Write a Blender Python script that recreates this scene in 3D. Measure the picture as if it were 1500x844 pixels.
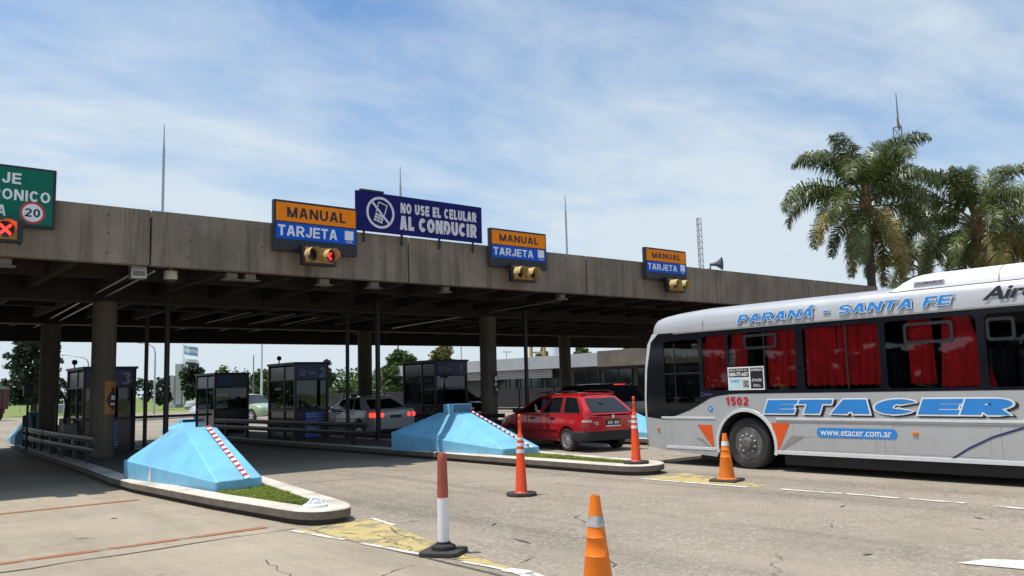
import bpy, bmesh, math, random
import numpy as np
from mathutils import Vector, Matrix, noise as mnoise

PI = math.pi
S = bpy.context.scene
COL = S.collection
for o in list(bpy.data.objects):
    bpy.data.objects.remove(o)

# ------------------------------------------------------------------ camera
WROT = Matrix(((0.77286, -0.05200, -0.63243), (-0.63139, -0.10663, -0.76810), (-0.0275, 0.99294, -0.1154)))
def _basis():
    f = 1244.96
    dy = Vector((-1024, -173, -f)).normalized()
    dx = Vector((1531, -103, -f)).normalized()
    dz = dx.cross(dy).normalized()
    dx = dy.cross(dz).normalized()
    return f, Matrix((dx, dy, dz))
FPX, WROT = _basis()
EYE = Vector((0, 0, 1.62))
cam = bpy.data.cameras.new('camera')
cam_ob = bpy.data.objects.new('camera', cam)
COL.objects.link(cam_ob)
cam_ob.matrix_world = Matrix.Translation(EYE) @ WROT.to_4x4()
cam.sensor_width = 36.0
cam.lens = FPX / 1500 * 36
cam.clip_start = 0.1
cam.clip_end = 6000
S.camera = cam_ob

# survey helpers: where the sight line through a photo point meets a real plane
def ray(x, y): return WROT @ Vector((x - 750, 422 - y, -FPX))
def at_g(x, y, z=0.0):
    d = ray(x, y); return EYE + d * ((z - EYE.z) / d.z)
def at_x(x, y, X):
    d = ray(x, y); return EYE + d * (X / d.x)
def at_y(x, y, Y):
    d = ray(x, y); return EYE + d * (Y / d.y)
def at_d(x, y, depth):
    return EYE + ray(x, y) * (depth / FPX)

# ------------------------------------------------------------------ light
SUN_EL = math.radians(71)
SUN_DIR = Vector((-0.86, 0.51, 0)).normalized() * math.cos(SUN_EL) + Vector((0, 0, math.sin(SUN_EL)))
sun = bpy.data.lights.new('sun', 'SUN')
sun.energy = 4.6
sun.angle = math.radians(0.53)
sun.color = (1.0, 0.955, 0.88)
sun_ob = bpy.data.objects.new('sun', sun)
COL.objects.link(sun_ob)
sun_ob.rotation_euler = SUN_DIR.to_track_quat('Z', 'Y').to_euler()
sun_ob.location = (0, 0, 60)

world = bpy.data.worlds.new('World')
S.world = world
world.use_nodes = True
def build_world():
    nt = world.node_tree
    nt.nodes.clear()
    N = nt.nodes.new; L = nt.links.new
    out = N('ShaderNodeOutputWorld')
    bg = N('ShaderNodeBackground'); bg.inputs['Strength'].default_value = 0.125
    sky = N('ShaderNodeTexSky'); sky.sky_type = 'NISHITA'; sky.sun_disc = False
    sky.sun_elevation = SUN_EL
    sky.sun_rotation = math.atan2(SUN_DIR.x, SUN_DIR.y)
    sky.air_density = 1.0; sky.dust_density = 1.6; sky.ozone_density = 2.2
    tc = N('ShaderNodeTexCoord')
    sep = N('ShaderNodeSeparateXYZ'); L(tc.outputs['Generated'], sep.inputs[0])
    # project the direction on a cloud layer plane
    def m(op, a, b=None, clamp=False):
        n = N('ShaderNodeMath'); n.operation = op; n.use_clamp = clamp
        for i, v in enumerate((a, b)):
            if v is None: continue
            if isinstance(v, (int, float)): n.inputs[i].default_value = v
            else: L(v, n.inputs[i])
        return n.outputs[0]
    zz = m('ADD', m('MAXIMUM', sep.outputs['Z'], 0.0), 0.16)
    u = m('DIVIDE', sep.outputs['X'], zz)
    v = m('DIVIDE', sep.outputs['Y'], zz)
    cmb = N('ShaderNodeCombineXYZ'); L(u, cmb.inputs[0]); L(v, cmb.inputs[1])
    rot = N('ShaderNodeMapping'); L(cmb.outputs[0], rot.inputs[0])
    rot.inputs['Rotation'].default_value = (0, 0, math.radians(52))
    rot.inputs['Scale'].default_value = (0.62, 1.05, 1)
    rot.inputs['Location'].default_value = (CLOUD_OFF[0], CLOUD_OFF[1], 0)
    n1 = N('ShaderNodeTexNoise'); n1.inputs['Scale'].default_value = 1.0
    n1.inputs['Detail'].default_value = 9; n1.inputs['Roughness'].default_value = 0.58
    n1.inputs['Distortion'].default_value = 0.5
    L(rot.outputs[0], n1.inputs['Vector'])
    n2 = N('ShaderNodeTexNoise'); n2.inputs['Scale'].default_value = 4.5
    n2.inputs['Detail'].default_value = 8; n2.inputs['Roughness'].default_value = 0.62
    n2.inputs['Distortion'].default_value = 0.6
    L(rot.outputs[0], n2.inputs['Vector'])
    big = m('MULTIPLY', n1.outputs['Fac'], 1.0)
    fine = m('MULTIPLY', n2.outputs['Fac'], 0.34)
    tot = m('ADD', big, fine)
    # more veil towards the horizon
    hz = m('MULTIPLY', m('SUBTRACT', 0.44, sep.outputs['Z'], True), 0.95)
    tot = m('ADD', tot, hz)
    ramp = N('ShaderNodeValToRGB'); L(tot, ramp.inputs[0])
    e = ramp.color_ramp.elements
    e[0].position = 0.58; e[0].color = (0, 0, 0, 1)
    e[1].position = 0.95; e[1].color = (1, 1, 1, 1)
    e2 = ramp.color_ramp.elements.new(0.745); e2.color = (0.45, 0.45, 0.45, 1)
    cover = m('MULTIPLY', ramp.outputs[0], 0.94)
    mix = N('ShaderNodeMix'); mix.data_type = 'RGBA'
    L(cover, mix.inputs['Factor'])
    tint = N('ShaderNodeMix'); tint.data_type = 'RGBA'; tint.blend_type = 'MULTIPLY'
    tint.inputs['Factor'].default_value = 1.0
    L(sky.outputs[0], tint.inputs[6]); tint.inputs[7].default_value = SKY_TINT
    L(tint.outputs[2], mix.inputs[6])
    mix.inputs[7].default_value = (5.6, 6.35, 6.95, 1)
    L(mix.outputs[2], bg.inputs['Color'])
    L(bg.outputs[0], out.inputs[0])
CLOUD_OFF = (8.6, 2.9)
SKY_TINT = (0.93, 1.20, 1.36, 1)
build_world()

S.view_settings.view_transform = 'Standard'
S.view_settings.look = 'None'
S.view_settings.exposure = 0.0
S.view_settings.gamma = 1.0
S.view_settings.use_curve_mapping = False
S.render.engine = 'CYCLES'
S.cycles.max_bounces = 6
S.cycles.diffuse_bounces = 2

# ------------------------------------------------------------------ mesh helpers
class MB:
    def __init__(s): s.v = []; s.f = []; s.m = []; s.sm = []
    def add(s, vs, fs, m=0, smooth=False, mat=None):
        b = len(s.v)
        if mat is not None: vs = [mat @ Vector(p) for p in vs]
        s.v += [tuple(p) for p in vs]
        for f in fs:
            s.f.append(tuple(i + b for i in f)); s.m.append(m); s.sm.append(smooth)
        return s
    def box(s, x0, x1, y0, y1, z0, z1, m=0, mat=None):
        vs = [(x0,y0,z0),(x1,y0,z0),(x1,y1,z0),(x0,y1,z0),(x0,y0,z1),(x1,y0,z1),(x1,y1,z1),(x0,y1,z1)]
        fs = [(3,2,1,0),(4,5,6,7),(0,1,5,4),(1,2,6,5),(2,3,7,6),(3,0,4,7)]
        return s.add(vs, fs, m, False, mat)
    def tube(s, pts, r, n=8, m=0, caps=True, smooth=True, mat=None):
        pts = [Vector(p) for p in pts]
        rs = r if isinstance(r, (list, tuple)) else [r] * len(pts)
        vs = []; fs = []
        prev = None
        for i, p in enumerate(pts):
            a = pts[max(0, i-1)]; b = pts[min(len(pts)-1, i+1)]
            t = (b - a)
            if t.length < 1e-9: t = Vector((0,0,1))
            t.normalize()
            if prev is None:
                ref = Vector((0,0,1)) if abs(t.z) < .9 else Vector((1,0,0))
                u = t.cross(ref).normalized()
            else:
                u = (prev - t * prev.dot(t)).normalized()
            prev = u
            w = t.cross(u)
            for k in range(n):
                a_ = 2*PI*k/n
                vs.append(p + (u*math.cos(a_) + w*math.sin(a_)) * rs[i])
        for i in range(len(pts)-1):
            for k in range(n):
                k2 = (k+1) % n
                fs.append((i*n+k, i*n+k2, (i+1)*n+k2, (i+1)*n+k))
        s.add(vs, fs, m, smooth, mat)
        if caps:
            s.add(vs[:n], [tuple(reversed(range(n)))], m, False, mat)
            s.add(vs[-n:], [tuple(range(n))], m, False, mat)
        return s
    def lathe(s, prof, n=24, m=0, mat=None, smooth=True, caps=True, ms=None):
        vs = []
        for (r, z) in prof:
            for k in range(n):
                a = 2*PI*k/n
                vs.append((r*math.cos(a), r*math.sin(a), z))
        for i in range(len(prof)-1):
            fs = []
            for k in range(n):
                k2 = (k+1) % n
                fs.append((k, k2, n+k2, n+k))
            s.add(vs[i*n:(i+2)*n], fs, ms[i] if ms else m, smooth, mat)
        if caps:
            if prof[0][0] > 1e-6: s.add(vs[:n], [tuple(reversed(range(n)))], ms[0] if ms else m, False, mat)
            if prof[-1][0] > 1e-6: s.add(vs[-n:], [tuple(range(n))], ms[-1] if ms else m, False, mat)
        return s
    def prism(s, poly, z0, z1, m=0, mat=None, mtop=None, mside=None):
        n = len(poly)
        vs = [(p[0], p[1], z0) for p in poly] + [(p[0], p[1], z1) for p in poly]
        s.add(vs, [tuple(reversed(range(n)))], m, False, mat)
        s.add(vs, [tuple(range(n, 2*n))], mtop if mtop is not None else m, False, mat)
        s.add(vs, [(i, (i+1) % n, n+(i+1) % n, n+i) for i in range(n)], mside if mside is not None else m, False, mat)
        return s
    def disc(s, c, r, n=24, m=0, mat=None, r0=0):
        vs = []
        if r0 <= 0:
            vs = [(c[0]+r*math.cos(2*PI*k/n), c[1]+r*math.sin(2*PI*k/n), c[2]) for k in range(n)]
            return s.add(vs, [tuple(range(n))], m, False, mat)
        for rr in (r0, r):
            vs += [(c[0]+rr*math.cos(2*PI*k/n), c[1]+rr*math.sin(2*PI*k/n), c[2]) for k in range(n)]
        return s.add(vs, [(k, n+k, n+(k+1) % n, (k+1) % n) for k in range(n)], m, False, mat)
    def grid(s, rows, m=0, smooth=True, close=False, mat=None):
        n = len(rows[0]); vs = [p for r in rows for p in r]; fs = []
        for i in range(len(rows)-1):
            for k in range(n if close else n-1):
                k2 = (k+1) % n
                fs.append((i*n+k, i*n+k2, (i+1)*n+k2, (i+1)*n+k))
        return s.add(vs, fs, m, smooth, mat)
    def build(s, name, mats, parent=None, bevel=0, loc=None, sharp=None, segs=2):
        me = bpy.data.meshes.new(name)
        me.from_pydata(s.v, [], s.f)
        if not isinstance(mats, (list, tuple)): mats = [mats]
        for mm in mats: me.materials.append(mm)
        me.polygons.foreach_set('material_index', s.m)
        me.polygons.foreach_set('use_smooth', s.sm)
        me.update()
        if sharp is not None or bevel:
            bm = bmesh.new(); bm.from_mesh(me)
            bmesh.ops.remove_doubles(bm, verts=bm.verts, dist=1e-4)
            bmesh.ops.recalc_face_normals(bm, faces=bm.faces)
            bm.to_mesh(me); bm.free()
        if sharp is not None:
            me.set_sharp_from_angle(angle=math.radians(sharp))
        o = bpy.data.objects.new(name, me)
        COL.objects.link(o)
        if loc: o.location = loc
        if parent is not None: o.parent = parent
        if bevel:
            b = o.modifiers.new('bevel', 'BEVEL'); b.width = bevel; b.segments = segs
            b.limit_method = 'ANGLE'; b.angle_limit = math.radians(35); b.harden_normals = False
        return o

def tag(o, label=None, cat=None, group=None, kind=None):
    if label: o['label'] = label
    if cat: o['category'] = cat
    if group: o['group'] = group
    if kind: o['kind'] = kind
    return o
def thing(name, label, cat, loc=(0,0,0), rz=0, group=None):
    o = bpy.data.objects.new(name, None); COL.objects.link(o)
    o.location = loc; o.rotation_euler = (0, 0, rz); o.empty_display_size = .2
    return tag(o, label, cat, group)
def copy_tree(o, parent=None, label=None):
    c = o.copy(); COL.objects.link(c); c.parent = parent
    if label: c['label'] = label
    for ch in list(o.children): copy_tree(ch, c)
    return c
def structure(o): o['kind'] = 'structure'; return o

# lettering: built-in font turned into mesh, fitted into a box w x h (lower left at 0,0)
def glyphs(text, w=None, h=None, bold=0.0, shear=0.0, extrude=0.0015, spacing=1.0, box=None, res=3, align=None, linesp=1.0):
    cu = bpy.data.curves.new('lettering', 'FONT')
    cu.body = text; cu.size = 1; cu.offset = bold; cu.shear = shear; cu.space_character = spacing
    cu.extrude = 0; cu.resolution_u = res; cu.space_line = linesp
    if align: cu.align_x = align
    ob = bpy.data.objects.new('lettering', cu); COL.objects.link(ob)
    dg = bpy.context.evaluated_depsgraph_get(); dg.update()
    me = bpy.data.meshes.new_from_object(ob.evaluated_get(dg))
    vs = [v.co.copy() for v in me.vertices]; fs = [tuple(p.vertices) for p in me.polygons]
    bpy.data.objects.remove(ob); bpy.data.curves.remove(cu); bpy.data.meshes.remove(me)
    if box is None:
        xs = [v.x for v in vs]; ys = [v.y for v in vs]
        box = (min(xs), max(xs), min(ys), max(ys))
    sx = w / (box[1]-box[0]) if w else None
    sy = h / (box[3]-box[2]) if h else sx
    if sx is None: sx = sy
    vs = [Vector(((v.x-box[0])*sx, (v.y-box[2])*sy, 0)) for v in vs]
    return vs, fs, box
def frame(origin, xdir, ydir):
    x = Vector(xdir).normalized(); y = Vector(ydir).normalized(); z = x.cross(y)
    m = Matrix((x, y, z)).transposed().to_4x4(); m.translation = Vector(origin)
    return m
def F_front(x, y, z): return frame((x, y, z), (1,0,0), (0,0,1))      # reads along +X, faces -Y
def F_side(x, y, z, tilt=0): return frame((x, y, z), (0,-1,0), (math.sin(tilt),0,math.cos(tilt)))      # reads along -Y, faces -X
def lettering(parent, text, fr, w, h, mat, name='lettering', bold=0.0, lift=0.0, **k):
    vs, fs, bx = glyphs(text, w, h, bold, **k)
    mb = MB(); mb.add([v + Vector((0,0,lift)) for v in vs], fs, 0, False, fr)
    return mb.build(name, mat, parent)
def ribbon_outline(text, fr, w, h, layers, parent, shear=0, spacing=1, name='lettering'):
    """layers: (bold, material, lift, dx, dy, name) sharing the same box"""
    _, _, bx = glyphs(text, 1, 1, 0, shear=shear, spacing=spacing)
    for bold, mat, lift, dx, dy, nm in layers:
        vs, fs, _ = glyphs(text, w, h, bold, shear=shear, spacing=spacing, box=bx)
        mb = MB(); mb.add([v + Vector((dx, dy, lift)) for v in vs], fs, 0, False, fr)
        mb.build(nm, mat, parent)

# ------------------------------------------------------------------ materials
MATS = {}
def nodes_of(name):
    m = bpy.data.materials.new(name); m.use_nodes = True
    nt = m.node_tree; nt.nodes.clear()
    out = nt.nodes.new('ShaderNodeOutputMaterial')
    p = nt.nodes.new('ShaderNodeBsdfPrincipled')
    nt.links.new(p.outputs[0], out.inputs[0])
    MATS[name] = m
    return m, nt, p, out
def mat(name, col, rough=.6, metal=0, var=.12, scale=6.0, bump=0.0, bscale=40, spec=.5, emit=None, estr=0, stretch=(1,1,1), coat=0, dirt=0, trans=0):
    m, nt, p, out = nodes_of(name)
    N = nt.nodes.new; L = nt.links.new
    p.inputs['Roughness'].default_value = rough
    p.inputs['Metallic'].default_value = metal
    p.inputs['Specular IOR Level'].default_value = spec
    p.inputs['Coat Weight'].default_value = coat
    p.inputs['Coat Roughness'].default_value = .05
    tc = N('ShaderNodeTexCoord'); mp = N('ShaderNodeMapping'); L(tc.outputs['Object'], mp.inputs[0])
    mp.inputs['Scale'].default_value = stretch
    nz = N('ShaderNodeTexNoise'); nz.inputs['Scale'].default_value = scale; nz.inputs['Detail'].default_value = 6
    nz.inputs['Roughness'].default_value = .6
    L(mp.outputs[0], nz.inputs['Vector'])
    rp = N('ShaderNodeValToRGB'); L(nz.outputs['Fac'], rp.inputs[0])
    c = Vector(col[:3])
    lo = c * (1-var); hi = c * (1+var)
    rp.color_ramp.elements[0].position = .3; rp.color_ramp.elements[1].position = .7
    rp.color_ramp.elements[0].color = (*lo, 1); rp.color_ramp.elements[1].color = (*[min(x, 1) for x in hi], 1)
    src = rp.outputs[0]
    if dirt:
        n3 = N('ShaderNodeTexNoise'); n3.inputs['Scale'].default_value = scale*.35; n3.inputs['Detail'].default_value = 9
        L(tc.outputs['Object'], n3.inputs['Vector'])
        r3 = N('ShaderNodeValToRGB'); L(n3.outputs['Fac'], r3.inputs[0])
        r3.color_ramp.elements[0].position = .5; r3.color_ramp.elements[1].position = .72
        r3.color_ramp.elements[1].color = (dirt, dirt, dirt, 1); r3.color_ramp.elements[0].color = (0,0,0,1)
        mx = N('ShaderNodeMix'); mx.data_type = 'RGBA'
        L(r3.outputs[0], mx.inputs['Factor']); L(src, mx.inputs[6]); mx.inputs[7].default_value = (.12, .10, .075, 1)
        src = mx.outputs[2]
    L(src, p.inputs['Base Color'])
    if bump:
        b = N('ShaderNodeBump'); b.inputs['Strength'].default_value = bump; b.inputs['Distance'].default_value = .01
        n2 = N('ShaderNodeTexNoise'); n2.inputs['Scale'].default_value = bscale; n2.inputs['Detail'].default_value = 5
        L(tc.outputs['Object'], n2.inputs['Vector']); L(n2.outputs['Fac'], b.inputs['Height'])
        L(b.outputs[0], p.inputs['Normal'])
    rr = N('ShaderNodeMapRange'); L(nz.outputs['Fac'], rr.inputs[0])
    rr.inputs[3].default_value = max(0, rough-.07); rr.inputs[4].default_value = min(1, rough+.07)
    L(rr.outputs[0], p.inputs['Roughness'])
    if emit:
        p.inputs['Emission Color'].default_value = (*emit, 1); p.inputs['Emission Strength'].default_value = estr
    return m
def glass_mat(name, tint=(.02,.025,.03), clear=.5, rough=.02):
    """tinted window glass: fresnel mirror over a tinted see-through sheet"""
    m = bpy.data.materials.new(name); m.use_nodes = True
    nt = m.node_tree; nt.nodes.clear(); N = nt.nodes.new; L = nt.links.new
    out = N('ShaderNodeOutputMaterial')
    tr = N('ShaderNodeBsdfTransparent'); tr.inputs[0].default_value = (clear*.95, clear*.98, clear, 1)
    gl = N('ShaderNodeBsdfGlossy'); gl.inputs['Roughness'].default_value = rough; gl.inputs['Color'].default_value = (.9,.95,1,1)
    fr = N('ShaderNodeFresnel'); fr.inputs['IOR'].default_value = 1.6
    tc = N('ShaderNodeTexCoord')
    nz = N('ShaderNodeTexNoise'); nz.inputs['Scale'].default_value = 1.3
    L(tc.outputs['Object'], nz.inputs['Vector'])
    b = N('ShaderNodeBump'); b.inputs['Strength'].default_value = .03; b.inputs['Distance'].default_value = .05
    L(nz.outputs['Fac'], b.inputs['Height']); L(b.outputs[0], gl.inputs['Normal'])
    mx = N('ShaderNodeMixShader'); L(fr.outputs[0], mx.inputs[0]); L(tr.outputs[0], mx.inputs[1]); L(gl.outputs[0], mx.inputs[2])
    L(mx.outputs[0], out.inputs[0])
    MATS[name] = m
    return m
def leaf_mat(name, cols, rough=.55, trans=.25):
    m, nt, p, out = nodes_of(name)
    N = nt.nodes.new; L = nt.links.new
    g = N('ShaderNodeNewGeometry'); rp = N('ShaderNodeValToRGB'); L(g.outputs['Random Per Island'], rp.inputs[0])
    el = rp.color_ramp.elements
    while len(el) < len(cols): el.new(.5)
    for i, c in enumerate(cols):
        el[i].position = i/(len(cols)-1); el[i].color = (*c, 1)
    tc = N('ShaderNodeTexCoord'); nz = N('ShaderNodeTexNoise'); nz.inputs['Scale'].default_value = .8; L(tc.outputs['Object'], nz.inputs['Vector'])
    mr = N('ShaderNodeMapRange'); L(nz.outputs['Fac'], mr.inputs[0]); mr.inputs[1].default_value = .3; mr.inputs[2].default_value = .7
    mr.inputs[3].default_value = .7; mr.inputs[4].default_value = 1.3
    mx = N('ShaderNodeMix'); mx.data_type = 'RGBA'; mx.blend_type = 'MULTIPLY'; mx.inputs['Factor'].default_value = 1
    L(rp.outputs[0], mx.inputs[6]); L(mr.outputs[0], mx.inputs[7])
    L(mx.outputs[2], p.inputs['Base Color'])
    p.inputs['Roughness'].default_value = rough
    t = N('ShaderNodeBsdfTranslucent'); L(mx.outputs[2], t.inputs[0])
    ms = N('ShaderNodeMixShader'); ms.inputs[0].default_value = trans
    L(p.outputs[0], ms.inputs[1]); L(t.outputs[0], ms.inputs[2]); L(ms.outputs[0], out.inputs[0])
    return m

def road_mat(name, base, grit=(.62,.56,.47), gritamt=.5, dark=.5, lane=False):
    m, nt, p, out = nodes_of(name)
    N = nt.nodes.new; L = nt.links.new
    tc = N('ShaderNodeTexCoord')
    def noise(sc, det=8, rough=.6, vec=None, dist=0):
        n = N('ShaderNodeTexNoise'); n.inputs['Scale'].default_value = sc; n.inputs['Detail'].default_value = det
        n.inputs['Roughness'].default_value = rough; n.inputs['Distortion'].default_value = dist
        L(vec if vec else tc.outputs['Object'], n.inputs['Vector']); return n.outputs['Fac']
    def ramp(src, p0, c0, p1, c1):
        r = N('ShaderNodeValToRGB'); L(src, r.inputs[0])
        r.color_ramp.elements[0].position = p0; r.color_ramp.elements[0].color = (*c0, 1)
        r.color_ramp.elements[1].position = p1; r.color_ramp.elements[1].color = (*c1, 1)
        return r.outputs[0]
    def mixc(fac, a, b, mode='MIX'):
        x = N('ShaderNodeMix'); x.data_type = 'RGBA'; x.blend_type = mode
        if isinstance(fac, (int, float)): x.inputs['Factor'].default_value = fac
        else: L(fac, x.inputs['Factor'])
        for s, v in ((6, a), (7, b)):
            if isinstance(v, tuple): x.inputs[s].default_value = (*v, 1)
            else: L(v, x.inputs[s])
        return x.outputs[2]
    b = Vector(base)
    c = ramp(noise(.35, 9, .62), .36, b*.80, .66, b*1.12)
    c = mixc(ramp(noise(2.6, 8, .7), .42, (0,0,0), .68, (.5,.5,.5)), c, tuple(b*1.18))
    # stains and tyre marks stretched along the lanes (Y)
    mp = N('ShaderNodeMapping'); mp.inputs['Scale'].default_value = (1.5, .12, 1); L(tc.outputs['Object'], mp.inputs[0])
    st = ramp(noise(1.0, 8, .65, mp.outputs[0], .4), .5, (0,0,0), .74, (dark,)*3)
    c = mixc(st, c, tuple(b*.45))
    mp2 = N('ShaderNodeMapping'); mp2.inputs['Scale'].default_value = (3, .5, 1); mp2.inputs['Rotation'].default_value = (0,0,.7); L(tc.outputs['Object'], mp2.inputs[0])
    st2 = ramp(noise(1.4, 9, .7, mp2.outputs[0], 1.2), .6, (0,0,0), .72, (dark*.8,)*3)
    c = mixc(st2, c, tuple(b*.5))
    # rubber laid down in the wheel tracks of the lanes
    sx = N('ShaderNodeSeparateXYZ'); L(tc.outputs['Object'], sx.inputs[0])
    def mth(op, a, b_=None):
        n_ = N('ShaderNodeMath'); n_.operation = op
        for i_, v_ in enumerate((a, b_)):
            if v_ is None: continue
            if isinstance(v_, (int, float)): n_.inputs[i_].default_value = v_
            else: L(v_, n_.inputs[i_])
        return n_.outputs[0]
    wob = mth('MULTIPLY', mth('SUBTRACT', noise(.15, 3), .5), 1.6)
    xx = mth('ADD', sx.outputs[0], wob)
    pp = mth('PINGPONG', mth('ADD', xx, 3.75), 3.05)          # 0 on an island axis, 3.05 at the lane centre
    tr = mth('ABSOLUTE', mth('SUBTRACT', pp, 2.25))
    c = mixc(mth('MULTIPLY', ramp(tr, .10, (1,1,1), .55, (0,0,0)), ramp(noise(1.1, 8, .7, mp.outputs[0], .3), .35, (.10,)*3, .65, (.62,)*3)), c, tuple(b*.52))
    c = mixc(mth('MULTIPLY', ramp(pp, 2.55, (0,0,0), 3.05, (1,1,1)), ramp(noise(.9, 7, .65, mp.outputs[0], .2), .42, (0,0,0), .66, (.5,)*3)), c, tuple(b*.42))
    # oil drips
    v0 = N('ShaderNodeTexVoronoi'); v0.inputs['Scale'].default_value = 1.7; L(tc.outputs['Object'], v0.inputs['Vector'])
    c = mixc(ramp(v0.outputs['Distance'], .03, (.55,.55,.55), .11, (0,0,0)), c, tuple(b*.4))
    # exposed aggregate
    vo = N('ShaderNodeTexVoronoi'); vo.inputs['Scale'].default_value = 34; L(tc.outputs['Object'], vo.inputs['Vector'])
    wn = N('ShaderNodeSeparateColor'); L(vo.outputs['Color'], wn.inputs[0])
    patch = ramp(noise(.8, 6, .6), .38, (gritamt*.35,)*3, .6, (gritamt,)*3)
    pale = N('ShaderNodeMath'); pale.operation = 'GREATER_THAN'; L(wn.outputs[0], pale.inputs[0]); pale.inputs[1].default_value = .72
    f1 = N('ShaderNodeMath'); f1.operation = 'MULTIPLY'; L(pale.outputs[0], f1.inputs[0]); L(patch, f1.inputs[1])
    c = mixc(f1.outputs[0], c, grit)
    dk = N('ShaderNodeMath'); dk.operation = 'LESS_THAN'; L(wn.outputs[1], dk.inputs[0]); dk.inputs[1].default_value = .25
    f2 = N('ShaderNodeMath'); f2.operation = 'MULTIPLY'; L(dk.outputs[0], f2.inputs[0]); L(patch, f2.inputs[1])
    c = mixc(f2.outputs[0], c, tuple(b*.48))
    c = mixc(.5, c, ramp(noise(160, 3, .6), .3, (.55,.55,.55), .7, (1.35,1.35,1.35)), 'MULTIPLY')
    L(c, p.inputs['Base Color'])
    p.inputs['Roughness'].default_value = .88
    p.inputs['Specular IOR Level'].default_value = .25
    bp = N('ShaderNodeBump'); bp.inputs['Strength'].default_value = .5; bp.inputs['Distance'].default_value = .006
    L(noise(90, 4, .7), bp.inputs['Height']); L(bp.outputs[0], p.inputs['Normal'])
    return m

def concrete_mat(name, base, streak=.55, lines=True, rough=.85):
    m, nt, p, out = nodes_of(name)
    N = nt.nodes.new; L = nt.links.new
    tc = N('ShaderNodeTexCoord')
    def noise(sc, stretch=(1,1,1), det=8, r=.6):
        mp = N('ShaderNodeMapping'); mp.inputs['Scale'].default_value = stretch; L(tc.outputs['Object'], mp.inputs[0])
        n = N('ShaderNodeTexNoise'); n.inputs['Scale'].default_value = sc; n.inputs['Detail'].default_value = det; n.inputs['Roughness'].default_value = r
        L(mp.outputs[0], n.inputs['Vector']); return n.outputs['Fac']
    def ramp(src, p0, c0, p1, c1):
        r = N('ShaderNodeValToRGB'); L(src, r.inputs[0])
        r.color_ramp.elements[0].position = p0; r.color_ramp.elements[0].color = (*c0, 1)
        r.color_ramp.elements[1].position = p1; r.color_ramp.elements[1].color = (*c1, 1)
        return r.outputs[0]
    def mixc(fac, a, b):
        x = N('ShaderNodeMix'); x.data_type = 'RGBA'
        if isinstance(fac, (int, float)): x.inputs['Factor'].default_value = fac
        else: L(fac, x.inputs['Factor'])
        for s, v in ((6, a), (7, b)):
            if isinstance(v, tuple): x.inputs[s].default_value = (*v, 1)
            else: L(v, x.inputs[s])
        return x.outputs[2]
    b = Vector(base)
    c = ramp(noise(.9), .3, b*.72, .7, b*1.2)
    # rain streaks run down the face
    c = mixc(ramp(noise(1.0, (5.0, 5.0, .28), 9, .7), .47, (0,0,0), .70, (streak,)*3), c, tuple(b*.38))
    c = mixc(ramp(noise(1.0, (9, 9, .5), 7, .7), .56, (0,0,0), .70, (.5,)*3), c, tuple(b*1.6))
    if lines:
        sep = N('ShaderNodeSeparateXYZ'); L(tc.outputs['Object'], sep.inputs[0])
        md = N('ShaderNodeMath'); md.operation = 'PINGPONG'; L(sep.outputs[0], md.inputs[0]); md.inputs[1].default_value = .61
        c = mixc(ramp(md.outputs[0], .006, (.5,)*3, .016, (0,0,0)), c, tuple(b*.5))
    c = mixc(ramp(noise(14, (1,1,1), 6, .7), .55, (0,0,0), .75, (.4,)*3), c, tuple(b*.6))
    L(c, p.inputs['Base Color']); p.inputs['Roughness'].default_value = rough
    p.inputs['Specular IOR Level'].default_value = .25
    bp = N('ShaderNodeBump'); bp.inputs['Strength'].default_value = .35; bp.inputs['Distance'].default_value = .01
    L(noise(30), bp.inputs['Height']); L(bp.outputs[0], p.inputs['Normal'])
    return m

def dusty(m, z0, z1, amt, dust=(.24,.20,.155)):
    """road dust settled on the lower panels (object z from z0 up to z1)"""
    nt = m.node_tree; N = nt.nodes.new; L = nt.links.new
    p = [n for n in nt.nodes if n.type == 'BSDF_PRINCIPLED'][0]
    src = p.inputs['Base Color'].links[0].from_socket
    tc = N('ShaderNodeTexCoord'); sep = N('ShaderNodeSeparateXYZ'); L(tc.outputs['Object'], sep.inputs[0])
    mr = N('ShaderNodeMapRange'); L(sep.outputs[2], mr.inputs[0]); mr.inputs[1].default_value = z1; mr.inputs[2].default_value = z0; mr.inputs[3].default_value = 0; mr.inputs[4].default_value = 1
    mp = N('ShaderNodeMapping'); mp.inputs['Scale'].default_value = (6, 3.0, .9); L(tc.outputs['Object'], mp.inputs[0])
    nz = N('ShaderNodeTexNoise'); nz.inputs['Scale'].default_value = 1.6; nz.inputs['Detail'].default_value = 9; nz.inputs['Roughness'].default_value = .7; L(mp.outputs[0], nz.inputs['Vector'])
    r = N('ShaderNodeMapRange'); L(nz.outputs['Fac'], r.inputs[0]); r.inputs[1].default_value = .35; r.inputs[2].default_value = .68
    f = N('ShaderNodeMath'); f.operation = 'MULTIPLY'; L(mr.outputs[0], f.inputs[0]); L(r.outputs[0], f.inputs[1])
    g = N('ShaderNodeMath'); g.operation = 'MULTIPLY'; L(f.outputs[0], g.inputs[0]); g.inputs[1].default_value = amt
    mx = N('ShaderNodeMix'); mx.data_type = 'RGBA'; L(g.outputs[0], mx.inputs['Factor']); L(src, mx.inputs[6]); mx.inputs[7].default_value = (*dust, 1)
    L(mx.outputs[2], p.inputs['Base Color'])

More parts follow.
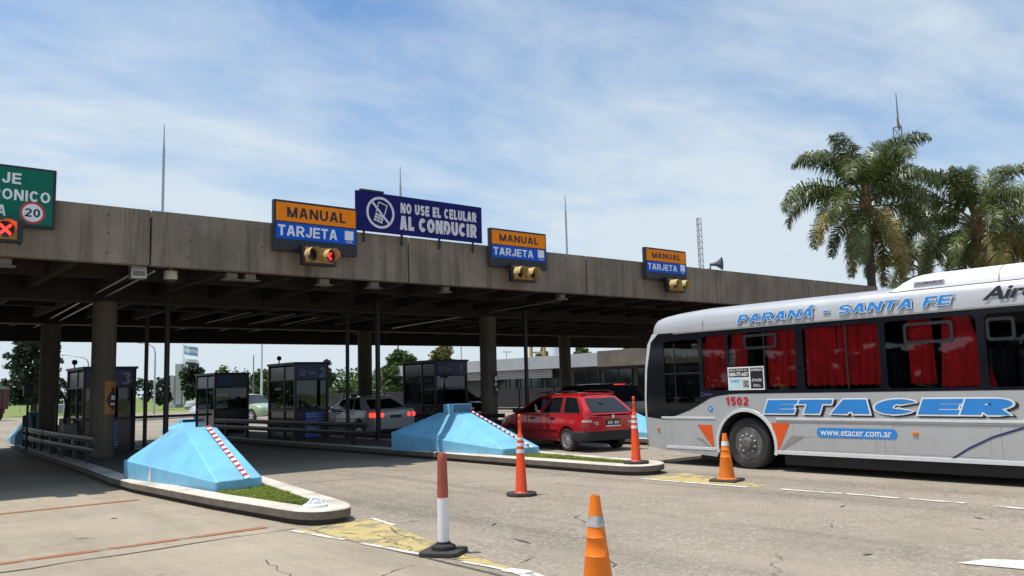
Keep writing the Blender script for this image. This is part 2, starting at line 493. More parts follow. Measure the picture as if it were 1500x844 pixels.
def paint_mat(name, base, worn=(.55,.5,.43), wear=.52):
    """road paint worn through in places"""
    m, nt, p, out = nodes_of(name)
    N = nt.nodes.new; L = nt.links.new
    tc = N('ShaderNodeTexCoord')
    n = N('ShaderNodeTexNoise'); n.inputs['Scale'].default_value = 2.6; n.inputs['Detail'].default_value = 12; n.inputs['Roughness'].default_value = .74
    L(tc.outputs['Object'], n.inputs['Vector'])
    r = N('ShaderNodeValToRGB'); L(n.outputs['Fac'], r.inputs[0])
    r.color_ramp.elements[0].position = wear-.03; r.color_ramp.elements[0].color = (0,0,0,1)
    r.color_ramp.elements[1].position = wear+.06; r.color_ramp.elements[1].color = (1,1,1,1)
    x = N('ShaderNodeMix'); x.data_type = 'RGBA'; L(r.outputs[0], x.inputs['Factor'])
    x.inputs[6].default_value = (*base, 1); x.inputs[7].default_value = (*worn, 1)
    L(x.outputs[2], p.inputs['Base Color']); p.inputs['Roughness'].default_value = .8
    # where the paint is gone the road shows
    t = N('ShaderNodeBsdfTransparent'); ms = N('ShaderNodeMixShader')
    mu = N('ShaderNodeMath'); mu.operation = 'MULTIPLY'; L(r.outputs[0], mu.inputs[0]); mu.inputs[1].default_value = .72
    L(mu.outputs[0], ms.inputs[0]); L(p.outputs[0], ms.inputs[1]); L(t.outputs[0], ms.inputs[2]); L(ms.outputs[0], out.inputs[0])
    return m

K = {}
def mk():
    K['road'] = road_mat('road_asphalt', (.305, .255, .197), gritamt=.28)
    K['slab'] = road_mat('road_concrete', (.36, .298, .222), gritamt=.12, dark=.42)
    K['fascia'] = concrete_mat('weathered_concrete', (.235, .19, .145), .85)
    K['ceiling'] = concrete_mat('shade_dark_concrete', (.042, .031, .024), .5, False)  # base colour lowered to carry the deep shade under the canopy
    K['column'] = concrete_mat('column_concrete', (.15, .127, .10), .4, False)
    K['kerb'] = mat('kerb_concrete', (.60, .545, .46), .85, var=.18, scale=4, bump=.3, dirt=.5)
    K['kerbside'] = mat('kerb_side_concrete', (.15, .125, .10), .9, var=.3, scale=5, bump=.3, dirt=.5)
    K['under'] = mat('kerb_footing', (.07,.06,.05), .95)
    K['paving'] = mat('island_paving', (.13,.12,.105), .9, var=.25, scale=3, bump=.3)
    K['blue'] = mat('sky_blue_paint', (.19, .53, .79), .55, var=.09, scale=2.5, bump=.12, bscale=25, dirt=.30)
    K['bluedark'] = mat('deep_blue_paint', (.05, .10, .35), .5)
    K['bluegrey'] = mat('grey_blue_plate', (.06,.14,.20), .5, var=.25, scale=12)
    K['white'] = mat('white_paint', (.78,.78,.76), .5, var=.05)
    K['red'] = mat('red_tape', (.55,.02,.04), .45)
    K['black'] = mat('black_metal', (.012,.012,.014), .45, var=.3)
    K['blackmat'] = mat('black_rubber', (.018,.017,.017), .8, var=.35, bump=.2)
    K['rubber_base'] = mat('dusty_rubber', (.045,.038,.034), .8, var=.35, scale=9, bump=.3)
    K['steel'] = mat('galvanised_steel', (.42,.43,.44), .42, .8, var=.2, scale=8)
    K['orange'] = mat('orange_plastic', (.86,.20,.008), .42, var=.08, scale=5, spec=.4, dirt=.25)
    K['redorange'] = mat('red_orange_plastic', (.83,.075,.012), .42, var=.08, scale=5, spec=.4, dirt=.2)
    K['brickred'] = mat('faded_red_plastic', (.36,.075,.045), .5, var=.12, scale=6)
    K['bandwhite'] = mat('reflective_band', (.72,.72,.70), .4, var=.12, scale=20)
    K['bandgrey'] = mat('scuffed_band', (.50,.50,.50), .4, var=.35, scale=14, dirt=.9)
    K['signorange'] = mat('sign_orange', (.88,.235,.006), .5, spec=.15, var=.06)
    K['signblue'] = mat('sign_blue', (.008,.095,.56), .5, spec=.15, var=.06)
    K['signgreen'] = mat('sign_green', (.004,.14,.092), .5, spec=.15, var=.08)
    K['signblack'] = mat('sign_black', (.012,.013,.018), .5)
    K['signnavy'] = mat('banner_navy', (.011,.013,.115), .6, spec=.12, var=.15)
    K['signwhite'] = mat('sign_white', (.72,.76,.80), .45, var=.05)
    K['bannerwhite'] = mat('banner_white', (.66,.62,.68), .5, var=.35, scale=26)
    K['yellowmetal'] = mat('signal_yellow', (.33,.16,.03), .4, var=.1)
    K['cream'] = mat('signal_cream', (.62,.45,.20), .35, var=.08)
    K['redlight'] = mat('lit_red', (.5,.01,.01), .4, emit=(1,.03,.02), estr=3.5)
    K['reddim'] = mat('lit_red_arrow', (.5,.02,.02), .4, emit=(1,.04,.04), estr=1.2)
    K['darklens'] = mat('dark_lens', (.012,.008,.008), .2)
    K['grass'] = mat('lawn', (.15,.20,.035), .95, var=.4, scale=1.2, bump=.4)
    K['blade'] = leaf_mat('grass_blades', [(.10,.15,.018), (.19,.27,.03), (.30,.36,.05), (.36,.33,.10)], .6, .35)
    K['bark'] = mat('bark', (.10,.075,.055), .95, var=.4, scale=9, bump=.7)
    K['palmbark'] = mat('palm_trunk', (.085,.078,.07), .95, var=.35, scale=3, bump=.8, stretch=(1,1,7))
    K['fibre'] = mat('palm_fibre', (.20,.10,.045), .95, var=.4, scale=8)
    K['palmleaf'] = leaf_mat('palm_leaf', [(.045,.068,.015),(.08,.11,.026),(.125,.16,.045),(.21,.24,.09)], .36, .25)
    K['palmdry'] = leaf_mat('palm_leaf_old', [(.12,.12,.025),(.20,.19,.045),(.28,.22,.06),(.30,.19,.06)], .5, .25)
    K['leafdark'] = leaf_mat('leaf_dark', [(.012,.028,.012),(.022,.045,.018),(.035,.065,.024)], .5, .15)
    K['leafmid'] = leaf_mat('leaf_mid', [(.03,.06,.014),(.055,.10,.022),(.09,.15,.035),(.12,.18,.045)], .5, .25)
    K['leafgold'] = leaf_mat('leaf_gold', [(.06,.08,.016),(.10,.115,.025),(.16,.15,.035),(.20,.15,.04)], .5, .25)
    K['leafpale'] = leaf_mat('leaf_pale', [(.04,.075,.03),(.07,.115,.05),(.11,.16,.075)], .5, .25)
    K['silver'] = mat('silver_paint', (.50,.50,.50), .32, .25, var=.035, scale=1.5, spec=.5, coat=.3, dirt=.10)
    K['silverlight'] = mat('pale_silver_trim', (.70,.70,.70), .35, .2, var=.05)
    K['silverdark'] = mat('grey_decal', (.27,.255,.24), .4, var=.1)
    K['buswhite'] = mat('white_fibreglass', (.80,.81,.82), .3, var=.04, scale=2, coat=.2)
    K['busglassframe'] = mat('glazing_black', (.010,.011,.016), .09, var=.2, scale=2, spec=.5)
    K['busglass'] = glass_mat('bus_tinted_glass', clear=.82)
    K['darkglass'] = glass_mat('dark_screen_glass', clear=.30)
    K['curtain'] = mat('red_curtain', (.62,.013,.017), .8, var=.3, scale=5)
    K['interior'] = mat('dark_interior', (.020,.022,.026), .8, var=.3)
    K['seat'] = mat('grey_seat_fabric', (.06,.075,.085), .9, var=.3)
    K['decalblue'] = mat('decal_blue', (.030,.235,.62), .35, var=.04)
    K['decalred'] = mat('decal_red', (.52,.012,.025), .4)
    K['decalorange'] = mat('decal_orange', (.72,.095,.012), .4, var=.06)
    K['decalpurple'] = mat('decal_purple', (.045,.035,.13), .4)
    K['tyre'] = mat('tyre_rubber', (.028,.026,.025), .85, var=.4, scale=6, bump=.25, dirt=.5)
    K['wheelsteel'] = mat('dirty_wheel_steel', (.16,.155,.15), .55, .4, var=.4, scale=9)
    K['alloy'] = mat('alloy_wheel', (.62,.62,.63), .3, .75, var=.1)
    K['amber'] = mat('amber_lens', (.75,.20,.02), .2, var=.25, scale=40)
    K['carred'] = mat('red_car_paint', (.50,.010,.014), .26, .1, var=.04, scale=1.2, coat=.7)
    K['carwhite'] = mat('white_car_paint', (.50,.51,.53), .25, .05, var=.03, coat=.6)
    K['cardark'] = mat('dark_car_paint', (.016,.017,.020), .22, .2, var=.1, coat=.7)
    K['cargreen'] = mat('pale_green_car_paint', (.36,.46,.30), .25, .1, var=.04, coat=.6)
    K['carglass'] = mat('dark_car_glass', (.010,.012,.014), .06, var=.2, spec=.6)
    K['clearglass'] = glass_mat('car_clear_glass', clear=.55)
    K['taillight'] = mat('tail_lens_red', (.40,.01,.015), .15, var=.1, coat=.5)
    K['tailwhite'] = mat('tail_lens_clear', (.60,.45,.42), .15, var=.1)
    K['booth'] = mat('booth_frame', (.018,.021,.03), .4, .3, var=.2)
    K['boothglass'] = glass_mat('booth_glass', clear=.22)
    K['boothpanel'] = mat('booth_panel', (.020,.023,.034), .25, var=.2, coat=.3)
    K['boothblue'] = mat('booth_blue_header', (.012,.022,.12), .35)
    K['boothgrey'] = mat('booth_grey_panel', (.17,.19,.23), .35, .3, var=.12)
    K['noticeblue'] = mat('notice_blue', (.03,.11,.42), .4, var=.3, scale=7)
    K['noticetext'] = mat('notice_white', (.35,.42,.55), .5, var=.2)
    K['poster_o'] = mat('poster_orange', (.42,.17,.035), .5, var=.35, scale=7)
    K['poster_d'] = mat('poster_maroon', (.06,.014,.010), .5, var=.4, scale=10)
    K['wallwhite'] = mat('white_render', (.34,.35,.36), .8, var=.08, scale=1, dirt=.12)
    K['walldark'] = mat('dark_wall', (.05,.048,.045), .8, var=.2)
    K['ochre'] = mat('ochre_frame', (.42,.27,.10), .7, var=.1)
    K['pole'] = mat('pole_grey', (.45,.46,.47), .45, .4, var=.1)
    K['polelight'] = mat('pole_white', (.72,.74,.75), .45, .1, var=.06)
    K['mast'] = mat('mast_redgrey', (.22,.19,.19), .6, .3, var=.3, scale=.3)
    K['skin'] = mat('skin', (.50,.29,.20), .5, var=.08)
    K['hair'] = mat('hair', (.02,.014,.01), .6)
    K['shirt'] = mat('white_shirt', (.75,.74,.72), .8, var=.08)
    K['shirtdark'] = mat('dark_shirt', (.03,.03,.035), .8, var=.2)
    K['trailer'] = mat('rust_red_trailer', (.085,.035,.03), .7, var=.3, scale=2)
    K['tarp'] = mat('grey_tarpaulin', (.20,.19,.19), .8, var=.15)
    K['flagblue'] = mat('flag_blue', (.30,.50,.70), .8)
    K['redoxide'] = paint_mat('joint_sealant', (.33,.13,.06), (.36,.28,.2), .57)
    K['crack'] = mat('crack_tar', (.10,.085,.07), .9)
    K['yellowpaint'] = paint_mat('yellow_road_paint', (.48,.375,.15), (.44,.36,.22), .52)
    K['whitepaint'] = paint_mat('white_road_paint', (.62,.60,.55), (.5,.47,.4), .55)
    K['beacon'] = mat('reflector_glass', (.70,.70,.70), .15, .3, var=.2, scale=30)
    K['lampwhite'] = mat('lamp_body', (.17,.15,.125), .5, var=.15)
    K['plate'] = mat('plate_black', (.02,.025,.03), .4)
    K['camdome'] = mat('camera_dome', (.45,.42,.33), .3, var=.2)
mk()
dusty(K['silver'], .2, .8, .38)
dusty(K['blue'], .0, .34, .55, (.23,.22,.18))
dusty(K['orange'], .0, .35, .35, (.25,.20,.14))
dusty(K['redorange'], .0, .4, .3, (.25,.20,.14))
dusty(K['carred'], .2, .62, .45, (.16,.11,.09))
# ------------------------------------------------------------------ block lettering drawn with strokes
def _arc(cx, cy, rx, ry, a0, a1, n=12):
    return [(cx+rx*math.cos(math.radians(a0+(a1-a0)*k/n)), cy+ry*math.sin(math.radians(a0+(a1-a0)*k/n))) for k in range(n+1)]
def glyph_strokes(ch, t):
    """(advance width, strokes) in a box of height 1; outer edges touch the box"""
    h = t/2
    def bx(w): return h, w-h, h, 1-h
    e = .3      # overshoot of diagonals, clipped to the box
    if ch == ' ': return .30, []
    if ch == '.': return t*1.1, [[(t*.55-h*.98, h), (t*.55+h*.98, h)]]
    if ch == '-': return .42, [[(.04, .45), (.38, .45)]]
    W = dict(A=.74, B=.68, C=.72, D=.71, E=.62, F=.58, G=.77, I=t+.02, J=.54, L=.56, M=.86, N=.73, O=.78, P=.66, R=.71, S=.66, T=.64, U=.71, V=.70, X=.68, W=.95)
    if ch in '0123456789': w = .42 if ch == '1' else .56
    elif ch == 'Á': w = W['A']
    else: w = W[ch]
    x0, x1, y0, y1 = bx(w); c = w/2
    if ch in 'AÁ':
        k = h*1.12
        s = [[(k-.3*(c-k)/1, -.3), (c, 1.0-.0)], [(w-k+.3*(c-k), -.3), (c, 1.0)], [(k+.34*(c-k)-.02, .30), (w-k-.34*(c-k)+.02, .30)]]
        s = [[(k-.3*(c-k-h*.35), -.3), (c-h*.35+.3*(c-k-h*.35)*0, 1.0), (c-h*.35+.15*(c-k-h*.35), 1.15)], [(w-k+.3*(c-k-h*.35), -.3), (c+h*.35, 1.0), (c+h*.35-.15*(c-k-h*.35), 1.15)], s[2]]
        if ch == 'Á': s.append(('free', [(c-.02, 1.06), (c+.17, 1.30)]))
        return w, s
    if ch == 'B': return w, [[(x0,0),(x0,1)], [(x0,y1)]+_arc(w-.30, (y1+.53)/2, .30-h, (y1-.53)/2, 90, -90)+[(x0,.53)], [(x0,.53)]+_arc(w-.30, (.53+y0)/2, .30-h, (.53-y0)/2, 90, -90)+[(x0,y0)]]
    if ch == 'C': return w, [_arc(c, .5, c-h, .5-h, 38, 322, 26)]
    if ch == 'G': return w, [_arc(c, .5, c-h, .5-h, 40, 325, 24), [(c+.03,.42),(x1,.42)], [(x1,.48),(x1,0)]]
    if ch == 'D': return w, [[(x0,0),(x0,1)], [(x0,y1)]+_arc(w-.36,.5,.36-h,.5-h,90,-90,16)+[(x0,y0)]]
    if ch == 'E': return w, [[(x0,0),(x0,1)], [(x0,y1),(w,y1)], [(x0,.51),(w*.94,.51)], [(x0,y0),(w,y0)]]
    if ch == 'F': return w, [[(x0,0),(x0,1)], [(x0,y1),(w,y1)], [(x0,.48),(w*.92,.48)]]
    if ch == 'I': return w, [[(c,0),(c,1)]]
    if ch == 'J': return w, [[(x1,1),(x1,.30)]+_arc(c,.28,c-h,.28-h,0,-180,12)+[(x0,.34)]]
    if ch == 'L': return w, [[(x0,0),(x0,1)], [(x0,y0),(w,y0)]]
    if ch == 'M': return w, [[(x0,0),(x0,1)], [(x1,0),(x1,1)], [(x0-.12*(c-x0), 1.12), (c,0), (c+.1*(c-x0), -.1)], [(x1+.12*(c-x0), 1.12), (c,0), (c-.1*(c-x0), -.1)]]
    if ch == 'N': return w, [[(x0,0),(x0,1)], [(x1,0),(x1,1)], [(x0+h*.1-.1*(x1-x0),1.1),(x1-h*.1+.1*(x1-x0),-.1)]]
    if ch in 'O': return w, [_arc(c,.5,c-h,.5-h,0,360,32)]
    if ch == '0': return w, [_arc(c,.5,c-h,.5-h,0,360,28)]
    if ch == 'P': return w, [[(x0,0),(x0,1)], [(x0,y1)]+_arc(w-.30,(y1+.44)/2,.30-h,(y1-.44)/2,90,-90)+[(x0,.44)]]
    if ch == 'R': return w, [[(x0,0),(x0,1)], [(x0,y1)]+_arc(w-.32,(y1+.46)/2,.30-h,(y1-.46)/2,90,-90)+[(x0,.46)], [(c-.02,.5),(w-h*1.05,0),(w-h*1.05+.05,-.12)]]
    if ch in 'S':
        r1 = (y1-.52)/2; r2 = (.52-y0)/2
        return w, [_arc(c, y1-r1, c-h, r1, 25, 180, 10)+[(x0+.015, y1-r1-.03)]+_arc(c, y1-r1, c-h, r1, 200, 262, 4)+_arc(c, y0+r2, c-h, r2, 82, 0, 6)+_arc(c, y0+r2, c-h, r2, -10, -158, 12)]
    if ch == 'T': return w, [[(0,y1),(w,y1)], [(c,0),(c,y1)]]
    if ch == 'U': return w, [[(x0,1),(x0,.34)]+_arc(c,.34,c-h,.34-h,180,360,14)+[(x1,.34),(x1,1)]]
    if ch == 'V': k = h*1.1; return w, [[(k-.1*(c-k),1.1),(c,0),(c+.1*(c-k),-.1)], [(w-k+.1*(c-k),1.1),(c,0),(c-.1*(c-k),-.1)]]
    if ch == 'X': k = h*1.1; return w, [[(k-.1*w,1.15),(w-k+.1*w,-.15)], [(k-.1*w,-.15),(w-k+.1*w,1.15)]]
    if ch == '1': return w, [[(w-h-.05,0),(w-h-.05,1)], [(w-h-.05,.88),(.03,.70)]]
    if ch == '2': return w, [_arc(c,1-h-.24,c-h,.24,165,-20,14)+[(x0+.02,y0+.02)], [(0,y0),(w,y0)]]
    if ch == '3': return w, [_arc(c,.74,c-h-.01,.26-h,150,-80,12), _arc(c,.28,c-h,.28-h,85,-150,14)]
    if ch == '4': return w, [[(w*.72,0),(w*.72,1)], [(w*.66,1.05),(h*.6,.27)], [(0,.26),(w,.26)]]
    if ch == '5': return w, [[(.08,y1),(w*.94,y1)], [(x0+.04,1),(x0+.015,.46)], _arc(c,.33,c-h,.33-h,135,-155,16)]
    if ch == '6': return w, [_arc(c,.32,c-h,.32-h,0,360,24), _arc(c,.5,c-h,.5-h,40,180,10)+[(x0,.32)]]
    if ch == '7': return w, [[(0,y1),(w,y1)], [(w-h*1.1,y1),(w*.30,0),(w*.27,-.1)]]
    if ch == '8': return w, [_arc(c,.75,c-h-.03,.25-h,0,360,20), _arc(c,.28,c-h,.28-h,0,360,22)]
    if ch == '9': return w, [_arc(c,.68,c-h,.32-h,0,360,24), _arc(c,.5,c-h,.5-h,220,360,10)+[(x1,.68)]]
    return w, []
def _clip(poly, axis, lim, keep_less):
    out = []
    for i in range(len(poly)):
        a = poly[i]; b = poly[(i+1) % len(poly)]
        ia = (a[axis] <= lim+1e-9) if keep_less else (a[axis] >= lim-1e-9)
        ib = (b[axis] <= lim+1e-9) if keep_less else (b[axis] >= lim-1e-9)
        if ia: out.append(a)
        if ia != ib:
            t = (lim-a[axis])/(b[axis]-a[axis]); out.append((a[0]+(b[0]-a[0])*t, a[1]+(b[1]-a[1])*t))
    return out
def stroke_pieces(text, t=.2, gap=.14):
    x = 0; pieces = []
    for ch in text:
        w, strokes = glyph_strokes(ch, t)
        for st in strokes:
            free = isinstance(st, tuple) and st[0] == 'free'
            pts = []
            for p in (st[1] if free else st):
                if not pts or (Vector(p)-pts[-1]).length > 1e-4: pts.append(Vector(p))
            n = len(pts); closed = n > 3 and (pts[0]-pts[-1]).length < 1e-6
            nor = []
            for i in range(n):
                a = pts[i-1] if i > 0 else (pts[-2] if closed else None); b = pts[i+1] if i < n-1 else (pts[1] if closed else None)
                d1 = (pts[i]-a).normalized() if a is not None else (b-pts[i]).normalized()
                d2 = (b-pts[i]).normalized() if b is not None else d1
                nn = Vector((-(d1.y+d2.y), d1.x+d2.x))
                nn = nn.normalized() if nn.length > 1e-6 else Vector((-d1.y, d1.x))
                k = max(.5, nn.dot(Vector((-d1.y, d1.x)))); nor.append(nn*(t/2/k))
            for i in range(n-1):
                q = [tuple(pts[i]-nor[i]), tuple(pts[i+1]-nor[i+1]), tuple(pts[i+1]+nor[i+1]), tuple(pts[i]+nor[i])]
                if not free:
                    q = _clip(_clip(q, 1, 1.0, True), 1, 0.0, False)
                if len(q) >= 3: pieces.append([(p[0]+x, p[1]) for p in q])
        x += w + gap
    return pieces, x-gap
def _offset(poly, d):
    # convex outward offset with limited mitres
    q = [poly[0]]
    for p in poly[1:]:
        if (Vector(p)-Vector(q[-1])).length > 1e-5: q.append(p)
    if (Vector(q[0])-Vector(q[-1])).length < 1e-5: q.pop()
    n = len(q)
    if n < 3: return None
    area = sum(q[i][0]*q[(i+1) % n][1]-q[(i+1) % n][0]*q[i][1] for i in range(n))
    if area < 0: q.reverse()
    out = []
    for i in range(n):
        a = Vector(q[i-1]); b = Vector(q[i]); c = Vector(q[(i+1) % n])
        d1 = (b-a).normalized(); d2 = (c-b).normalized()
        n1 = Vector((d1.y, -d1.x)); n2 = Vector((d2.y, -d2.x)); m_ = (n1+n2)
        if m_.length < 1e-5: m_ = n1
        m_.normalize(); k = d/max(.6, m_.dot(n1)); out.append((b.x+m_.x*k, b.y+m_.y*k))
    return out
def block_text(parent, text, fr, w, h, m, t=.2, gap=.14, shear=0, d=0.0, lift=.003, dx=0, dy=0, name='lettering', sy=1.0):
    pieces, W_ = stroke_pieces(text, t, gap)
    sx = (w - shear*h)/W_
    mb = MB()
    for i, p in enumerate(pieces):
        q = [(x*sx + shear*y*h, y*h) for x, y in p]
        q = _offset(q, d)
        if not q: continue
        z = lift + (i % 9)*.00012
        mb.add([(x+dx, y+dy, z) for x, y in q], [tuple(range(len(q)))], 0, False, fr)
    return mb.build(name, m, parent)
# ------------------------------------------------------------------ ground, roads, markings
g = MB(); g.add([(-1500,-400,-.03),(2500,-400,-.03),(2500,3000,-.03),(-1500,3000,-.03)], [(0,1,2,3)])
structure(g.build('ground', K['grass']))
r = MB(); r.add([(4.66,-60,0),(160,-60,0),(160,92,0),(4.66,92,0)], [(0,1,2,3)])
structure(r.build('road', K['road']))
r = MB(); r.add([(-120,-60,0),(4.655,-60,0),(4.655,92,0),(-120,92,0)], [(0,1,2,3)])
structure(r.build('concrete_apron', K['slab']))
def strip(pts, w, z, jit=0, seed=1):
    rnd = random.Random(seed); mb = MB(); L_ = []; R_ = []
    for i, p in enumerate(pts):
        a = Vector(pts[max(0, i-1)]); b = Vector(pts[min(len(pts)-1, i+1)]); t = (b-a).normalized(); n = Vector((-t.y, t.x))
        ww = w*(1 + (rnd.random()-.5)*jit)
        L_.append((p[0]+n.x*ww/2, p[1]+n.y*ww/2, z)); R_.append((p[0]-n.x*ww/2, p[1]-n.y*ww/2, z))
    mb.grid([R_, L_], smooth=False)
    return mb
def wiggle(a, b, n, amp, seed):
    rnd = random.Random(seed); out = []
    off = 0
    for i in range(n+1):
        t = i/n; off = off*.7 + rnd.uniform(-amp, amp)
        if i in (0, n): off *= .3
        d = Vector((b[0]-a[0], b[1]-a[1])); nn = Vector((-d.y, d.x)).normalized()
        out.append((a[0]+d.x*t+nn.x*off, a[1]+d.y*t+nn.y*off))
    return out
# reddish sealant strips over the slab joints, tar-filled cracks
for i, (a, b) in enumerate([((-7, 14.1), (4.09, 14.47)), ((-7, 9.75), (4.36, 10.17))]):
    structure(strip(wiggle(a, b, 30, .008, i), .145, .006, .35, i).build('slab_joint', K['redoxide']))
for i, (a, b, w) in enumerate([((-6, 9.0), (4.55, 9.78), .028), ((-3, 18.9), (4.2, 19.0), .03), ((3.0, 5.2), (3.5, 8.2), .012), ((2.6, 6.3), (4.4, 6.9), .010),
                               ((4.64,-20),(4.64,9.6),.02), ((5.4, 9.0), (4.95, 6.6), .014), ((5.0,8.6),(4.7,7.3),.012), ((8.7, 12.2),(11, 11.6),.016),
                               ((6.5,14.6),(9.6,13.9),.02), ((6.2,4.3),(7.1,4.8),.006), ((10.2,3.6),(11.0,3.9),.006), ((7.6,2.6),(8.3,3.0),.006),
                               ((5.6,5.5),(7.5,7.9),.014), ((12.6,5.6),(11.9,5.4),.006)]):
    structure(strip(wiggle(a, b, 26, .05, 40+i), w, .0055, 1.4, i).build('road_crack', K['crack']))
# tar spots and tyre scuffs
rnd = random.Random(5)
mb = MB()
for k in range(15):
    px, py = rnd.choice([(rnd.uniform(460, 800), rnd.uniform(760, 840)), (rnd.uniform(1100, 1450), rnd.uniform(740, 840)), (rnd.uniform(60, 400), rnd.uniform(740, 840))])
    c = at_g(px, py); a = rnd.uniform(0, PI); l = rnd.uniform(.05, .22); w = rnd.uniform(.008, .03)
    d = Vector((math.cos(a), math.sin(a), 0)); n = Vector((-d.y, d.x, 0)); z = Vector((0,0,.007))
    mb.add([c-d*l+z, c+n*w*.8+z, c+d*l+z, c-n*w+z], [(3,2,1,0)][::-1])
o = mb.build('tar_spots', K['crack']); o['kind'] = 'stuff'
# yellow hatched noses with white borders in front of the islands
def marking(name, pts, m, z=.004):
    mb = MB(); n = len(pts)
    mb.add([(p[0], p[1], z) for p in pts], [tuple(range(n))])
    bm = bmesh.new(); me = mb.build(name, m)
    md = me.data
    if md.polygons[0].normal.z < 0: md.flip_normals()
    return structure(me)
marking('yellow_road_marking', [(4.50,9.66),(4.64,8.6),(4.74,7.39),(4.86,6.6),(4.83,6.15),(4.95,6.1),(5.12,7.4),(5.42,8.8),(5.56,9.5),(5.45,9.85)], K['yellowpaint'])
for a, b, w in [((4.46,9.66),(4.60,8.62),.07),((4.62,8.3),(4.72,7.3),.06),((5.6,9.77),(5.50,9.05),.06),((4.80,6.7),(4.88,5.9),.05)]:
    structure(strip(wiggle(a, b, 8, .006, 3), w, .008, .3).build('white_road_marking', K['whitepaint']))
structure(strip([(4.86,6.12),(4.9,5.95),(4.6,4.6)], .16, .0085, .2).build('white_road_marking', K['whitepaint']))
marking('yellow_road_marking', [(11.05,10.2),(11.0,9.2),(11.2,7.9),(11.45,7.9),(11.7,8.9),(12.2,10.1)], K['yellowpaint'])
for a, b in [((11.02,10.1),(11.1,8.0)), ((11.2,7.5),(11.26,6.55)), ((11.3,6.5),(11.3,5.75)), ((11.33,5.62),(11.35,4.92)), ((11.31,4.56),(11.28,3.2)), ((11.25,2.8),(11.2,.4))]:
    structure(strip(wiggle(a, b, 8, .008, 7), .11, .008, .3, 2).build('white_road_marking', K['whitepaint']))
marking('white_road_marking', [(7.72,3.46),(8.05,3.36),(8.5,2.6),(8.6,1.9),(8.3,1.7),(7.95,2.5)], K['whitepaint'], .008)
# far road edge
marking('far_kerb', [(-40,91.6),(160,91.6),(160,92.2),(-40,92.2)], K['kerb'], .05)

# ------------------------------------------------------------------ toll islands
def inset(poly, d):
    n = len(poly); out = []
    for i in range(n):
        a = Vector(poly[i-1]); b = Vector(poly[i]); c = Vector(poly[(i+1) % n])
        d1 = (b-a).normalized(); d2 = (c-b).normalized()
        n1 = Vector((-d1.y, d1.x)); n2 = Vector((-d2.y, d2.x))
        m_ = (n1+n2)
        if m_.length < 1e-6: m_ = n1
        m_.normalize(); k = d/max(.45, m_.dot(n1))
        out.append((b.x+m_.x*k, b.y+m_.y*k))
    return out
def bez(pts, n=6):     # quadratic rounding through a control point
    a, b, c = [Vector(p) for p in pts]
    return [tuple(a*(1-t)**2 + b*2*t*(1-t) + c*t*t) for t in [i/n for i in range(n+1)]]
ISL_A = bez([(4.66,10.2),(4.72,9.66),(5.12,9.72)]) + bez([(5.12,9.72),(5.42,9.76),(5.52,10.35)])[1:] + [(6.26,14.9),(6.75,18),(7.25,21),(7.35,30)] + bez([(7.0,33.5),(6.2,35.2),(5.5,34.2)]) + [(5.2,32),(4.72,23.5),(4.52,19.9),(4.30,17),(4.28,15.6),(4.45,12.4)]
ISL_B = bez([(11.2,11.0),(11.22,10.3),(11.7,10.33)]) + bez([(11.7,10.33),(12.2,10.36),(12.28,10.95)])[1:] + [(12.66,14.5),(13.15,18),(13.45,21),(13.45,31)] + bez([(13.3,36),(12.3,39.6),(11.4,37)]) + [(11.15,34),(10.95,28.4),(11.0,24),(11.13,18.2),(11.15,13.7)]
ISL_C = [(x+5.9, y+.9) for x, y in ISL_B]
def island(poly, label, grass_to):
    root = thing('traffic_island', label, 'traffic island', (poly[0][0]+.4, poly[0][1]+3, 0))
    inv = Matrix.Translation(-root.location)
    foot = inset(poly, .07)
    MB().prism(foot, 0.0, .075, 0, inv).build('footing', K['under'], root)
    inner = inset(poly, .30)
    mb = MB(); n = len(poly)
    ov = [(p[0], p[1], .07) for p in poly] + [(p[0], p[1], .165) for p in poly]
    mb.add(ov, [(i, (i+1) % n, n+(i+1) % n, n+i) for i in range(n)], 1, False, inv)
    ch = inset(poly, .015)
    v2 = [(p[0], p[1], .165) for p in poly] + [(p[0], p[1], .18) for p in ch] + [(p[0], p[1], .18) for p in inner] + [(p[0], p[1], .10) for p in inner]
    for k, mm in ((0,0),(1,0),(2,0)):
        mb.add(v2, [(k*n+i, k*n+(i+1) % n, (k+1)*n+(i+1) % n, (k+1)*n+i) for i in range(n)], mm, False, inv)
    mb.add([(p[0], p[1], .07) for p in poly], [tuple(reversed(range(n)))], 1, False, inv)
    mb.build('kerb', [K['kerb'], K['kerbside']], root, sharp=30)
    MB().prism(inner, .08, .155, 0, inv).build('paving', K['paving'], root)
    return root
island(ISL_A, 'long concrete island carrying the booth numbered 3, its grassy nose nearest the camera', 13)
island(ISL_B, 'long concrete island carrying the booth numbered 2, with a tall cone on its nose', 14)
island(ISL_C, 'long concrete island beyond the red station wagon, mostly hidden behind the silver bus', 15)
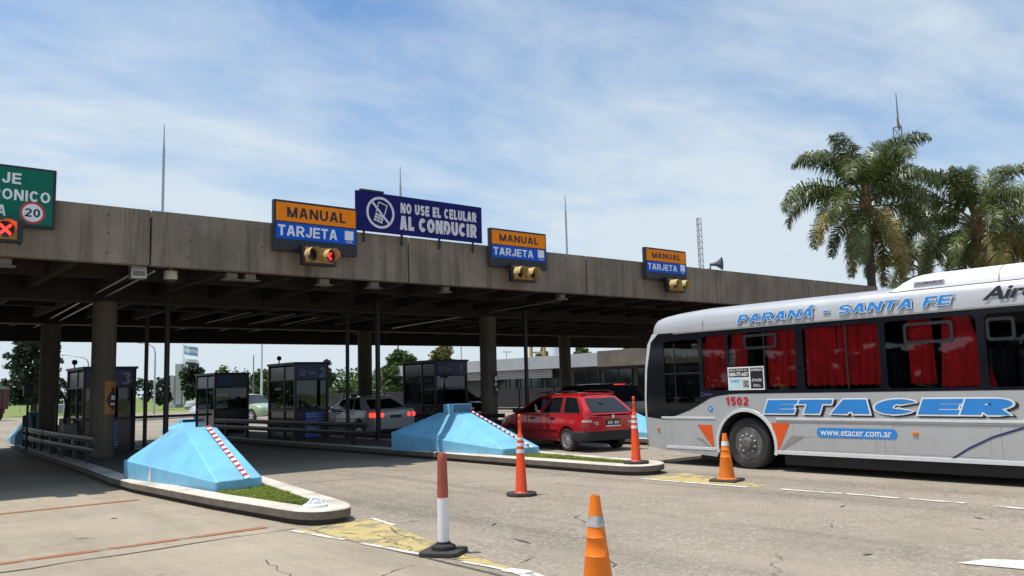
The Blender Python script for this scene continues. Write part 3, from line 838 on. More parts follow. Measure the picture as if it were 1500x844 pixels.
# joint lines cut in the kerbs
def tuft_field(name, label, poly, n, seed, zb=.155, h=.042):
    rnd = random.Random(seed); xs = [p[0] for p in poly]; ys = [p[1] for p in poly]
    def inside(x, y):
        c = False; j = len(poly)-1
        for i in range(len(poly)):
            xi, yi = poly[i]; xj, yj = poly[j]
            if (yi > y) != (yj > y) and x < (xj-xi)*(y-yi)/(yj-yi)+xi: c = not c
            j = i
        return c
    mb = MB(); k = 0
    while k < n:
        x = rnd.uniform(min(xs), max(xs)); y = rnd.uniform(min(ys), max(ys))
        if not inside(x, y): continue
        k += 1
        hh = h*rnd.uniform(.4, 1.25)*(.7+.6*mnoise.noise(Vector((x*3, y*3, 0)))); a = rnd.uniform(0, 2*PI); w = rnd.uniform(.006,.013)
        d = Vector((math.cos(a), math.sin(a), 0))*w; le = Vector((rnd.uniform(-1,1), rnd.uniform(-1,1), 0))*hh*.7
        p = Vector((x, y, zb))
        mb.add([p-d, p+d, p+d*.6+le*.4+Vector((0,0,hh*.6)), p-d*.6+le*.4+Vector((0,0,hh*.6)), p+le+Vector((0,0,hh))], [(0,1,2,3),(3,2,4)])
    o = mb.build(name, K['blade']); return tag(o, label, 'grass', None, 'stuff')
GA = inset(ISL_A, .31)
polyA = [p for p in GA if p[1] < 16]
gA = [(4.80,13.15),(4.95,10.6),(5.1,10.25),(5.25,10.35),(5.85,14.2),(5.6,13.2)]
gB = [(11.50,14.5),(11.48,12.0),(11.55,10.9),(11.8,10.75),(11.95,11.0),(12.35,14.2)]
tuft_field('grass_patch', 'short yellowish grass on the nose of the nearest concrete island', gA, 9000, 1)
tuft_field('grass_patch', 'short green grass on the island nose beside the red station wagon', gB, 8000, 2)
for gp in (gA, gB):
    o = MB().prism(gp if True else gp, .15, .162).build('grass_soil', K['grass']); o['kind'] = 'stuff'; tag(o, 'thin turf soil under the grass of an island nose', 'grass')

# ------------------------------------------------------------------ canopy
YF = 17.5          # front face
ZB, ZT = 4.22, 5.34
XL, XR = -37.3, 34.0
canopy = thing('toll_canopy', 'long weathered concrete toll plaza canopy spanning all the lanes', 'canopy', (5, 27, 0))
cinv = Matrix.Translation(-Vector(canopy.location))
JX = [5.06+6.05*k for k in range(-7, 5)]
edges = [x for x in JX] + [XR]
for i in range(len(edges)-1):
    x0, x1 = edges[i]+.018, edges[i+1]-.018
    mb = MB()
    mb.box(x0, x1, YF, YF+.22, ZB, ZT, 0, cinv)
    rnd = random.Random(i)
    if x1 > 0:
        n = 4
        for k in range(n):
            xx = x0 + .75 + k*(x1-x0-1.5)/(n-1)
            for zz in (ZB+.20, ZB+.57, ZB+.93):
                if rnd.random() < .88:
                    fr_ = F_front(xx+rnd.uniform(-.05,.05), YF-.003, zz+rnd.uniform(-.02,.02))
                    mb.disc((0,0,0), .026, 10, 1, cinv @ fr_)
    mb.build('fascia_panel', [K['fascia'], K['crack']], canopy, bevel=.012)
mb = MB(); mb.box(XL, XR, YF+.23, 34.6, 4.72, 5.05, 0, cinv)
mb.prism([(XR+.01,25),(42,28),(43,34.6),(XR+.01,34.6)], 4.70, 5.05, 0, cinv)
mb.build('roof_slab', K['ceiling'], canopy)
mb = MB(); mb.box(XL, XR, YF+.225, YF+.6, ZB-.0+.12, 4.70, 0, cinv)
mb.build('edge_beam', K['ceiling'], canopy)
mb = MB(); mb.box(XL, 43, 34.605, 34.85, 3.72, 5.2, 0, cinv)
mb.build('rear_fascia', K['ceiling'], canopy, bevel=.012)  # dark ceiling tone reused so this face reads as shaded
# double-tee ribs running back under the slab
nrib = 0
x = XL+.6
mb = MB()
while x < XR-.3:
    y0, y1 = YF+.62, 34.55
    vs = [(x-.13,y0,4.72),(x+.13,y0,4.72),(x+.08,y0,4.24),(x-.08,y0,4.24),(x-.13,y1,4.72),(x+.13,y1,4.72),(x+.08,y1,4.24),(x-.08,y1,4.24)]
    mb.add(vs, [(0,1,2,3),(7,6,5,4),(3,2,6,7),(1,5,6,2),(0,3,7,4)], 0, False, cinv)
    x += 1.5
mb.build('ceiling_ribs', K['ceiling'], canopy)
for yy in (23.4, 31.0):
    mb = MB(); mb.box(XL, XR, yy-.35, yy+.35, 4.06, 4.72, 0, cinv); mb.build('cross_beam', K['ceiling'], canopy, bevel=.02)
for yy in (20.3, 27.2, 33.4):
    mb = MB(); mb.box(XL, XR, yy-.09, yy+.09, 4.27, 4.72, 0, cinv); mb.build('cross_rib', K['ceiling'], canopy)
COLS = [(5.68,23.4),(18.05,23.4),(5.9,31.0),(17.5,31.0),(28.7,31.0),(30.6,23.4),(-6.4,23.4),(-6.2,31.0),(-18.4,23.4),(-18,31)]
for cx, cy in COLS:
    mb = MB(); mb.lathe([(.29,0),(.29,4.08)], 28, 0, cinv @ Matrix.Translation((cx, cy, 0)))
    mb.build('column', K['column'], canopy, sharp=40)
# cable conduits clipped under the ribs
for (xa, ya, xb, yb, zz, m_) in [(5.0,17.9,6.0,34.5,4.2,'steel'), (5.25,17.9,6.3,34.5,4.16,'steel'), (17.4,18.6,18.9,34.5,4.19,'steel'), (10.6,26,10.9,34.5,4.2,'wheelsteel'), (12.1,26,12.6,34.5,4.2,'wheelsteel'), (13.4,27,13.9,34.5,4.2,'wheelsteel')]:
    MB().tube([(xa,ya,zz),(xb,yb,zz)], .022, 6, 0, mat=cinv).build('conduit', K[m_], canopy)

# small lamps and boxes under the front edge
def soffit_lamp(x, y, label, w=.20, z=4.22):
    t = thing('soffit_lamp', label, 'lamp', (x, y, z), 0, 'small lamps under the front edge of the canopy')
    MB().box(-w/2, w/2, -.09, .09, -.13, 0).build('housing', K['lampwhite'], t, bevel=.015)
    MB().box(-w/2-.07, w/2+.07, -.12, .12, -.155, -.13).build('rim', K['lampwhite'], t, bevel=.008)
LAMPLAB = ['pale box lamp under the canopy edge, second from the dome camera', 'pale box lamp under the canopy edge, just right of the dome camera', 'pale lamp under the canopy edge below the red-lit signal under the largest sign',
           'pale lamp under the canopy edge left of the wide canopy joint', 'pale lamp under the canopy edge at the far left, below the green sign', 'pale lamp under the canopy edge right of the wide canopy joint', 'pale lamp under the canopy edge below the middle orange and blue sign']
for i, (px, py) in enumerate([(337,405),(364,406),(472,416),(545,420),(5,380),(650,432),(820,448)]):
    p = at_y(px, py, 17.9)
    soffit_lamp(p.x, 17.85, LAMPLAB[i], .24 if i < 5 else .18)
bx = thing('junction_box', 'grey junction box on the canopy edge where the conduits end, above the near column', 'junction box', (4.95, 17.95, 4.02))
MB().box(-.15,.15,-.1,.1,-.02,.30).build('box', K['steel'], bx, bevel=.01)
MB().box(-.12,.12,-.112,-.1,.02,.12).build('cover', K['lampwhite'], bx, bevel=.004)
p = at_y(250, 410, 18.0)
dc = thing('dome_camera', 'cream dome camera hanging under the canopy edge', 'camera', (p.x, 18.0, p.z+.02))
mb = MB(); mb.lathe([(.001,.28),(.03,.28),(.03,.17),(.13,.16),(.14,.02),(.125,-.02)], 20); mb.build('housing', K['camdome'], dc, sharp=40)
mb = MB(); mb.lathe([(.12,-.02),(.11,-.07),(.07,-.12),(.001,-.14)], 20); mb.build('dome', K['darklens'], dc)
# speaker horn on the parapet
p = at_y(1044, 386, 17.6)
hn = thing('loudspeaker', 'grey horn loudspeaker on top of the concrete canopy', 'loudspeaker', (p.x, 17.6, 5.34), math.radians(25)); hn.scale = (.8, .8, .8)
M_ = Matrix.Translation((0,-.1,.24)) @ Matrix.Rotation(PI/2, 4, 'X')
mb = MB(); mb.lathe([(.06,-.22),(.07,-.1),(.10,.05),(.20,.2),(.27,.27),(.275,.29),(.26,.285),(.18,.2),(.08,.08),(.05,.05)], 28, 0, M_, caps=False); mb.build('horn', mat('horn_grey', (.09,.10,.12), .5, var=.15), hn)
mb = MB(); mb.lathe([(.001,.16),(.04,.15),(.055,.06),(.05,.05)], 16, 0, M_); mb.build('driver', K['black'], hn)
MB().tube([(0,.1,.24),(0,.1,0)], .025, 8).build('bracket', K['black'], hn)
MB().tube([(-.25,.15,.02),(0,.1,.1)], .015, 6).build('cable', K['black'], hn)
# lightning rods at the panel joints
rods = [(5.38, 7.26, 'leftmost of the three thin grey rods on top of the canopy'), (11.12, 7.2, 'thin grey rod standing behind the navy phone banner on the canopy'), (16.75, 7.19, 'thin grey rod on the canopy right of the middle orange and blue sign')]
for i, (x, zt, lb) in enumerate(rods):
    t = thing('lightning_rod', lb, 'rod', (x, 17.85, 5.0), 0, 'thin rods on top of the canopy')
    MB().tube([(0,0,0),(0,0,zt-5-.5)], .028, 8).build('pole', K['steel'], t)
    MB().tube([(0,0,zt-5-.5),(0,0,zt-5)], [.02,.008], 8).build('tip', K['steel'], t)
    MB().box(-.08,.08,-.08,.08,-.02,.05).build('base', K['steel'], t)
# ------------------------------------------------------------------ signs on the canopy
def signal(x, z, label, left, right, w=.9, group='lane signals under the signs'):
    """two-lens lane signal hanging on the sign: lenses face the driver"""
    t = thing('lane_signal', label, 'signal', (x, 17.05, z), 0, group)
    h = .44
    for sx in (-w*.3, w*.3): MB().box(sx-.025, sx+.025, .155, .30, -.05, h/2+.05).build('bracket', K['black'], t)
    MB().box(-w/2, w/2, .0, .15, -h/2, h/2).build('housing', K['black'], t, bevel=.02)
    MB().box(-w/2+.05, w/2-.10, -.03, -.002, -h/2+.05, h/2-.05).build('face', K['yellowmetal'], t, bevel=.01)
    for sx, lens in ((-.24, left), (.20, right)):
        fr_ = F_front(sx, -.03, 0)
        lz = MB(); lz.disc((0,0,.004), .142, 24, 0, fr_)
        le = lz.build('lens', K['darklens'], t)
        mb = MB()
        rows = []
        for (rr, dz) in ((.150,.0),(.150,.27)):
            rows.append([fr_ @ Vector((rr*math.cos(a), rr*math.sin(a), dz*(1 if math.sin(a) > -.3 else .55))) for a in [math.radians(-70+ k*(320/28)) for k in range(29)]])
        mb.grid(rows)
        rows2 = [[fr_ @ Vector((.146*math.cos(a), .146*math.sin(a), dz*(1 if math.sin(a) > -.3 else .55))) for a in [math.radians(-70+ k*(320/28)) for k in range(29)]] for dz in (.0,.268)]
        mb.grid(rows2[::-1])
        mb.build('visor', K['cream'], t)
        if lens:
            mm = MB()
            if lens == 'x':
                for a in (PI/4, -PI/4):
                    R_ = fr_ @ Matrix.Rotation(a, 4, 'Z'); mm.box(-.125,.125,-.022,.022,.008 + (.001 if a > 0 else 0),.014, 0, R_)
                mm.build('lit_cross', K['redlight'], le)
            else:
                mm.add([(.04,.10,.01),(-.05,0,.01),(.04,-.10,.01),(.085,-.06,.01),(.03,0,.01),(.085,.06,.01)], [(0,1,4,5),(1,2,3,4)], 0, False, fr_)
                mm.build('lit_arrow', K['reddim'], le)
    return t
def lane_sign(x0, x1, z0, z1, label):
    w = x1-x0; h = z1-z0
    t = thing('lane_sign', label, 'sign', ((x0+x1)/2, 17.30, z0), 0, 'orange and blue lane signs on the canopy')
    MB().box(-w/2, w/2, 0, .12, 0, h).build('backboard', K['signblack'], t, bevel=.012)
    e = .05; m_ = w/2
    zo0, zo1 = h*.585, h-.055
    zb0, zb1 = h*.235, h*.56
    MB().box(-m_+e, m_-e, -.012, -.002, zo0, zo1).build('orange_panel', K['signorange'], t)
    MB().box(-m_+e, m_-e, -.012, -.002, zb0, zb1).build('blue_panel', K['signblue'], t)
    block_text(t, 'MANUAL', F_front(-m_+.30, -.0125, zo0+.09), w-.60, zo1-zo0-.18, K['signblack'], .19, .14)
    block_text(t, 'TARJETA', F_front(-m_+.09, -.0125, zb0+.07), w*.70, zb1-zb0-.13, K['signwhite'], .19, .10)
    sx0 = m_-.33
    MB().box(sx0, sx0+.22, -.017, -.012, zb0+.10, zb0+.31).build('card_symbol', K['signwhite'], t)
    lettering(t, 'TUNEL', F_front(sx0+.02, -.0125, zb0+.03), .18, .045, K['signwhite'], bold=.01, lift=.003)
    for sx in (-m_*.6, m_*.6):
        MB().box(sx-.03, sx+.03, .12, .21, h*.15, h*.3).build('bracket', K['steel'], t)
    return t
lane_sign(7.55, 9.59, 4.71, 5.84, 'largest of the orange MANUAL and blue TARJETA signs, left of the navy banner')
lane_sign(13.50, 15.46, 4.77, 5.79, 'orange MANUAL and blue TARJETA sign just right of the navy phone banner')
lane_sign(19.50, 21.45, 4.79, 5.78, 'smallest orange MANUAL and blue TARJETA sign, beside the horn loudspeaker')
signal(8.52, 4.62, 'yellow twin-lens signal with a red arrow lit under the largest sign', None, 'a', .82)
signal(14.42, 4.60, 'unlit yellow twin-lens signal under the middle orange and blue sign', None, None, .82)
signal(20.62, 4.62, 'unlit yellow twin-lens signal under the sign beside the loudspeaker', None, None, .82)
# green sign at the left edge
gs = thing('direction_sign', 'large green sign with white letters and a 20 speed limit disc', 'sign', (2.0, 17.30, 4.74))
gw0, gw1, gh = -1.3, 1.30, 1.12
MB().box(gw0, gw1, 0, .10, 0, gh).build('backboard', K['signblack'], gs, bevel=.02)
MB().box(gw0+.06, gw1-.06, -.012, -.002, .05, gh-.05).build('green_panel', K['signgreen'], gs)
block_text(gs, 'PEAJE', F_front(-.15, -.0125, .775), .87, .20, K['signwhite'], .19, .13)
block_text(gs, 'ELECTRONICO', F_front(-.53, -.0125, .475), 1.73, .20, K['signwhite'], .19, .13)
block_text(gs, 'VIA', F_front(.12, -.0125, .17), .38, .20, K['signwhite'], .19, .13)
mb = MB(); fr_ = F_front(.92, -.0125, .27); mb.disc((0,0,.003), .205, 32, 0, fr_, r0=.165); mb.build('red_ring', K['red'], gs)
mb = MB(); mb.disc((0,0,.0025), .166, 32, 0, fr_); d_ = mb.build('white_disc', K['signwhite'], gs)
block_text(d_, '20', F_front(.92-.125, -.0125, .195), .25, .155, K['signblack'], .17, .12, lift=.0055)
signal(2.26, 4.62, 'twin-lens signal with a lit red cross at the left edge under the green sign', 'x', 'x', .98)

# navy phone banner
bn = thing('banner_sign', 'navy banner with a crossed-out phone and white slogan on the canopy', 'banner', (9.6, 17.38, 5.36))
BW, BH = 3.70, .95
MB().box(0, BW, 0, .05, 0, BH).build('panel', K['signnavy'], bn, bevel=.006)
for xx in (.25, 1.3, 2.4, 3.45):
    MB().box(xx-.02, xx+.02, .06, .10, -.25, BH-.05).build('strut', K['black'], bn)
MB().box(.12,.75,-.02,.07,BH+.002,BH+.05).build('lamp_rail', K['black'], bn)
def banner_xy(x, z): return F_front(x, -.0035, z)
mb = MB(); fr_ = banner_xy(.66, .475)
mb.disc((0,0,.003), .385, 44, 0, fr_, r0=.325); mb.build('ring', K['bannerwhite'], bn)
mb = MB(); R_ = fr_ @ Matrix.Rotation(math.radians(-47), 4, 'Z'); mb.box(-.335,.335,-.028,.028,.0045,.006, 0, R_); mb.build('slash', K['bannerwhite'], bn)
ph = MB(); R_ = fr_ @ Matrix.Rotation(math.radians(-17), 4, 'Z') @ Matrix.Scale(1.0, 4)
def rect(mb, x0, x1, y0, y1, z=.003): mb.add([(x0,y0,z),(x1,y0,z),(x1,y1,z),(x0,y1,z)], [(0,1,2,3)], 0, False, R_)
rect(ph,-.13,-.105,-.02,.22); rect(ph,.105,.13,-.02,.22); rect(ph,-.13,.13,.22,.245)
for k in range(3):
    for j in range(3):
        rect(ph,-.125+k*.085,-.055+k*.085,-.24+j*.07,-.185+j*.07)
ph.build('phone_symbol', K['bannerwhite'], bn)
block_text(bn, 'NO USE EL CELULAR', banner_xy(1.22, .53), 2.30, .255, K['bannerwhite'], .26, .11)
block_text(bn, 'AL CONDUCIR', banner_xy(1.19, .12), 2.33, .345, K['bannerwhite'], .28, .09)

# ------------------------------------------------------------------ blue crash barriers
def barrier(label, base, top, zs, zt, tape, box=None, flip=False, scuff=False, seed=0):
    """base: four plan corners rear-left, nose-left, nose-right, rear-right; top: two ridge points (left, right) + rear pair"""
    root = thing('crash_barrier', label, 'crash barrier', (base[1][0]+.3, base[1][1]+1, .155), 0, 'sky blue concrete crash barriers')
    inv = Matrix.Translation(-Vector(root.location))
    RL, NL, NR, RR = base
    zr, zn = zs
    # plan ring with rounded nose corners
    def mixp(a, b, t): return (a[0]+(b[0]-a[0])*t, a[1]+(b[1]-a[1])*t)
    ring = [RL] + bez([mixp(NL, RL, .02), NL, mixp(NL, NR, .10)], 5) + bez([mixp(NR, NL, .10), NR, mixp(NR, RR, .03)], 5) + [RR]
    def zof(p):
        t = (p[1]-NL[1])/(RL[1]-NL[1]); t = max(0, min(1, t)); return zn+(zr-zn)*t
    n = len(ring)
    mb = MB()
    lo = [(p[0], p[1], .155) for p in ring]; hi = [(p[0], p[1], zof(p)) for p in ring]
    mb.add(lo+hi, [(i, (i+1) % n, n+(i+1) % n, n+i) for i in range(n)], 0, False, inv)
    TL, TR, BL, BR = top
    ins = .025
    cx = sum(p[0] for p in ring)/n; cy = sum(p[1] for p in ring)/n
    hi2 = [(p[0]+(cx-p[0])*.03, p[1]+(cy-p[1])*.02, zof(p)+.012) for p in ring]
    mb.add(hi+hi2, [(i, (i+1) % n, n+(i+1) % n, n+i) for i in range(n)], 0, False, inv)
    tops = [BL, TL, TR, BR]
    vs = hi2 + tops
    iBL, iTL, iTR, iBR = n, n+1, n+2, n+3
    half = 1 + 3
    fs = [(0, 1, iTL, iBL)]
    for i in range(1, 7): fs.append((i, i+1, iTL))
    # front slope
    fs = [(0, 1, iTL, iBL), (1,2,iTL),(2,3,iTL),(3,4,iTL),(4,5,iTL),(5,6,iTL)]
    fs += [(6, 7, iTR, iTL), (7,8,iTR),(8,9,iTR),(9,10,iTR),(10,11,iTR),(11,12,iTR)]
    fs += [(12, 13, iBR, iTR), (13, 0, iBL, iBR), (iBL, iTL, iTR, iBR)]
    mb.add(vs, fs, 0, False, inv)
    o = mb.build('concrete_body', [K['blue'], K['white']], root, bevel=.010)
    if tape:
        a, b, w = tape           # centre line from ridge to nose edge, on the front slope
        a = Vector(a); b = Vector(b)
        nrm = (Vector(hi2[6])-Vector(TL)).cross(Vector(hi2[7])-Vector(TL)); nrm.normalize()
        if nrm.z < 0: nrm = -nrm
        # drop the line on the slope plane
        P0 = Vector(TL)
        def drop(p): return p - Vector((0,0,1))*((p-P0).dot(nrm)/nrm.z) + nrm*.022
        a = drop(a); b = drop(b); d = (b-a); L_ = d.length; d.normalize(); s = d.cross(nrm).normalized()
        nn = int(L_/.085); mb = MB()
        sk = .06
        for k in range(nn):
            t0, t1 = L_*k/nn, L_*(k+1)/nn
            q = [a+d*(t0-sk/2)-s*w/2, a+d*(t0+sk/2)+s*w/2, a+d*(t1+sk/2)+s*w/2, a+d*(t1-sk/2)-s*w/2]
            mb.add(q, [(0,1,2,3)], k % 2, False, inv)
        mb.build('warning_tape', [K['red'], K['white']], root)
    if box:
        x0, x1, y0, y1, z0, z1 = box
        mb = MB(); mb.box(x0, x1, y0, y1, z0, z1, 0, inv); bo = mb.build('top_block', K['blue'], root, bevel=.012)
        mb = MB(); mb.box(x0+.03, x1-.03, y0-.008, y0-.001, z0+.03, z1-.02, 0, inv); mb.build('plate', K['bluegrey'], bo)
    if scuff:
        rnd = random.Random(seed); mb = MB()
        p0 = Vector(RL); p1 = Vector(NL)
        c = p0.lerp(p1, .32); d = (p1-p0).normalized(); nn = Vector((-d.y, d.x)); nn = nn if nn.x < 0 else -nn
        pts = [(-.05,.26),(-.045,.20),(-.03,.18),(.0,.19),(.035,.2),(.045,.27),(.03,.36),(.035,.44),(.0,.40),(-.03,.34)]
        mb.add([(c.x+d.x*u+nn.x*.004, c.y+d.y*u+nn.y*.004, v) for u, v in pts], [tuple(range(len(pts)))], 0, False, inv)
        mb.build('bare_patch', K['white'], root)
    return root
bA = barrier('sky blue crash barrier on the nearest island, striped tape down its face',
        [(4.39,16.5),(4.80,13.05),(5.58,13.15),(6.35,16.5)], [(4.98,15.05,1.035),(5.60,15.25,1.045),(4.98,15.75,1.035),(5.7,15.95,1.045)], (.50,.30), 1.04,
        ((5.41,15.19,1.0),(5.31,13.1,.3),.09), None, scuff=True)
bB = barrier('sky blue crash barrier with a block on top, beside the red station wagon',
        [(11.05,18.3),(11.48,14.45),(12.42,14.3),(13.05,18.3)], [(11.72,16.55,1.055),(12.28,16.55,1.06),(11.72,17.2,1.05),(12.35,17.3,1.05)], (.60,.30), 1.05,
        ((12.18,16.55,1.0),(12.16,14.3,.3),.07), (11.68,12.25,16.58,16.95,1.03,1.255))
dx_, dy_ = 5.75, .9
bC = barrier('sky blue crash barrier partly hidden between the red wagon and the bus',
        [(x+dx_, y+dy_) for x, y in [(11.05,18.3),(11.48,14.45),(12.42,14.3),(13.05,18.3)]],
        [(x+dx_, y+dy_, z+.03) for x, y, z in [(11.72,16.55,1.055),(12.28,16.55,1.06),(11.72,17.2,1.05),(12.35,17.3,1.05)]], (.60,.30), 1.05, None,
        (11.58+dx_,12.25+dx_,16.58+dy_,16.95+dy_,1.05,1.29))
def rear_barrier(label, cx, y0, wdt=1.7):
    b = [(cx+wdt/2, y0), (cx+wdt*.33, y0+3.2), (cx-wdt*.33, y0+3.2), (cx-wdt/2, y0)]
    t = [(cx+.3, y0+1.1, 1.0), (cx-.3, y0+1.1, 1.0), (cx+.3, y0+.6, 1.0), (cx-.3, y0+.6, 1.0)]
    r_ = barrier(label, b, t, (.5,.3), 1.0, None, (cx-.32, cx+.32, y0+.6, y0+1.0, .98, 1.22))
    return r_
rear_barrier('sky blue crash barrier at the far end of the nearest island, behind the column', 6.0, 32.3, 1.6)
rear_barrier('sky blue crash barrier at the far end of the middle island, behind the near barrier', 11.6, 34.4, 1.2).scale = (.8, 1, .5)

# beacon reflector on the island nose
p = at_g(462, 742, .18)
bc = thing('road_reflector', 'white glass road reflector on the kerb of the nearest island nose', 'reflector', (p.x, p.y, .18))
mb = MB(); mb.lathe([(.16,0),(.155,.025),(.13,.04)], 20); mb.build('rim', K['white'], bc, sharp=30)
mb = MB(); mb.lathe([(.12,.035),(.095,.07),(.06,.09),(.001,.095)], 12, smooth=False); mb.build('glass_dome', K['beacon'], bc)
for k in range(4):
    a = k*PI/2+.4
    MB().tube([(.125*math.cos(a),.125*math.sin(a),.04),(.07*math.cos(a),.07*math.sin(a),.10),(.02*math.cos(a),.02*math.sin(a),.112)], .010, 6).build('guard_rib', K['white'], bc)

# ------------------------------------------------------------------ cones and post
def traffic_cone(loc, label, H, rb, grime, rz=0):
    t = thing('traffic_cone', label, 'traffic cone', loc, rz, 'orange traffic cones')
    b = .225
    MB().box(-b, b, -b, b, 0, .045).build('base', K['rubber_base'], t, bevel=.02)
    def rr(z): return rb + (.034-rb)*(z-.045)/(H-.045)
    zs = [.045,.06,H*.5,H*.51,H*.515,H*.655,H*.66,H*.665,H*.72,H*.86,H-.012,H]
    prof = []
    for z in zs:
        prof.append((rr(z), z))
    prof[3] = (rr(zs[3])+.004, zs[3]); prof[6] = (rr(zs[6])+.004, zs[6])
    prof.insert(0, (rb+.035, .046)); prof[1] = (rb+.004, .062); 
    prof.append((.026, H+.001)); prof.append((.024, H-.05))
    mb = MB(); mb.lathe(prof, 32, caps=False); mb.build('cone_body', K['orange'], t, sharp=50)
    z0, z1 = H*.745, H*.835
    mb = MB(); mb.lathe([(rr(z0)+.0025, z0), (rr(z1)+.0025, z1)], 32, caps=False); mb.build('reflective_band', K['bandgrey'] if grime else K['bandwhite'], t)
    return t
p = at_g(1065, 705)
traffic_cone((p.x, p.y, 0), 'orange cone with a white band standing before the front wheel of the bus', .77, .135, False, .25)
p = at_g(878, 905)
traffic_cone((p.x, p.y, 0), 'orange cone with a scuffed grey band cut off by the bottom edge, nearest the camera', .84, .132, True, .5)
def delineator(loc, label, rz):
    t = thing('tall_traffic_cone', label, 'traffic cone', loc, rz, 'tall red orange banded cones')
    oc = [(.24*math.cos(PI/8+k*PI/4), .24*math.sin(PI/8+k*PI/4)) for k in range(8)]
    MB().prism(oc, 0, .05).build('base', K['rubber_base'], t, bevel=.012)
    prof = [(.105,.05),(.09,.065),(.088,.07),(.060,.64),(.059,.645),(.045,.86),(.040,.90),(.036,.905),(.027,.935),(.024,1.05),(.028,1.06),(.026,1.09),(.019,1.115),(.018,1.14),(.027,1.155),(.028,1.185),(.018,1.205),(.001,1.21)]
    mb = MB(); mb.lathe(prof, 28); mb.build('cone_body', K['redorange'], t, sharp=50)
    def rr(z): return .060 + (.045-.060)*(z-.64)/.22
    for z0, z1 in ((.63,.685),(.73,.78),(.82,.865)):
        mb = MB(); mb.lathe([(rr(z0)+.003, z0), (rr(z1)+.003, z1)], 28, caps=False); mb.build('reflective_band', K['bandwhite'], t)
    return t
p = at_g(764, 726)
delineator((p.x, p.y, 0), 'tall red orange banded cone standing on the road in mid picture', .2)
p = at_g(932, 679, .18)
delineator((p.x, p.y, .18), 'tall red orange banded cone standing on the island nose beside the bus', .6)
p = at_g(650, 812)
bp_ = thing('bollard_post', 'red and white plastic post on a black rubber foot', 'bollard', (p.x, p.y, 0), .62)
def rsq(s, r, n=4):
    out = []
    for cx, cy, a0 in ((s-r, s-r, 0), (-s+r, s-r, PI/2), (-s+r, -s+r, PI), (s-r, -s+r, 3*PI/2)):
        for k in range(n+1): out.append((cx+r*math.cos(a0+k*PI/2/n), cy+r*math.sin(a0+k*PI/2/n)))
    return out
MB().prism(rsq(.20,.05), 0, .05).build('foot', K['rubber_base'], bp_, bevel=.012)
mb = MB(); mb.lathe([(.125,.055),(.12,.085),(.09,.10),(.07,.105),(.068,.125)], 28); mb.build('collar', K['blackmat'], bp_, sharp=40)
mb = MB(); mb.lathe([(.058,.10),(.055,.55)], 28); mb.build('white_tube', K['white'], bp_)
mb = MB(); mb.lathe([(.057,.55),(.053,.70),(.048,.90),(.05,.92),(.047,.935),(.047,.955),(.035,.985),(.001,.995)], 28); mb.build('red_tube', K['brickred'], bp_, sharp=50)
# ------------------------------------------------------------------ the bus
BX = 13.35                       # left side of the bus, it drives along +Y
BXR = BX+2.45
def yz(px, py): 
    p = at_x(px, py, BX); return (p.y, p.z)
def zz7(u, v): return yz(930+u/2.632, 380+v/2.632)       # survey of the enlarged side view
bus = thing('bus', 'silver and black city coach with blue lettering and red curtains', 'bus', (14.55, 7.0, 0))
bi = Matrix.Translation(-Vector(bus.location))
YB = 1.3                         # rear of the bus
YFN = 12.02
def sidepoly(pts, x=BX, th=.03, m=0, mb=None, holes=None):
    """flat polygon in the side plane (points are (y,z)), extruded inwards"""
    mb = mb or MB(); n = len(pts)
    from mathutils.geometry import tessellate_polygon
    loops = [[Vector((0, y, z)) for y, z in pts]] + ([[Vector((0, y, z)) for y, z in h] for h in holes] if holes else [])
    flat = [p for l in loops for p in l]
    tris = tessellate_polygon(loops)
    vs = [(x, p.y, p.z) for p in flat]
    out = []
    for t in tris:
        a, b, c = [Vector(vs[i]) for i in t]
        nrm = (b-a).cross(c-a)
        out.append(tuple(t) if nrm.x < 0 else tuple(reversed(t)))
    mb.add(vs, out, m, False, bi)
    base = 0
    for l in loops:
        k = len(l)
        v2 = [(x, p.y, p.z) for p in l] + [(x+th, p.y, p.z) for p in l]
        mb.add(v2, [(i, (i+1) % k, k+(i+1) % k, k+i) for i in range(k)], m, False, bi)
    return mb
ZW0, ZW1, ZC = 1.38, 2.60, 2.93      # window band and cove
AY, AZ, AR = 9.60, .44, .615
swoop = [(954,614),(970,614),(990.5,609),(1010.6,601),(1024.7,593),(1040.8,583),(1055,579.5),(1071,577.5)]
sw = [yz(*p) for p in swoop]
arch = [(AY+AR*math.cos(a), AZ+AR*math.sin(a)) for a in [math.radians(-12+204*k/20) for k in range(21)]]      # from front to back
arch2 = [(3.75+AR*math.cos(a), AZ+AR*math.sin(a)) for a in [math.radians(-12+204*k/20) for k in range(21)]]
low = [(11.96,.34),(12.02,.7),(12.03,.93),(11.99,.93)] + sw[1:] + [(sw[-1][0]-.2, ZW0), (YB, ZW0), (YB,.32)] + list(reversed(arch2)) + list(reversed(arch)) + [(10.28,.20),(11.55,.28)]
sidepoly(low).build('side_panel', K['silver'], bus)
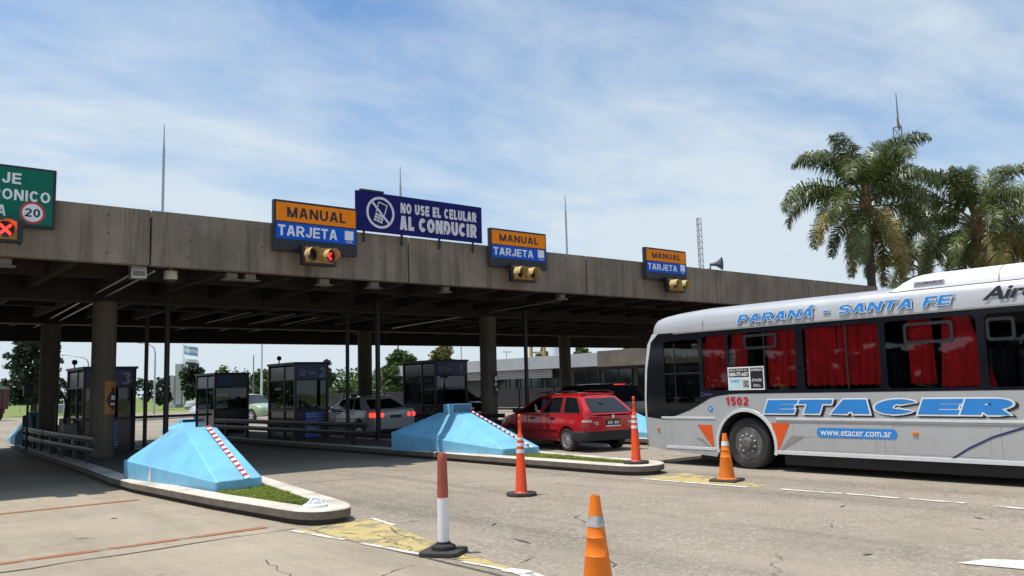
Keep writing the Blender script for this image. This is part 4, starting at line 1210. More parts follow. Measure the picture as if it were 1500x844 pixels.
# black wheel housing round the arch, arch lip
mb = MB()
rows = [[(BX+dx, AY+AR*math.cos(a), AZ+AR*math.sin(a)) for a in [math.radians(-12+204*k/28) for k in range(29)]] for dx in (.031,.75)]
mb.grid(rows, 0, True, mat=bi); rows = [[(BX+.75, AY+r_*math.cos(a), AZ+r_*math.sin(a)) for a in [math.radians(360*k/28) for k in range(29)]] for r_ in (AR, .02)]
mb.grid(rows, 0, True, mat=bi); mb.build('wheel_housing', K['blackmat'], bus)
mb = MB()
for rr, xx in ((AR, -.0),):
    rows = [[(BX-.012, AY+q*math.cos(a), AZ+q*math.sin(a)) for a in [math.radians(-14+208*k/28) for k in range(29)]] for q in (AR-.005, AR+.05)]
    mb.grid(rows, 0, True, mat=bi)
    rows = [[(BX-.012+e, AY+q*math.cos(a), AZ+q*math.sin(a)) for a in [math.radians(-14+208*k/28) for k in range(29)]] for q, e in ((AR+.05,0),(AR+.055,.013))]
    mb.grid(rows, 0, True, mat=bi)
mb.build('arch_lip', K['silverlight'], bus)
# mouldings
mb = MB(); mb.box(BX-.012, BX+.005, YB, AY-AR-.05, .905, .945, 0, bi); mb.box(BX-.009, BX+.004, YB, AY-AR-.05, .868, .890, 1, bi)
mb.box(BX-.012, BX+.005, AY+AR+.05, 11.6, .905, .945, 0, bi)
mb.build('belt_moulding', [K['silverlight'], K['silverdark']], bus, bevel=.004)
mb = MB(); mb.box(BX-.012, BX+.006, 4.42, AY-AR-.04, .305, .37, 0, bi); mb.box(BX-.010, BX+.005, AY+AR+.06, 11.5, .315, .37, 0, bi)
mb.build('skirt_moulding', K['silverlight'], bus, bevel=.005)
def seam_part(nm, *boxes):
    mb = MB()
    for b_ in boxes: mb.box(BX-.0012, BX+.003, *b_, 0, bi)
    return mb.build(nm, K['silverdark'], bus)
for yy in (11.35, 5.2, 6.95, 8.6): seam_part('panel_seam', (yy-.004, yy+.004, .33, .86))
for (fa, fb2, fc, fd) in ((8.45,7.1,.40,.62),(6.8,5.35,.40,.83)):
    seam_part('access_flap', (fb2,fa,fc,fc+.005), (fb2,fa,fd,fd+.005), (fa-.005,fa,fc+.006,fd-.001), (fb2,fb2+.005,fc+.006,fd-.001))
# silver front corner post
fp = [(12.03,.93),(12.03,1.3),(11.99,1.9),(11.90,2.4),(11.76,2.62),(11.60,2.62),(11.80,2.45),(11.93,1.9),(11.985,1.3),(11.985,.93)]
sidepoly(fp).build('corner_post', K['silverlight'], bus)
# window band: black glazing frame with pane openings
def Yat(u, v=400): return zz7(u, v)[0]
PANES = []
def pane(y0, y1, z0=1.43, z1=2.47, r=.07):
    pts = []
    for cy, cz, a0 in ((y0-r, z1-r, 0),(y1+r, z1-r, PI/2),(y1+r, z0+r, PI),(y0-r, z0+r, 3*PI/2)):
        for k in range(4): pts.append((cy+r*math.cos(a0+k*PI/6), cz+r*math.sin(a0+k*PI/6)))
    return pts
y_list = [(Yat(112), Yat(246), 1.20, 2.45), (Yat(262), Yat(352), 1.45, 2.5), (Yat(361), Yat(622), 1.45, 2.5), (Yat(650), Yat(945), 1.44, 2.5), (Yat(970), Yat(1327), 1.43, 2.5), (Yat(1360), 3.35, 1.43, 2.5), (3.2, 1.7, 1.43, 2.5)]
for a in y_list: PANES.append(pane(*a))
band = [(11.985,.94),(11.985,1.3),(11.93,1.9),(11.80,2.45),(11.60,2.615),(YB,ZW1),(YB,ZW0+.004),(sw[-1][0]-.2, ZW0+.004)] + [(y, z+.004) for y, z in reversed(sw[1:])]
sidepoly(band, BX-.004, .034, 0, None, PANES).build('window_frame', K['busglassframe'], bus)
for i, pn in enumerate(PANES):
    mb = MB(); n = len(pn)
    mb.add([(BX+.006, y, z) for y, z in pn], [tuple(range(n))], 0, False, bi)
    w = mb.build('window', K['busglass'], bus)
    if w.data.polygons[0].normal.x > 0: w.data.flip_normals()
# opening vent frames in two windows
def vent(y0, y1, z0, z1):
    o_ = pane(y0, y1, z0, z1, .05); i_ = pane(y0-.045, y1+.045, z0+.045, z1-.045, .04); n = len(o_)
    mb = MB(); vs = [(BX-.012, y, z) for y, z in o_] + [(BX-.012, y, z) for y, z in i_] + [(BX+.005, y, z) for y, z in o_] + [(BX+.005, y, z) for y, z in i_]
    mb.add(vs, [(i, (i+1) % n, n+(i+1) % n, n+i) for i in range(n)] + [(2*n+i, 2*n+(i+1) % n, (i+1) % n, i) for i in range(n)] + [(n+i, n+(i+1) % n, 3*n+(i+1) % n, 3*n+i) for i in range(n)], 0, False, bi)
    mb.build('vent_frame', K['black'], bus)
vent(Yat(424), Yat(552), 2.19, 2.46); vent(Yat(1045), Yat(1238), 2.12, 2.45); vent(Yat(1366), Yat(1480), 2.10, 2.44)
mb = MB(); yy = Yat(818); mb.box(BX+.0, BX+.012, yy-.012, yy+.012, 1.45, 2.5, 0, bi); yy = Yat(500); mb.box(BX+.0, BX+.012, yy-.012, yy+.012, 1.45, 2.5, 0, bi)
yy = Yat(152); mb.box(BX+.0, BX+.012, yy-.012, yy+.012, 1.2, 2.4, 0, bi); mb.box(BX, BX+.012, Yat(246), Yat(112), 1.78, 1.81, 0, bi)
mb.build('sash_bar', K['black'], bus)
# cove and roof: lofted cross section
def section(y, dz=0, dx=0):
    half = [(0,2.60),(.004,2.72),(.02,2.84),(.06,2.935),(.11,2.985),(.22,3.03),(.5,3.075),(1.225,3.11)]
    L_ = [(BX+x+dx, y, z+dz) for x, z in half]; R_ = [(BXR-x-dx, y, z+dz) for x, z in reversed(half[:-1])]
    return L_+R_
rows = [section(y) for y in (YB, 3.0, 6.0, 9.0, 10.6)] + [section(11.2, -.03), section(11.5, -.065), section(11.68, -.10, .004), section(11.76, -.15, .03), section(11.80, -.30, .05)]
mb = MB(); mb.grid(rows, 0, True, mat=bi); mb.build('roof', K['silver'], bus)
mb = MB(); mb.box(BX-.010, BX+.02, YB, 11.2, 2.585, 2.612, 0, bi); mb.build('gutter', K['silverdark'], bus)
for yy in (10.45, 7.2, 4.2):
    mb = MB(); mb.box(BX-.003, BX+.004, yy-.005, yy+.005, 2.62, 2.8, 0, bi); mb.build('roof_seam', K['silverdark'], bus)
# front cap, right side, rear, floor
front = [(BX+.0,11.98),(BX+.10,12.09),(BX+.35,12.17),(BX+1.225,12.22),(BXR-.35,12.17),(BXR-.10,12.09),(BXR,11.98)]
mb = MB(); mb.grid([[(x, y-.0, .32) for x, y in front], [(x, y+.03, .9) for x, y in front], [(x, y+.0, 1.15) for x, y in front]], 0, True, mat=bi); mb.build('front_panel', K['silver'], bus)
mb = MB(); mb.grid([[(x, y, 1.15) for x, y in front], [(x, y-.05, 1.9) for x, y in front], [(x, y-.22, 2.45) for x, y in front]], 0, True, mat=bi); mb.build('windscreen', K['darkglass'], bus)
mb = MB(); mb.grid([[(x, y-.22, 2.45) for x, y in front], [(min(max(x, BX+.05), BXR-.05), y-.3, 2.66) for x, y in front], [(min(max(x, BX+.14), BXR-.14), y-.44, 2.82) for x, y in front]], 0, True, mat=bi); mb.build('front_fascia', K['busglassframe'], bus)
mb = MB(); mb.box(BXR-.03, BXR, YB, 11.98, .32, 1.38, 0, bi); mb.box(BXR-.03, BXR, YB, 11.98, 1.385, 2.62, 1, bi); mb.build('right_side', [K['silver'], K['busglassframe']], bus)
mb = MB(); mb.box(BX+.03, BXR-.03, YB-.02, YB+.02, .32, 2.75, 0, bi); mb.build('rear_panel', K['silver'], bus)
mb = MB(); mb.box(BX+.04, BXR-.04, YB+.03, 8.9, .86, .92, 0, bi); mb.box(BX+.85, BXR-.85, 8.9, 11.9, .86, .92, 0, bi); mb.box(BX+.05, BXR-.05, 10.3, 11.9, .80, .92, 0, bi); mb.build('floor', K['interior'], bus)
mb = MB(); mb.box(BX+.04, BXR-.04, YB+.05, 11.5, 2.60, 2.63, 0, bi); mb.build('ceiling_lining', K['interior'], bus)
mb = MB(); mb.box(BX+.30, BXR-.30, 1.6, 11.3, .30, .55, 0, bi); mb.box(BX+.06, BXR-.1, 4.45, 8.85, .12, .31, 0, bi); mb.box(BX+.12, BX+.6, 10.3, 10.75, .12, .26, 0, bi)
mb.build('underbody', K['blackmat'], bus, bevel=.02)
# interior: curtains, seats, steering wheel
def curtain(y0, y1, z0, z1, flare=0, seed=0, xo=.075, amp=.022):
    rnd = random.Random(seed); n = max(24, int(abs(y1-y0)*110)); rows = []
    ph = rnd.uniform(0, 6)
    for k in range(9):
        t = k/8; z = z1+(z0-z1)*t; row = []
        for i in range(n+1):
            s = i/n
            y = y0+(y1-y0)*s + flare*t*(s-.2)
            w = amp*(math.sin(s*n*.42+ph+math.sin(s*9+ph)*1.3) + .5*math.sin(s*n*.83+ph*2+t*.8))*(.6+.5*t)
            row.append((BX+xo+w, y, z+.012*math.sin(s*40+ph)*(t > .9)))
        rows.append(row)
    mb = MB(); mb.grid(rows, 0, True, mat=bi); return mb.build('curtain', K['curtain'], bus)
for i, (u0, u1, fl) in enumerate([(272,347,0),(366,424,0),(507,622,0),(652,770,.03),(775,942,0),(1050,1146,.03)]):
    z0 = 1.50 if i != 1 else 1.52
    curtain(Yat(u0), Yat(u1), z0, 2.52, -fl, i)
curtain(Yat(1190), Yat(1290), 1.44, 2.52, -.42, 9)
curtain(Yat(196), Yat(222), 1.4, 2.4, 0, 19, .5)
curtain(3.9, 3.4, 1.45, 2.5, 0, 20)
def bus_seat(y, x):
    mb = MB(); mb.box(x-.21, x+.21, y-.22, y+.22, 1.25, 1.38, 0, bi)
    mb.box(x-.21, x+.21, y-.30, y-.20, 1.30, 2.02, 0, bi); mb.build('seat', K['seat'], bus, bevel=.04)
for k in range(8):
    y = 9.0-k*.85
    for x in (BX+.38, BX+.84, BXR-.84, BXR-.38): bus_seat(y, x)
mb = MB(); mb.box(BX+.35, BX+.85, 10.5, 10.62, 1.3, 2.15, 0, bi); mb.box(BX+.35, BX+.85, 10.6, 11.05, 1.2, 1.34, 0, bi); mb.build('driver_seat', K['seat'], bus, bevel=.05)
mb = MB(); R_ = bi @ Matrix.Translation((BX+.6, 11.35, 1.55)) @ Matrix.Rotation(math.radians(-62), 4, 'X')
rows = [[((.22+.015*math.cos(b))*math.cos(a), (.22+.015*math.cos(b))*math.sin(a), .015*math.sin(b)) for a in [2*PI*k/28 for k in range(29)]] for b in [2*PI*j/6 for j in range(7)]]
mb.grid(rows, 0, True, mat=R_); mb.tube([(-.2,0,0),(.2,0,0)], .015, 6, mat=R_); mb.tube([(0,0,0),(0,0,-.5)], .025, 6, mat=R_); mb.build('steering_wheel', K['black'], bus)
mb = MB(); mb.box(BX+.06, BXR-.1, 11.5, 11.9, 1.05, 1.3, 0, bi); mb.build('dashboard', K['interior'], bus, bevel=.03)
mb = MB(); mb.box(BX+.95, BXR-.2, 10.0, 10.06, .95, 2.5, 0, bi); mb.build('partition', K['interior'], bus)
# wheels
def bus_wheel(x, y, side):
    R_ = bi @ Matrix.Translation((x, y, .465)) @ Matrix.Rotation(-side*PI/2, 4, 'Y')
    root_b = MB(); root_b.lathe([(.29,.0),(.30,.02),(.36,.035),(.43,.03),(.462,.0),(.468,-.04),(.468,-.20),(.46,-.24),(.30,-.26)], 44, 0, R_, caps=False)
    for k in range(60):
        a = 2*PI*k/60
        root_b.box(.462,.473,-.010,.010,-.19,-.05, 0, R_ @ Matrix.Rotation(a, 4, 'Z'))
    wh = root_b.build('tyre', K['tyre'], bus)
    mb = MB(); mb.lathe([(.30,.012),(.285,.02),(.275,-.01),(.262,-.055),(.20,-.075),(.19,-.02),(.18,.02),(.145,.03),(.14,.05),(.11,.055),(.10,.08),(.06,.095),(.001,.10)], 36, 0, R_); mb.build('rim', K['wheelsteel'], wh)
    for k in range(10):
        a = 2*PI*k/10; mb = MB(); mb.lathe([(.018,.02),(.018,.05),(.010,.06),(.001,.06)], 8, 0, R_ @ Matrix.Translation((.165*math.cos(a), .165*math.sin(a), 0))); mb.build('wheel_nut', K['steel'], wh)
    for k in range(8):
        a = 2*PI*k/8+.2; mb = MB(); mb.disc((.232*math.cos(a), .232*math.sin(a), -.060), .026, 12, 0, R_); mb.build('vent_hole', K['black'], wh)
bus_wheel(BX+.09, AY, 1); bus_wheel(BXR-.09, AY, -1); bus_wheel(BX+.09, 3.75, 1); bus_wheel(BXR-.09, 3.75, -1)
mb = MB(); mb.tube([(BX+.2, AY,.465),(BXR-.2,AY,.465)], .06, 8, mat=bi); mb.build('axle', K['blackmat'], bus)
# roof air conditioner
yA, zA = 6.72, 2.97
def pod(y, t):
    w0, w1 = .06, .34
    zt = [0,.05,.15,.215,.245,.25][0:6]
    out = []
    for x, z in [(.085,0),(.09,.06),(.12,.14),(.20,.205),(.34,.24),(.8,.255)]:
        out.append((BX+x+(1-t)*.20*(z/.25), y, 2.975+z*t + .02*(x > .3)))
    out += [(BX+BXR-p[0], p[1], p[2]) for p in reversed(out)]
    return out
rows = [pod(YB+.2, 1), pod(4.7, 1), pod(5.5, 1), pod(6.1, 1), pod(6.3, .96), pod(6.45, .86), pod(6.58, .68), pod(6.68, .42), pod(6.74, .05)]
mb = MB(); mb.grid(rows, 0, True, mat=bi); mb.build('air_conditioner', K['buswhite'], bus, sharp=50)
mb = MB(); mb.grid([[(p[0]-.004 if p[0] < 14.5 else p[0]+.004, p[1], p[2]+.004) for p in pod(y, 1)] for y in (5.075, 5.06)], 0, True, mat=bi); mb.build('lid_seam', K['silverdark'], bus)
# ---- lettering on the side
TB = bi
def side(y, z, x=BX-.006, tilt=0): return TB @ F_side(x, y, z, tilt)
def yo(px, py): return yz(px, py)
def outlined(text, fr, w, h, t, gap, shear, do, ds, pre=''):
    block_text(bus, text, fr, w, h, K['signblack'], t, gap, shear, do, .001, ds[0], ds[1], 'lettering_shadow')
    block_text(bus, text, fr, w, h, K['white'], t, gap, shear, do, .0035, 0, 0, 'lettering_outline')
    block_text(bus, text, fr, w, h, K['decalblue'], t, gap, shear, 0, .006, 0, 0, 'lettering')
SLANT = math.radians(4)
outlined('ETACER', side(9.17, 1.025), 4.22, .235, .30, .03, .42, .026, (.045, -.024))
outlined('PARANÁ - SANTA FE', side(9.64, 2.69, BX-.016, SLANT), 3.95, .150, .20, .10, .45, .012, (.006, -.006))
lettering(bus, 'Aire Acondicionado', side(5.29, 2.70, BX-.016, SLANT), 3.2, .20, K['signblack'], bold=.03, lift=.002, shear=.35)
block_text(bus, '1502', side(yz(1064,596)[0], 1.165), .50, .155, K['decalred'], .2, .12, lift=.002)
pl = pane(yz(1198,0)[0] if False else yz(1197,640)[0], yz(1315,640)[0], .625, .785, .075)
mb = MB(); n = len(pl); mb.add([(BX-.005, y, z) for y, z in pl], [tuple(range(n))], 0, False, bi); o = mb.build('web_panel', K['decalblue'], bus)
if o.data.polygons[0].normal.x > 0: o.data.flip_normals()
lettering(o, 'www.etacer.com.ar', side(pl[0][0]-.07, .655), (pl[0][0]-min(p[0] for p in pl))-.16, .10, K['white'], bold=.01, lift=.003)
yc, zc = yz(1350, 415)
lettering(bus, 'CLIMABUS', TB @ F_side(BX+.086, yz(1337,418)[0], 3.045, math.radians(19)), .42, .042, K['decalpurple'], bold=.02, lift=.004, shear=.2)
mb = MB(); fr_ = TB @ F_side(BX+.082, yz(1337,418)[0]+.03, 3.03, math.radians(19)); mb.add([(0,0,.002),(.48,0,.002),(.48,.07,.002),(0,.07,.002)], [(0,1,2,3)], 0, False, fr_); mb.build('name_strip', K['silverdark'], bus)
# orange triangles and grey ones beside the arch
def flat(name, pxs, m, lift=.004):
    pts = [yz(*p) for p in pxs]; mb = MB(); n = len(pts)
    mb.add([(BX-lift, y, z) for y, z in pts], [tuple(range(n))], 0, False, bi); o = mb.build(name, m, bus)
    if o.data.polygons[0].normal.x > 0: o.data.flip_normals()
    return o
flat('orange_triangle', [(1021.5,622),(1043,623),(1047,659)], K['decalorange'], .005)
flat('orange_triangle', [(1130,619.5),(1157,620),(1139,664)], K['decalorange'], .005)
flat('grey_triangle', [(1018,641),(1030,643),(1045,659)], K['silverdark'])
flat('grey_triangle', [(1159,639),(1179.5,639.5),(1141,663)], K['silverdark'])
# purple swoosh
sw_ = [(1389,676),(1420,657),(1455,640.5),(1500,627)]
pts = [yz(*p) for p in sw_] + [(4.3,.93),(3.8,.985)]
mb = MB(); mb.grid([[(BX-.005, y, z-.018) for y, z in pts], [(BX-.005, y, z+.018) for y, z in pts]], 0, False, mat=bi); mb.build('purple_stripe', K['decalpurple'], bus)
# side markers
def marker(px, py, w=.09, h=.055):
    y, z = yz(px, py); mb = MB(); mb.box(BX-.022, BX, y-w/2, y+w/2, z-h/2, z+h/2, 0, bi); mb.build('side_marker', K['amber'], bus, bevel=.012)
marker(1341, 635); marker(965, 628, .07, .06)
y, z = yz(1041, 599); mb = MB(); mb.disc((0,0,.001), .055, 24, 0, side(y, z)); d_ = mb.build('round_sticker', K['decalblue'], bus)
mb = MB(); mb.add([(-.02,-.025,.002),(0,-.02,.002),(.012,-.03,.002),(.006,.0,.002),(.02,.02,.002),(-.005,.03,.002),(-.012,.005,.002)], [tuple(range(7))], 0, False, side(y, z)); mb.build('sticker_mark', K['white'], d_)
y, z = yz(1029, 578); mb = MB(); mb.disc((0,0,.001), .05, 24, 0, side(y, z), r0=.03); mb.add([(.04,-.025,.001),(.24,-.02,.001),(.24,.022,.001),(.04,.025,.001)], [(0,1,2,3)], 0, False, side(y, z)); mb.build('maker_badge', K['decalpurple'], bus)
# notice board in the window
y0, z1 = zz7(358, 415)[0], None
za = zz7(360, 505)[1]; zb = zz7(360, 417)[1]; ya = zz7(360, 460)[0]; yb = zz7(500, 460)[0]
fw, fh = ya-yb, zb-za
fb = side(ya, za, BX-.008)
def nrect(name, x0, x1, y0, y1, m, lift, par):
    mb = MB(); mb.add([(x0*fw,y0*fh,lift),(x1*fw,y0*fh,lift),(x1*fw,y1*fh,lift),(x0*fw,y1*fh,lift)], [(0,1,2,3)], 0, False, fb); return mb.build(name, m, par)
nb = nrect('notice_board', 0, 1, 0, 1, K['white'], 0, bus)
nrect('black_panel', .03, .59, .56, .94, K['signblack'], .002, nb); nrect('black_panel', .63, .97, .06, .95, K['signblack'], .002, nb)
nrect('pale_panel', .03, .38, .06, .50, mat('pale_cyan', (.50,.68,.72), .5), .002, nb); nrect('black_panel', .40, .59, .06, .50, K['silverlight'], .002, nb)
def ntext(t, x, y, w, h, m, bold=.01): lettering(nb, t, fb @ Matrix.Translation((x*fw, y*fh, 0)), w*fw, h*fh, m, bold=bold, lift=.0045)
ntext('RECLAMOS AL', .06, .82, .50, .08, K['white']); ntext('0800-777-6427', .05, .60, .52, .17, K['white'], .03)
ntext('CNRT', .07, .33, .26, .12, K['decalblue']); ntext('1502', .415, .12, .16, .30, K['signblack'], .03)
ntext('EMPRESA', .65, .80, .30, .10, K['white']); ntext('ETACER', .67, .36, .26, .11, K['white']); ntext('S.R.L.', .70, .14, .20, .11, K['white'])
# fuel flap
flat('fuel_flap', [(1017,636),(1030,635.5),(1040,653),(1018,652)], K['silver'], .0025)
# ------------------------------------------------------------------ cars
def skinned(name, verts, edges, radii, m, parent, sub=2, loc=None):
    me = bpy.data.meshes.new(name); me.from_pydata(verts, edges, [])
    ob = bpy.data.objects.new(name, me); COL.objects.link(ob)
    md = ob.modifiers.new('skin', 'SKIN'); md.use_smooth_shade = True
    for i, r_ in enumerate(radii):
        sv = me.skin_vertices[0].data[i]; sv.radius = r_ if isinstance(r_, tuple) else (r_, r_); sv.use_root = (i == 0)
    sb = ob.modifiers.new('sub', 'SUBSURF'); sb.levels = sub; sb.render_levels = sub
    dg = bpy.context.evaluated_depsgraph_get(); dg.update()
    m2 = bpy.data.meshes.new_from_object(ob.evaluated_get(dg))
    bpy.data.objects.remove(ob)
    o = bpy.data.objects.new(name, m2); COL.objects.link(o)
    m2.materials.clear(); m2.materials.append(m)
    for p_ in m2.polygons: p_.use_smooth = True
    o.parent = parent
    return o
def seated_person(loc, rz, label, arm='sill', shirt='shirt'):
    """seated figure, facing local +X, hips at the origin"""
    t = thing('person', label, 'person', loc, rz)
    V = [(0,0,.0),(0,0,.18),(.0,0,.36),(.01,0,.47),(.02,0,.55),(.03,0,.64),(.035,0,.74)]
    R = [(.15,.12),(.14,.11),(.16,.11),(.10,.085),(.055,.055),(.085,.075),(.075,.07)]
    E = [(0,1),(1,2),(2,3),(3,4),(4,5),(5,6)]
    def add(pts, rads, root):
        b = root
        for p_, r_ in zip(pts, rads):
            V.append(p_); R.append(r_); E.append((b, len(V)-1)); b = len(V)-1
        return b
    for s in (1, -1):
        add([(.05,.09*s,-.02),(.28,.11*s,.0),(.44,.11*s,.02),(.46,.11*s,-.2),(.46,.11*s,-.38),(.56,.11*s,-.40)], [.085,.075,.06,.055,.04,.035], 0)
    if arm == 'sill':
        w = add([(.01,.17,.42),(.03,.30,.42),(.10,.40,.44),(.22,.36,.50),(.27,.33,.56)], [.06,.05,.045,.035,.03], 2)
    elif arm == 'chin':
        w = add([(.02,.17,.42),(.10,.24,.18),(.14,.24,.15),(.15,.18,.36),(.13,.11,.52)], [.06,.05,.042,.036,.03], 2)
    for k in range(4):
        base = Vector(V[w]); d = Vector((.02-.0*k, -.015+.010*k, .05+.008*(1.5-abs(k-1.5)))); 
        add([tuple(base+d*.6), tuple(base+d*1.2+Vector((.012,0,0)))], [.010,.008], w)
    add([tuple(Vector(V[w])+Vector((.03,-.02,.01))), tuple(Vector(V[w])+Vector((.045,-.03,.03)))], [.011,.009], w)
    add([(.01,-.17,.42),(.07,-.24,.20),(.16,-.22,.10),(.28,-.14,.12),(.34,-.10,.13)], [.06,.05,.042,.034,.03], 2)
    body = skinned('body', V, E, R, K['skin'], t)
    # features of the head
    mb = MB(); mb.lathe([(.001,.02),(.012,.012),(.018,-.01),(.010,-.022),(.001,-.025)], 10, 0, Matrix.Translation((.118,0,.655))); mb.build('nose', K['skin'], body)
    for s in (1,-1):
        mb = MB(); mb.lathe([(.001,.012),(.010,.008),(.012,0),(.009,-.008),(.001,-.011)], 10, 0, Matrix.Translation((.100,.03*s,.685))); mb.build('eye', K['signblack'], body)
        mb = MB(); mb.lathe([(.001,.03),(.014,.02),(.018,0),(.012,-.025),(.001,-.03)], 10, 0, Matrix.Translation((.03,.082*s,.665))); mb.build('ear', K['skin'], body)
    mb = MB(); mb.tube([(.100,-.025,.615),(.108,0,.613),(.100,.025,.615)], .006, 6); mb.build('mouth', K['decalred'], body)
    rows = []
    for i in range(9):
        a = PI/2*(1-i/8*1.25); rows.append([(.022+.098*math.cos(a)*math.cos(b)*1.0 - (.02 if math.cos(b) > .3 and i > 5 else 0), .088*math.cos(a)*math.sin(b), .70+.095*math.sin(a)+(.04 if math.cos(b) > .4 and i > 5 else 0)) for b in [2*PI*k/20 for k in range(20)]])
    mb = MB(); mb.grid(rows, 0, True, True); mb.build('hair', K['hair'], t)
    SV = [(0,0,.02),(0,0,.18),(0,0,.36),(.01,0,.47),(.01,.17,.42),(.025,.26,.29),(.01,-.17,.42),(.055,-.225,.26)]
    if arm == 'chin': SV[5] = (.08,.225,.26)
    else: SV[5] = (.025,.27,.42)
    skinned('shirt', SV, [(0,1),(1,2),(2,3),(2,4),(4,5),(2,6),(6,7)], [(.165,.135),(.155,.125),(.175,.125),(.085,.075),.072,.062,.072,.06], K[shirt], t)
    return t

def lerp(a, b, t): return a+(b-a)*t
def make_car(name, label, cat, loc, rz, P, group=None):
    """car facing local +X, rear bumper at x=0"""
    root = thing(name, label, cat, loc, rz, group)
    paint = K[P['paint']]; W = P['w']; Lc = P['L']
    # --- lower body: lofted solid, wheel arches cut out
    rows = []
    for x, wf, zb, zt, dk in P['st']:
        w = W*wf; H_ = zt-zb
        half = [(0,zb),(.72*w,zb),(.90*w,zb+.015),(.965*w,zb+.10*H_+.02),(.985*w,zb+.32*H_),(w,zb+.58*H_),(.992*w,zb+.72*H_),(.955*w,zt-.03),(.90*w,zt-.004),(.60*w,zt+dk*.6),(0,zt+dk)]
        rows.append([(x, y, z) for y, z in half] + [(x, -y, z) for y, z in reversed(half[1:-1])])
    mb = MB(); mb.grid(rows, 0, True, True)
    n = len(rows[0])
    mb.add(rows[0], [tuple(range(n))], 0, True); mb.add(rows[-1], [tuple(reversed(range(n)))], 0, True)
    body = mb.build('body', paint, root, sharp=38)
    cut = MB()
    for wx in P['wheels']:
        cut.lathe([(.001,-2),(P['ar'],-2),(P['ar'],2),(.001,2)], 36, 0, Matrix.Translation((wx, 0, P['wr']+.01)) @ Matrix.Rotation(PI/2, 4, 'X'))
    co = cut.build('cutter', K['blackmat'], None, sharp=180)
    bo = body.modifiers.new('b', 'BOOLEAN'); bo.object = co; bo.operation = 'DIFFERENCE'; bo.solver = 'EXACT'
    body.parent = None
    dg = bpy.context.evaluated_depsgraph_get(); dg.update()
    me = bpy.data.meshes.new_from_object(body.evaluated_get(dg)); old = body.data
    body.modifiers.clear(); body.data = me; me.name = 'body'
    bpy.data.meshes.remove(old); bpy.data.objects.remove(co)
    while len(me.materials) > 1: me.materials.pop()
    for p_ in me.polygons: p_.material_index = 0
    me.set_sharp_from_angle(angle=math.radians(38))
    body.parent = root
    # inner wheel housings
    mb = MB(); mb.box(.25, Lc-.3, -W*.62, W*.62, P['st'][3][2]+.02, P['st'][3][2]+.32); mb.build('chassis', K['blackmat'], root)
    # --- greenhouse
    g = P['gh']; wb, wr_ = g['wb'], g['wr']; zb, zr = g['zb'], g['zr']
    B0, B1, R0, R1 = g['b0'], g['b1'], g['r0'], g['r1']
    def side(s, t, u):
        z = zb+(zr-zb)*u
        x0 = lerp(B0, R0, u**g.get('p0', 1)); x1 = lerp(B1, R1, u**g.get('p1', 1.0))
        x = lerp(x0, x1, t)
        y = lerp(wb, wr_, u**1.3) - .035*max(0, (t-.72)/.28)**2 - .03*max(0, (.25-t)/.25)**2
        zz = z - g.get('drop', .0)*u*max(0, (abs(t-.5)-.3)/.2)**2*.5
        return Vector((x, y*s, zz))
    tb = sorted(set([0, 1] + [q for w_ in g['win'] for q in w_[:2]])); ub = [0, g['u0'], g['u1'], 1]
    def fine(a, b, k): return [a+(b-a)*i/k for i in range(k+1)]
    mb = MB()
    for s in (1, -1):
        for a, b in zip(tb[:-1], tb[1:]):
            for c, d in zip(ub[:-1], ub[1:]):
                if c == g['u0'] and any(abs(w_[0]-a) < 1e-6 and abs(w_[1]-b) < 1e-6 for w_ in g['win']): continue
                rw = [[side(s, t, u) for t in fine(a, b, 3)] for u in fine(c, d, 3)]
                if s < 0: rw = [list(reversed(r_)) for r_ in rw]
                mb.grid(rw[::-1] if True else rw, 0, True)
    # roof
    rw = []
    for t in fine(0, 1, 12):
        a = side(1, t, 1); b = side(-1, t, 1); r_ = []
        for k in range(9):
            q = a.lerp(b, k/8); q.z += .05*math.sin(PI*k/8)**.7 * (1-.35*abs(t-.5)*2); r_.append(q)
        rw.append(r_)
    mb.grid(rw, 0, True)
    roof = mb.build('roof', paint, root, sharp=50)
    gl = K['carglass']
    for s in (1, -1):
        for wi, w_ in enumerate(g['win']):
            if w_[2] == 'open' and s > 0: continue
            mb = MB(); off = Vector((0, -.012*s, 0))
            mb.grid([[side(s, t, u)+off for t in fine(w_[0], w_[1], 3)] for u in fine(g['u0'], g['u1'], 3)], 0, True)
            wo = mb.build('window', gl if w_[2] != 'open' else gl, root)
            mb = MB(); off2 = Vector((0, .003*s, 0)); i_ = .010
            ta, tb_ = w_[0], w_[1]; dt = .012; du = .035
            for (a, b, c, d) in ((ta-dt*.3, tb_+dt*.3, g['u0']-du*.4, g['u0']+du), (ta-dt*.3, tb_+dt*.3, g['u1']-du*.7, g['u1']+du*.4), (ta-dt*.3, ta+dt, g['u0'], g['u1']), (tb_-dt, tb_+dt*.3, g['u0'], g['u1'])):
                mb.grid([[side(s, t, u)+off2 for t in fine(a, b, 4)] for u in fine(c, d, 4)], 0, True)
            mb.build('window_seal', K['blackmat'], wo)
    # front and rear screens: sheet between the two sides
    def screen(t, name, inset, m, out):
        rw = []
        for u in fine(inset[1], inset[2], 5):
            a = side(1, t, u); b = side(-1, t, u); r_ = []
            for k in range(9):
                f = inset[0]+(1-2*inset[0])*k/8; q = a.lerp(b, f); q.x += out*(math.sin(PI*f)**.8)*.10*(1-u*.4)
                if u > .9: q.z += .05*math.sin(PI*f)**.7*((u-.9)/.1)*.65
                r_.append(q)
            rw.append(r_)
        mb = MB(); mb.grid(rw if out < 0 else [list(reversed(r_)) for r_ in rw], 0, True); return mb
    sgn = 1
    screen(1, 'x', (0, 0, 1), None, 1).build('windscreen', gl, root)
    mb = screen(0, 'x', (0, 0, 1), None, -1); mb.v = [(p_[0]+.004, p_[1], p_[2]) for p_ in mb.v]; mb.build('tail_frame', paint, root)
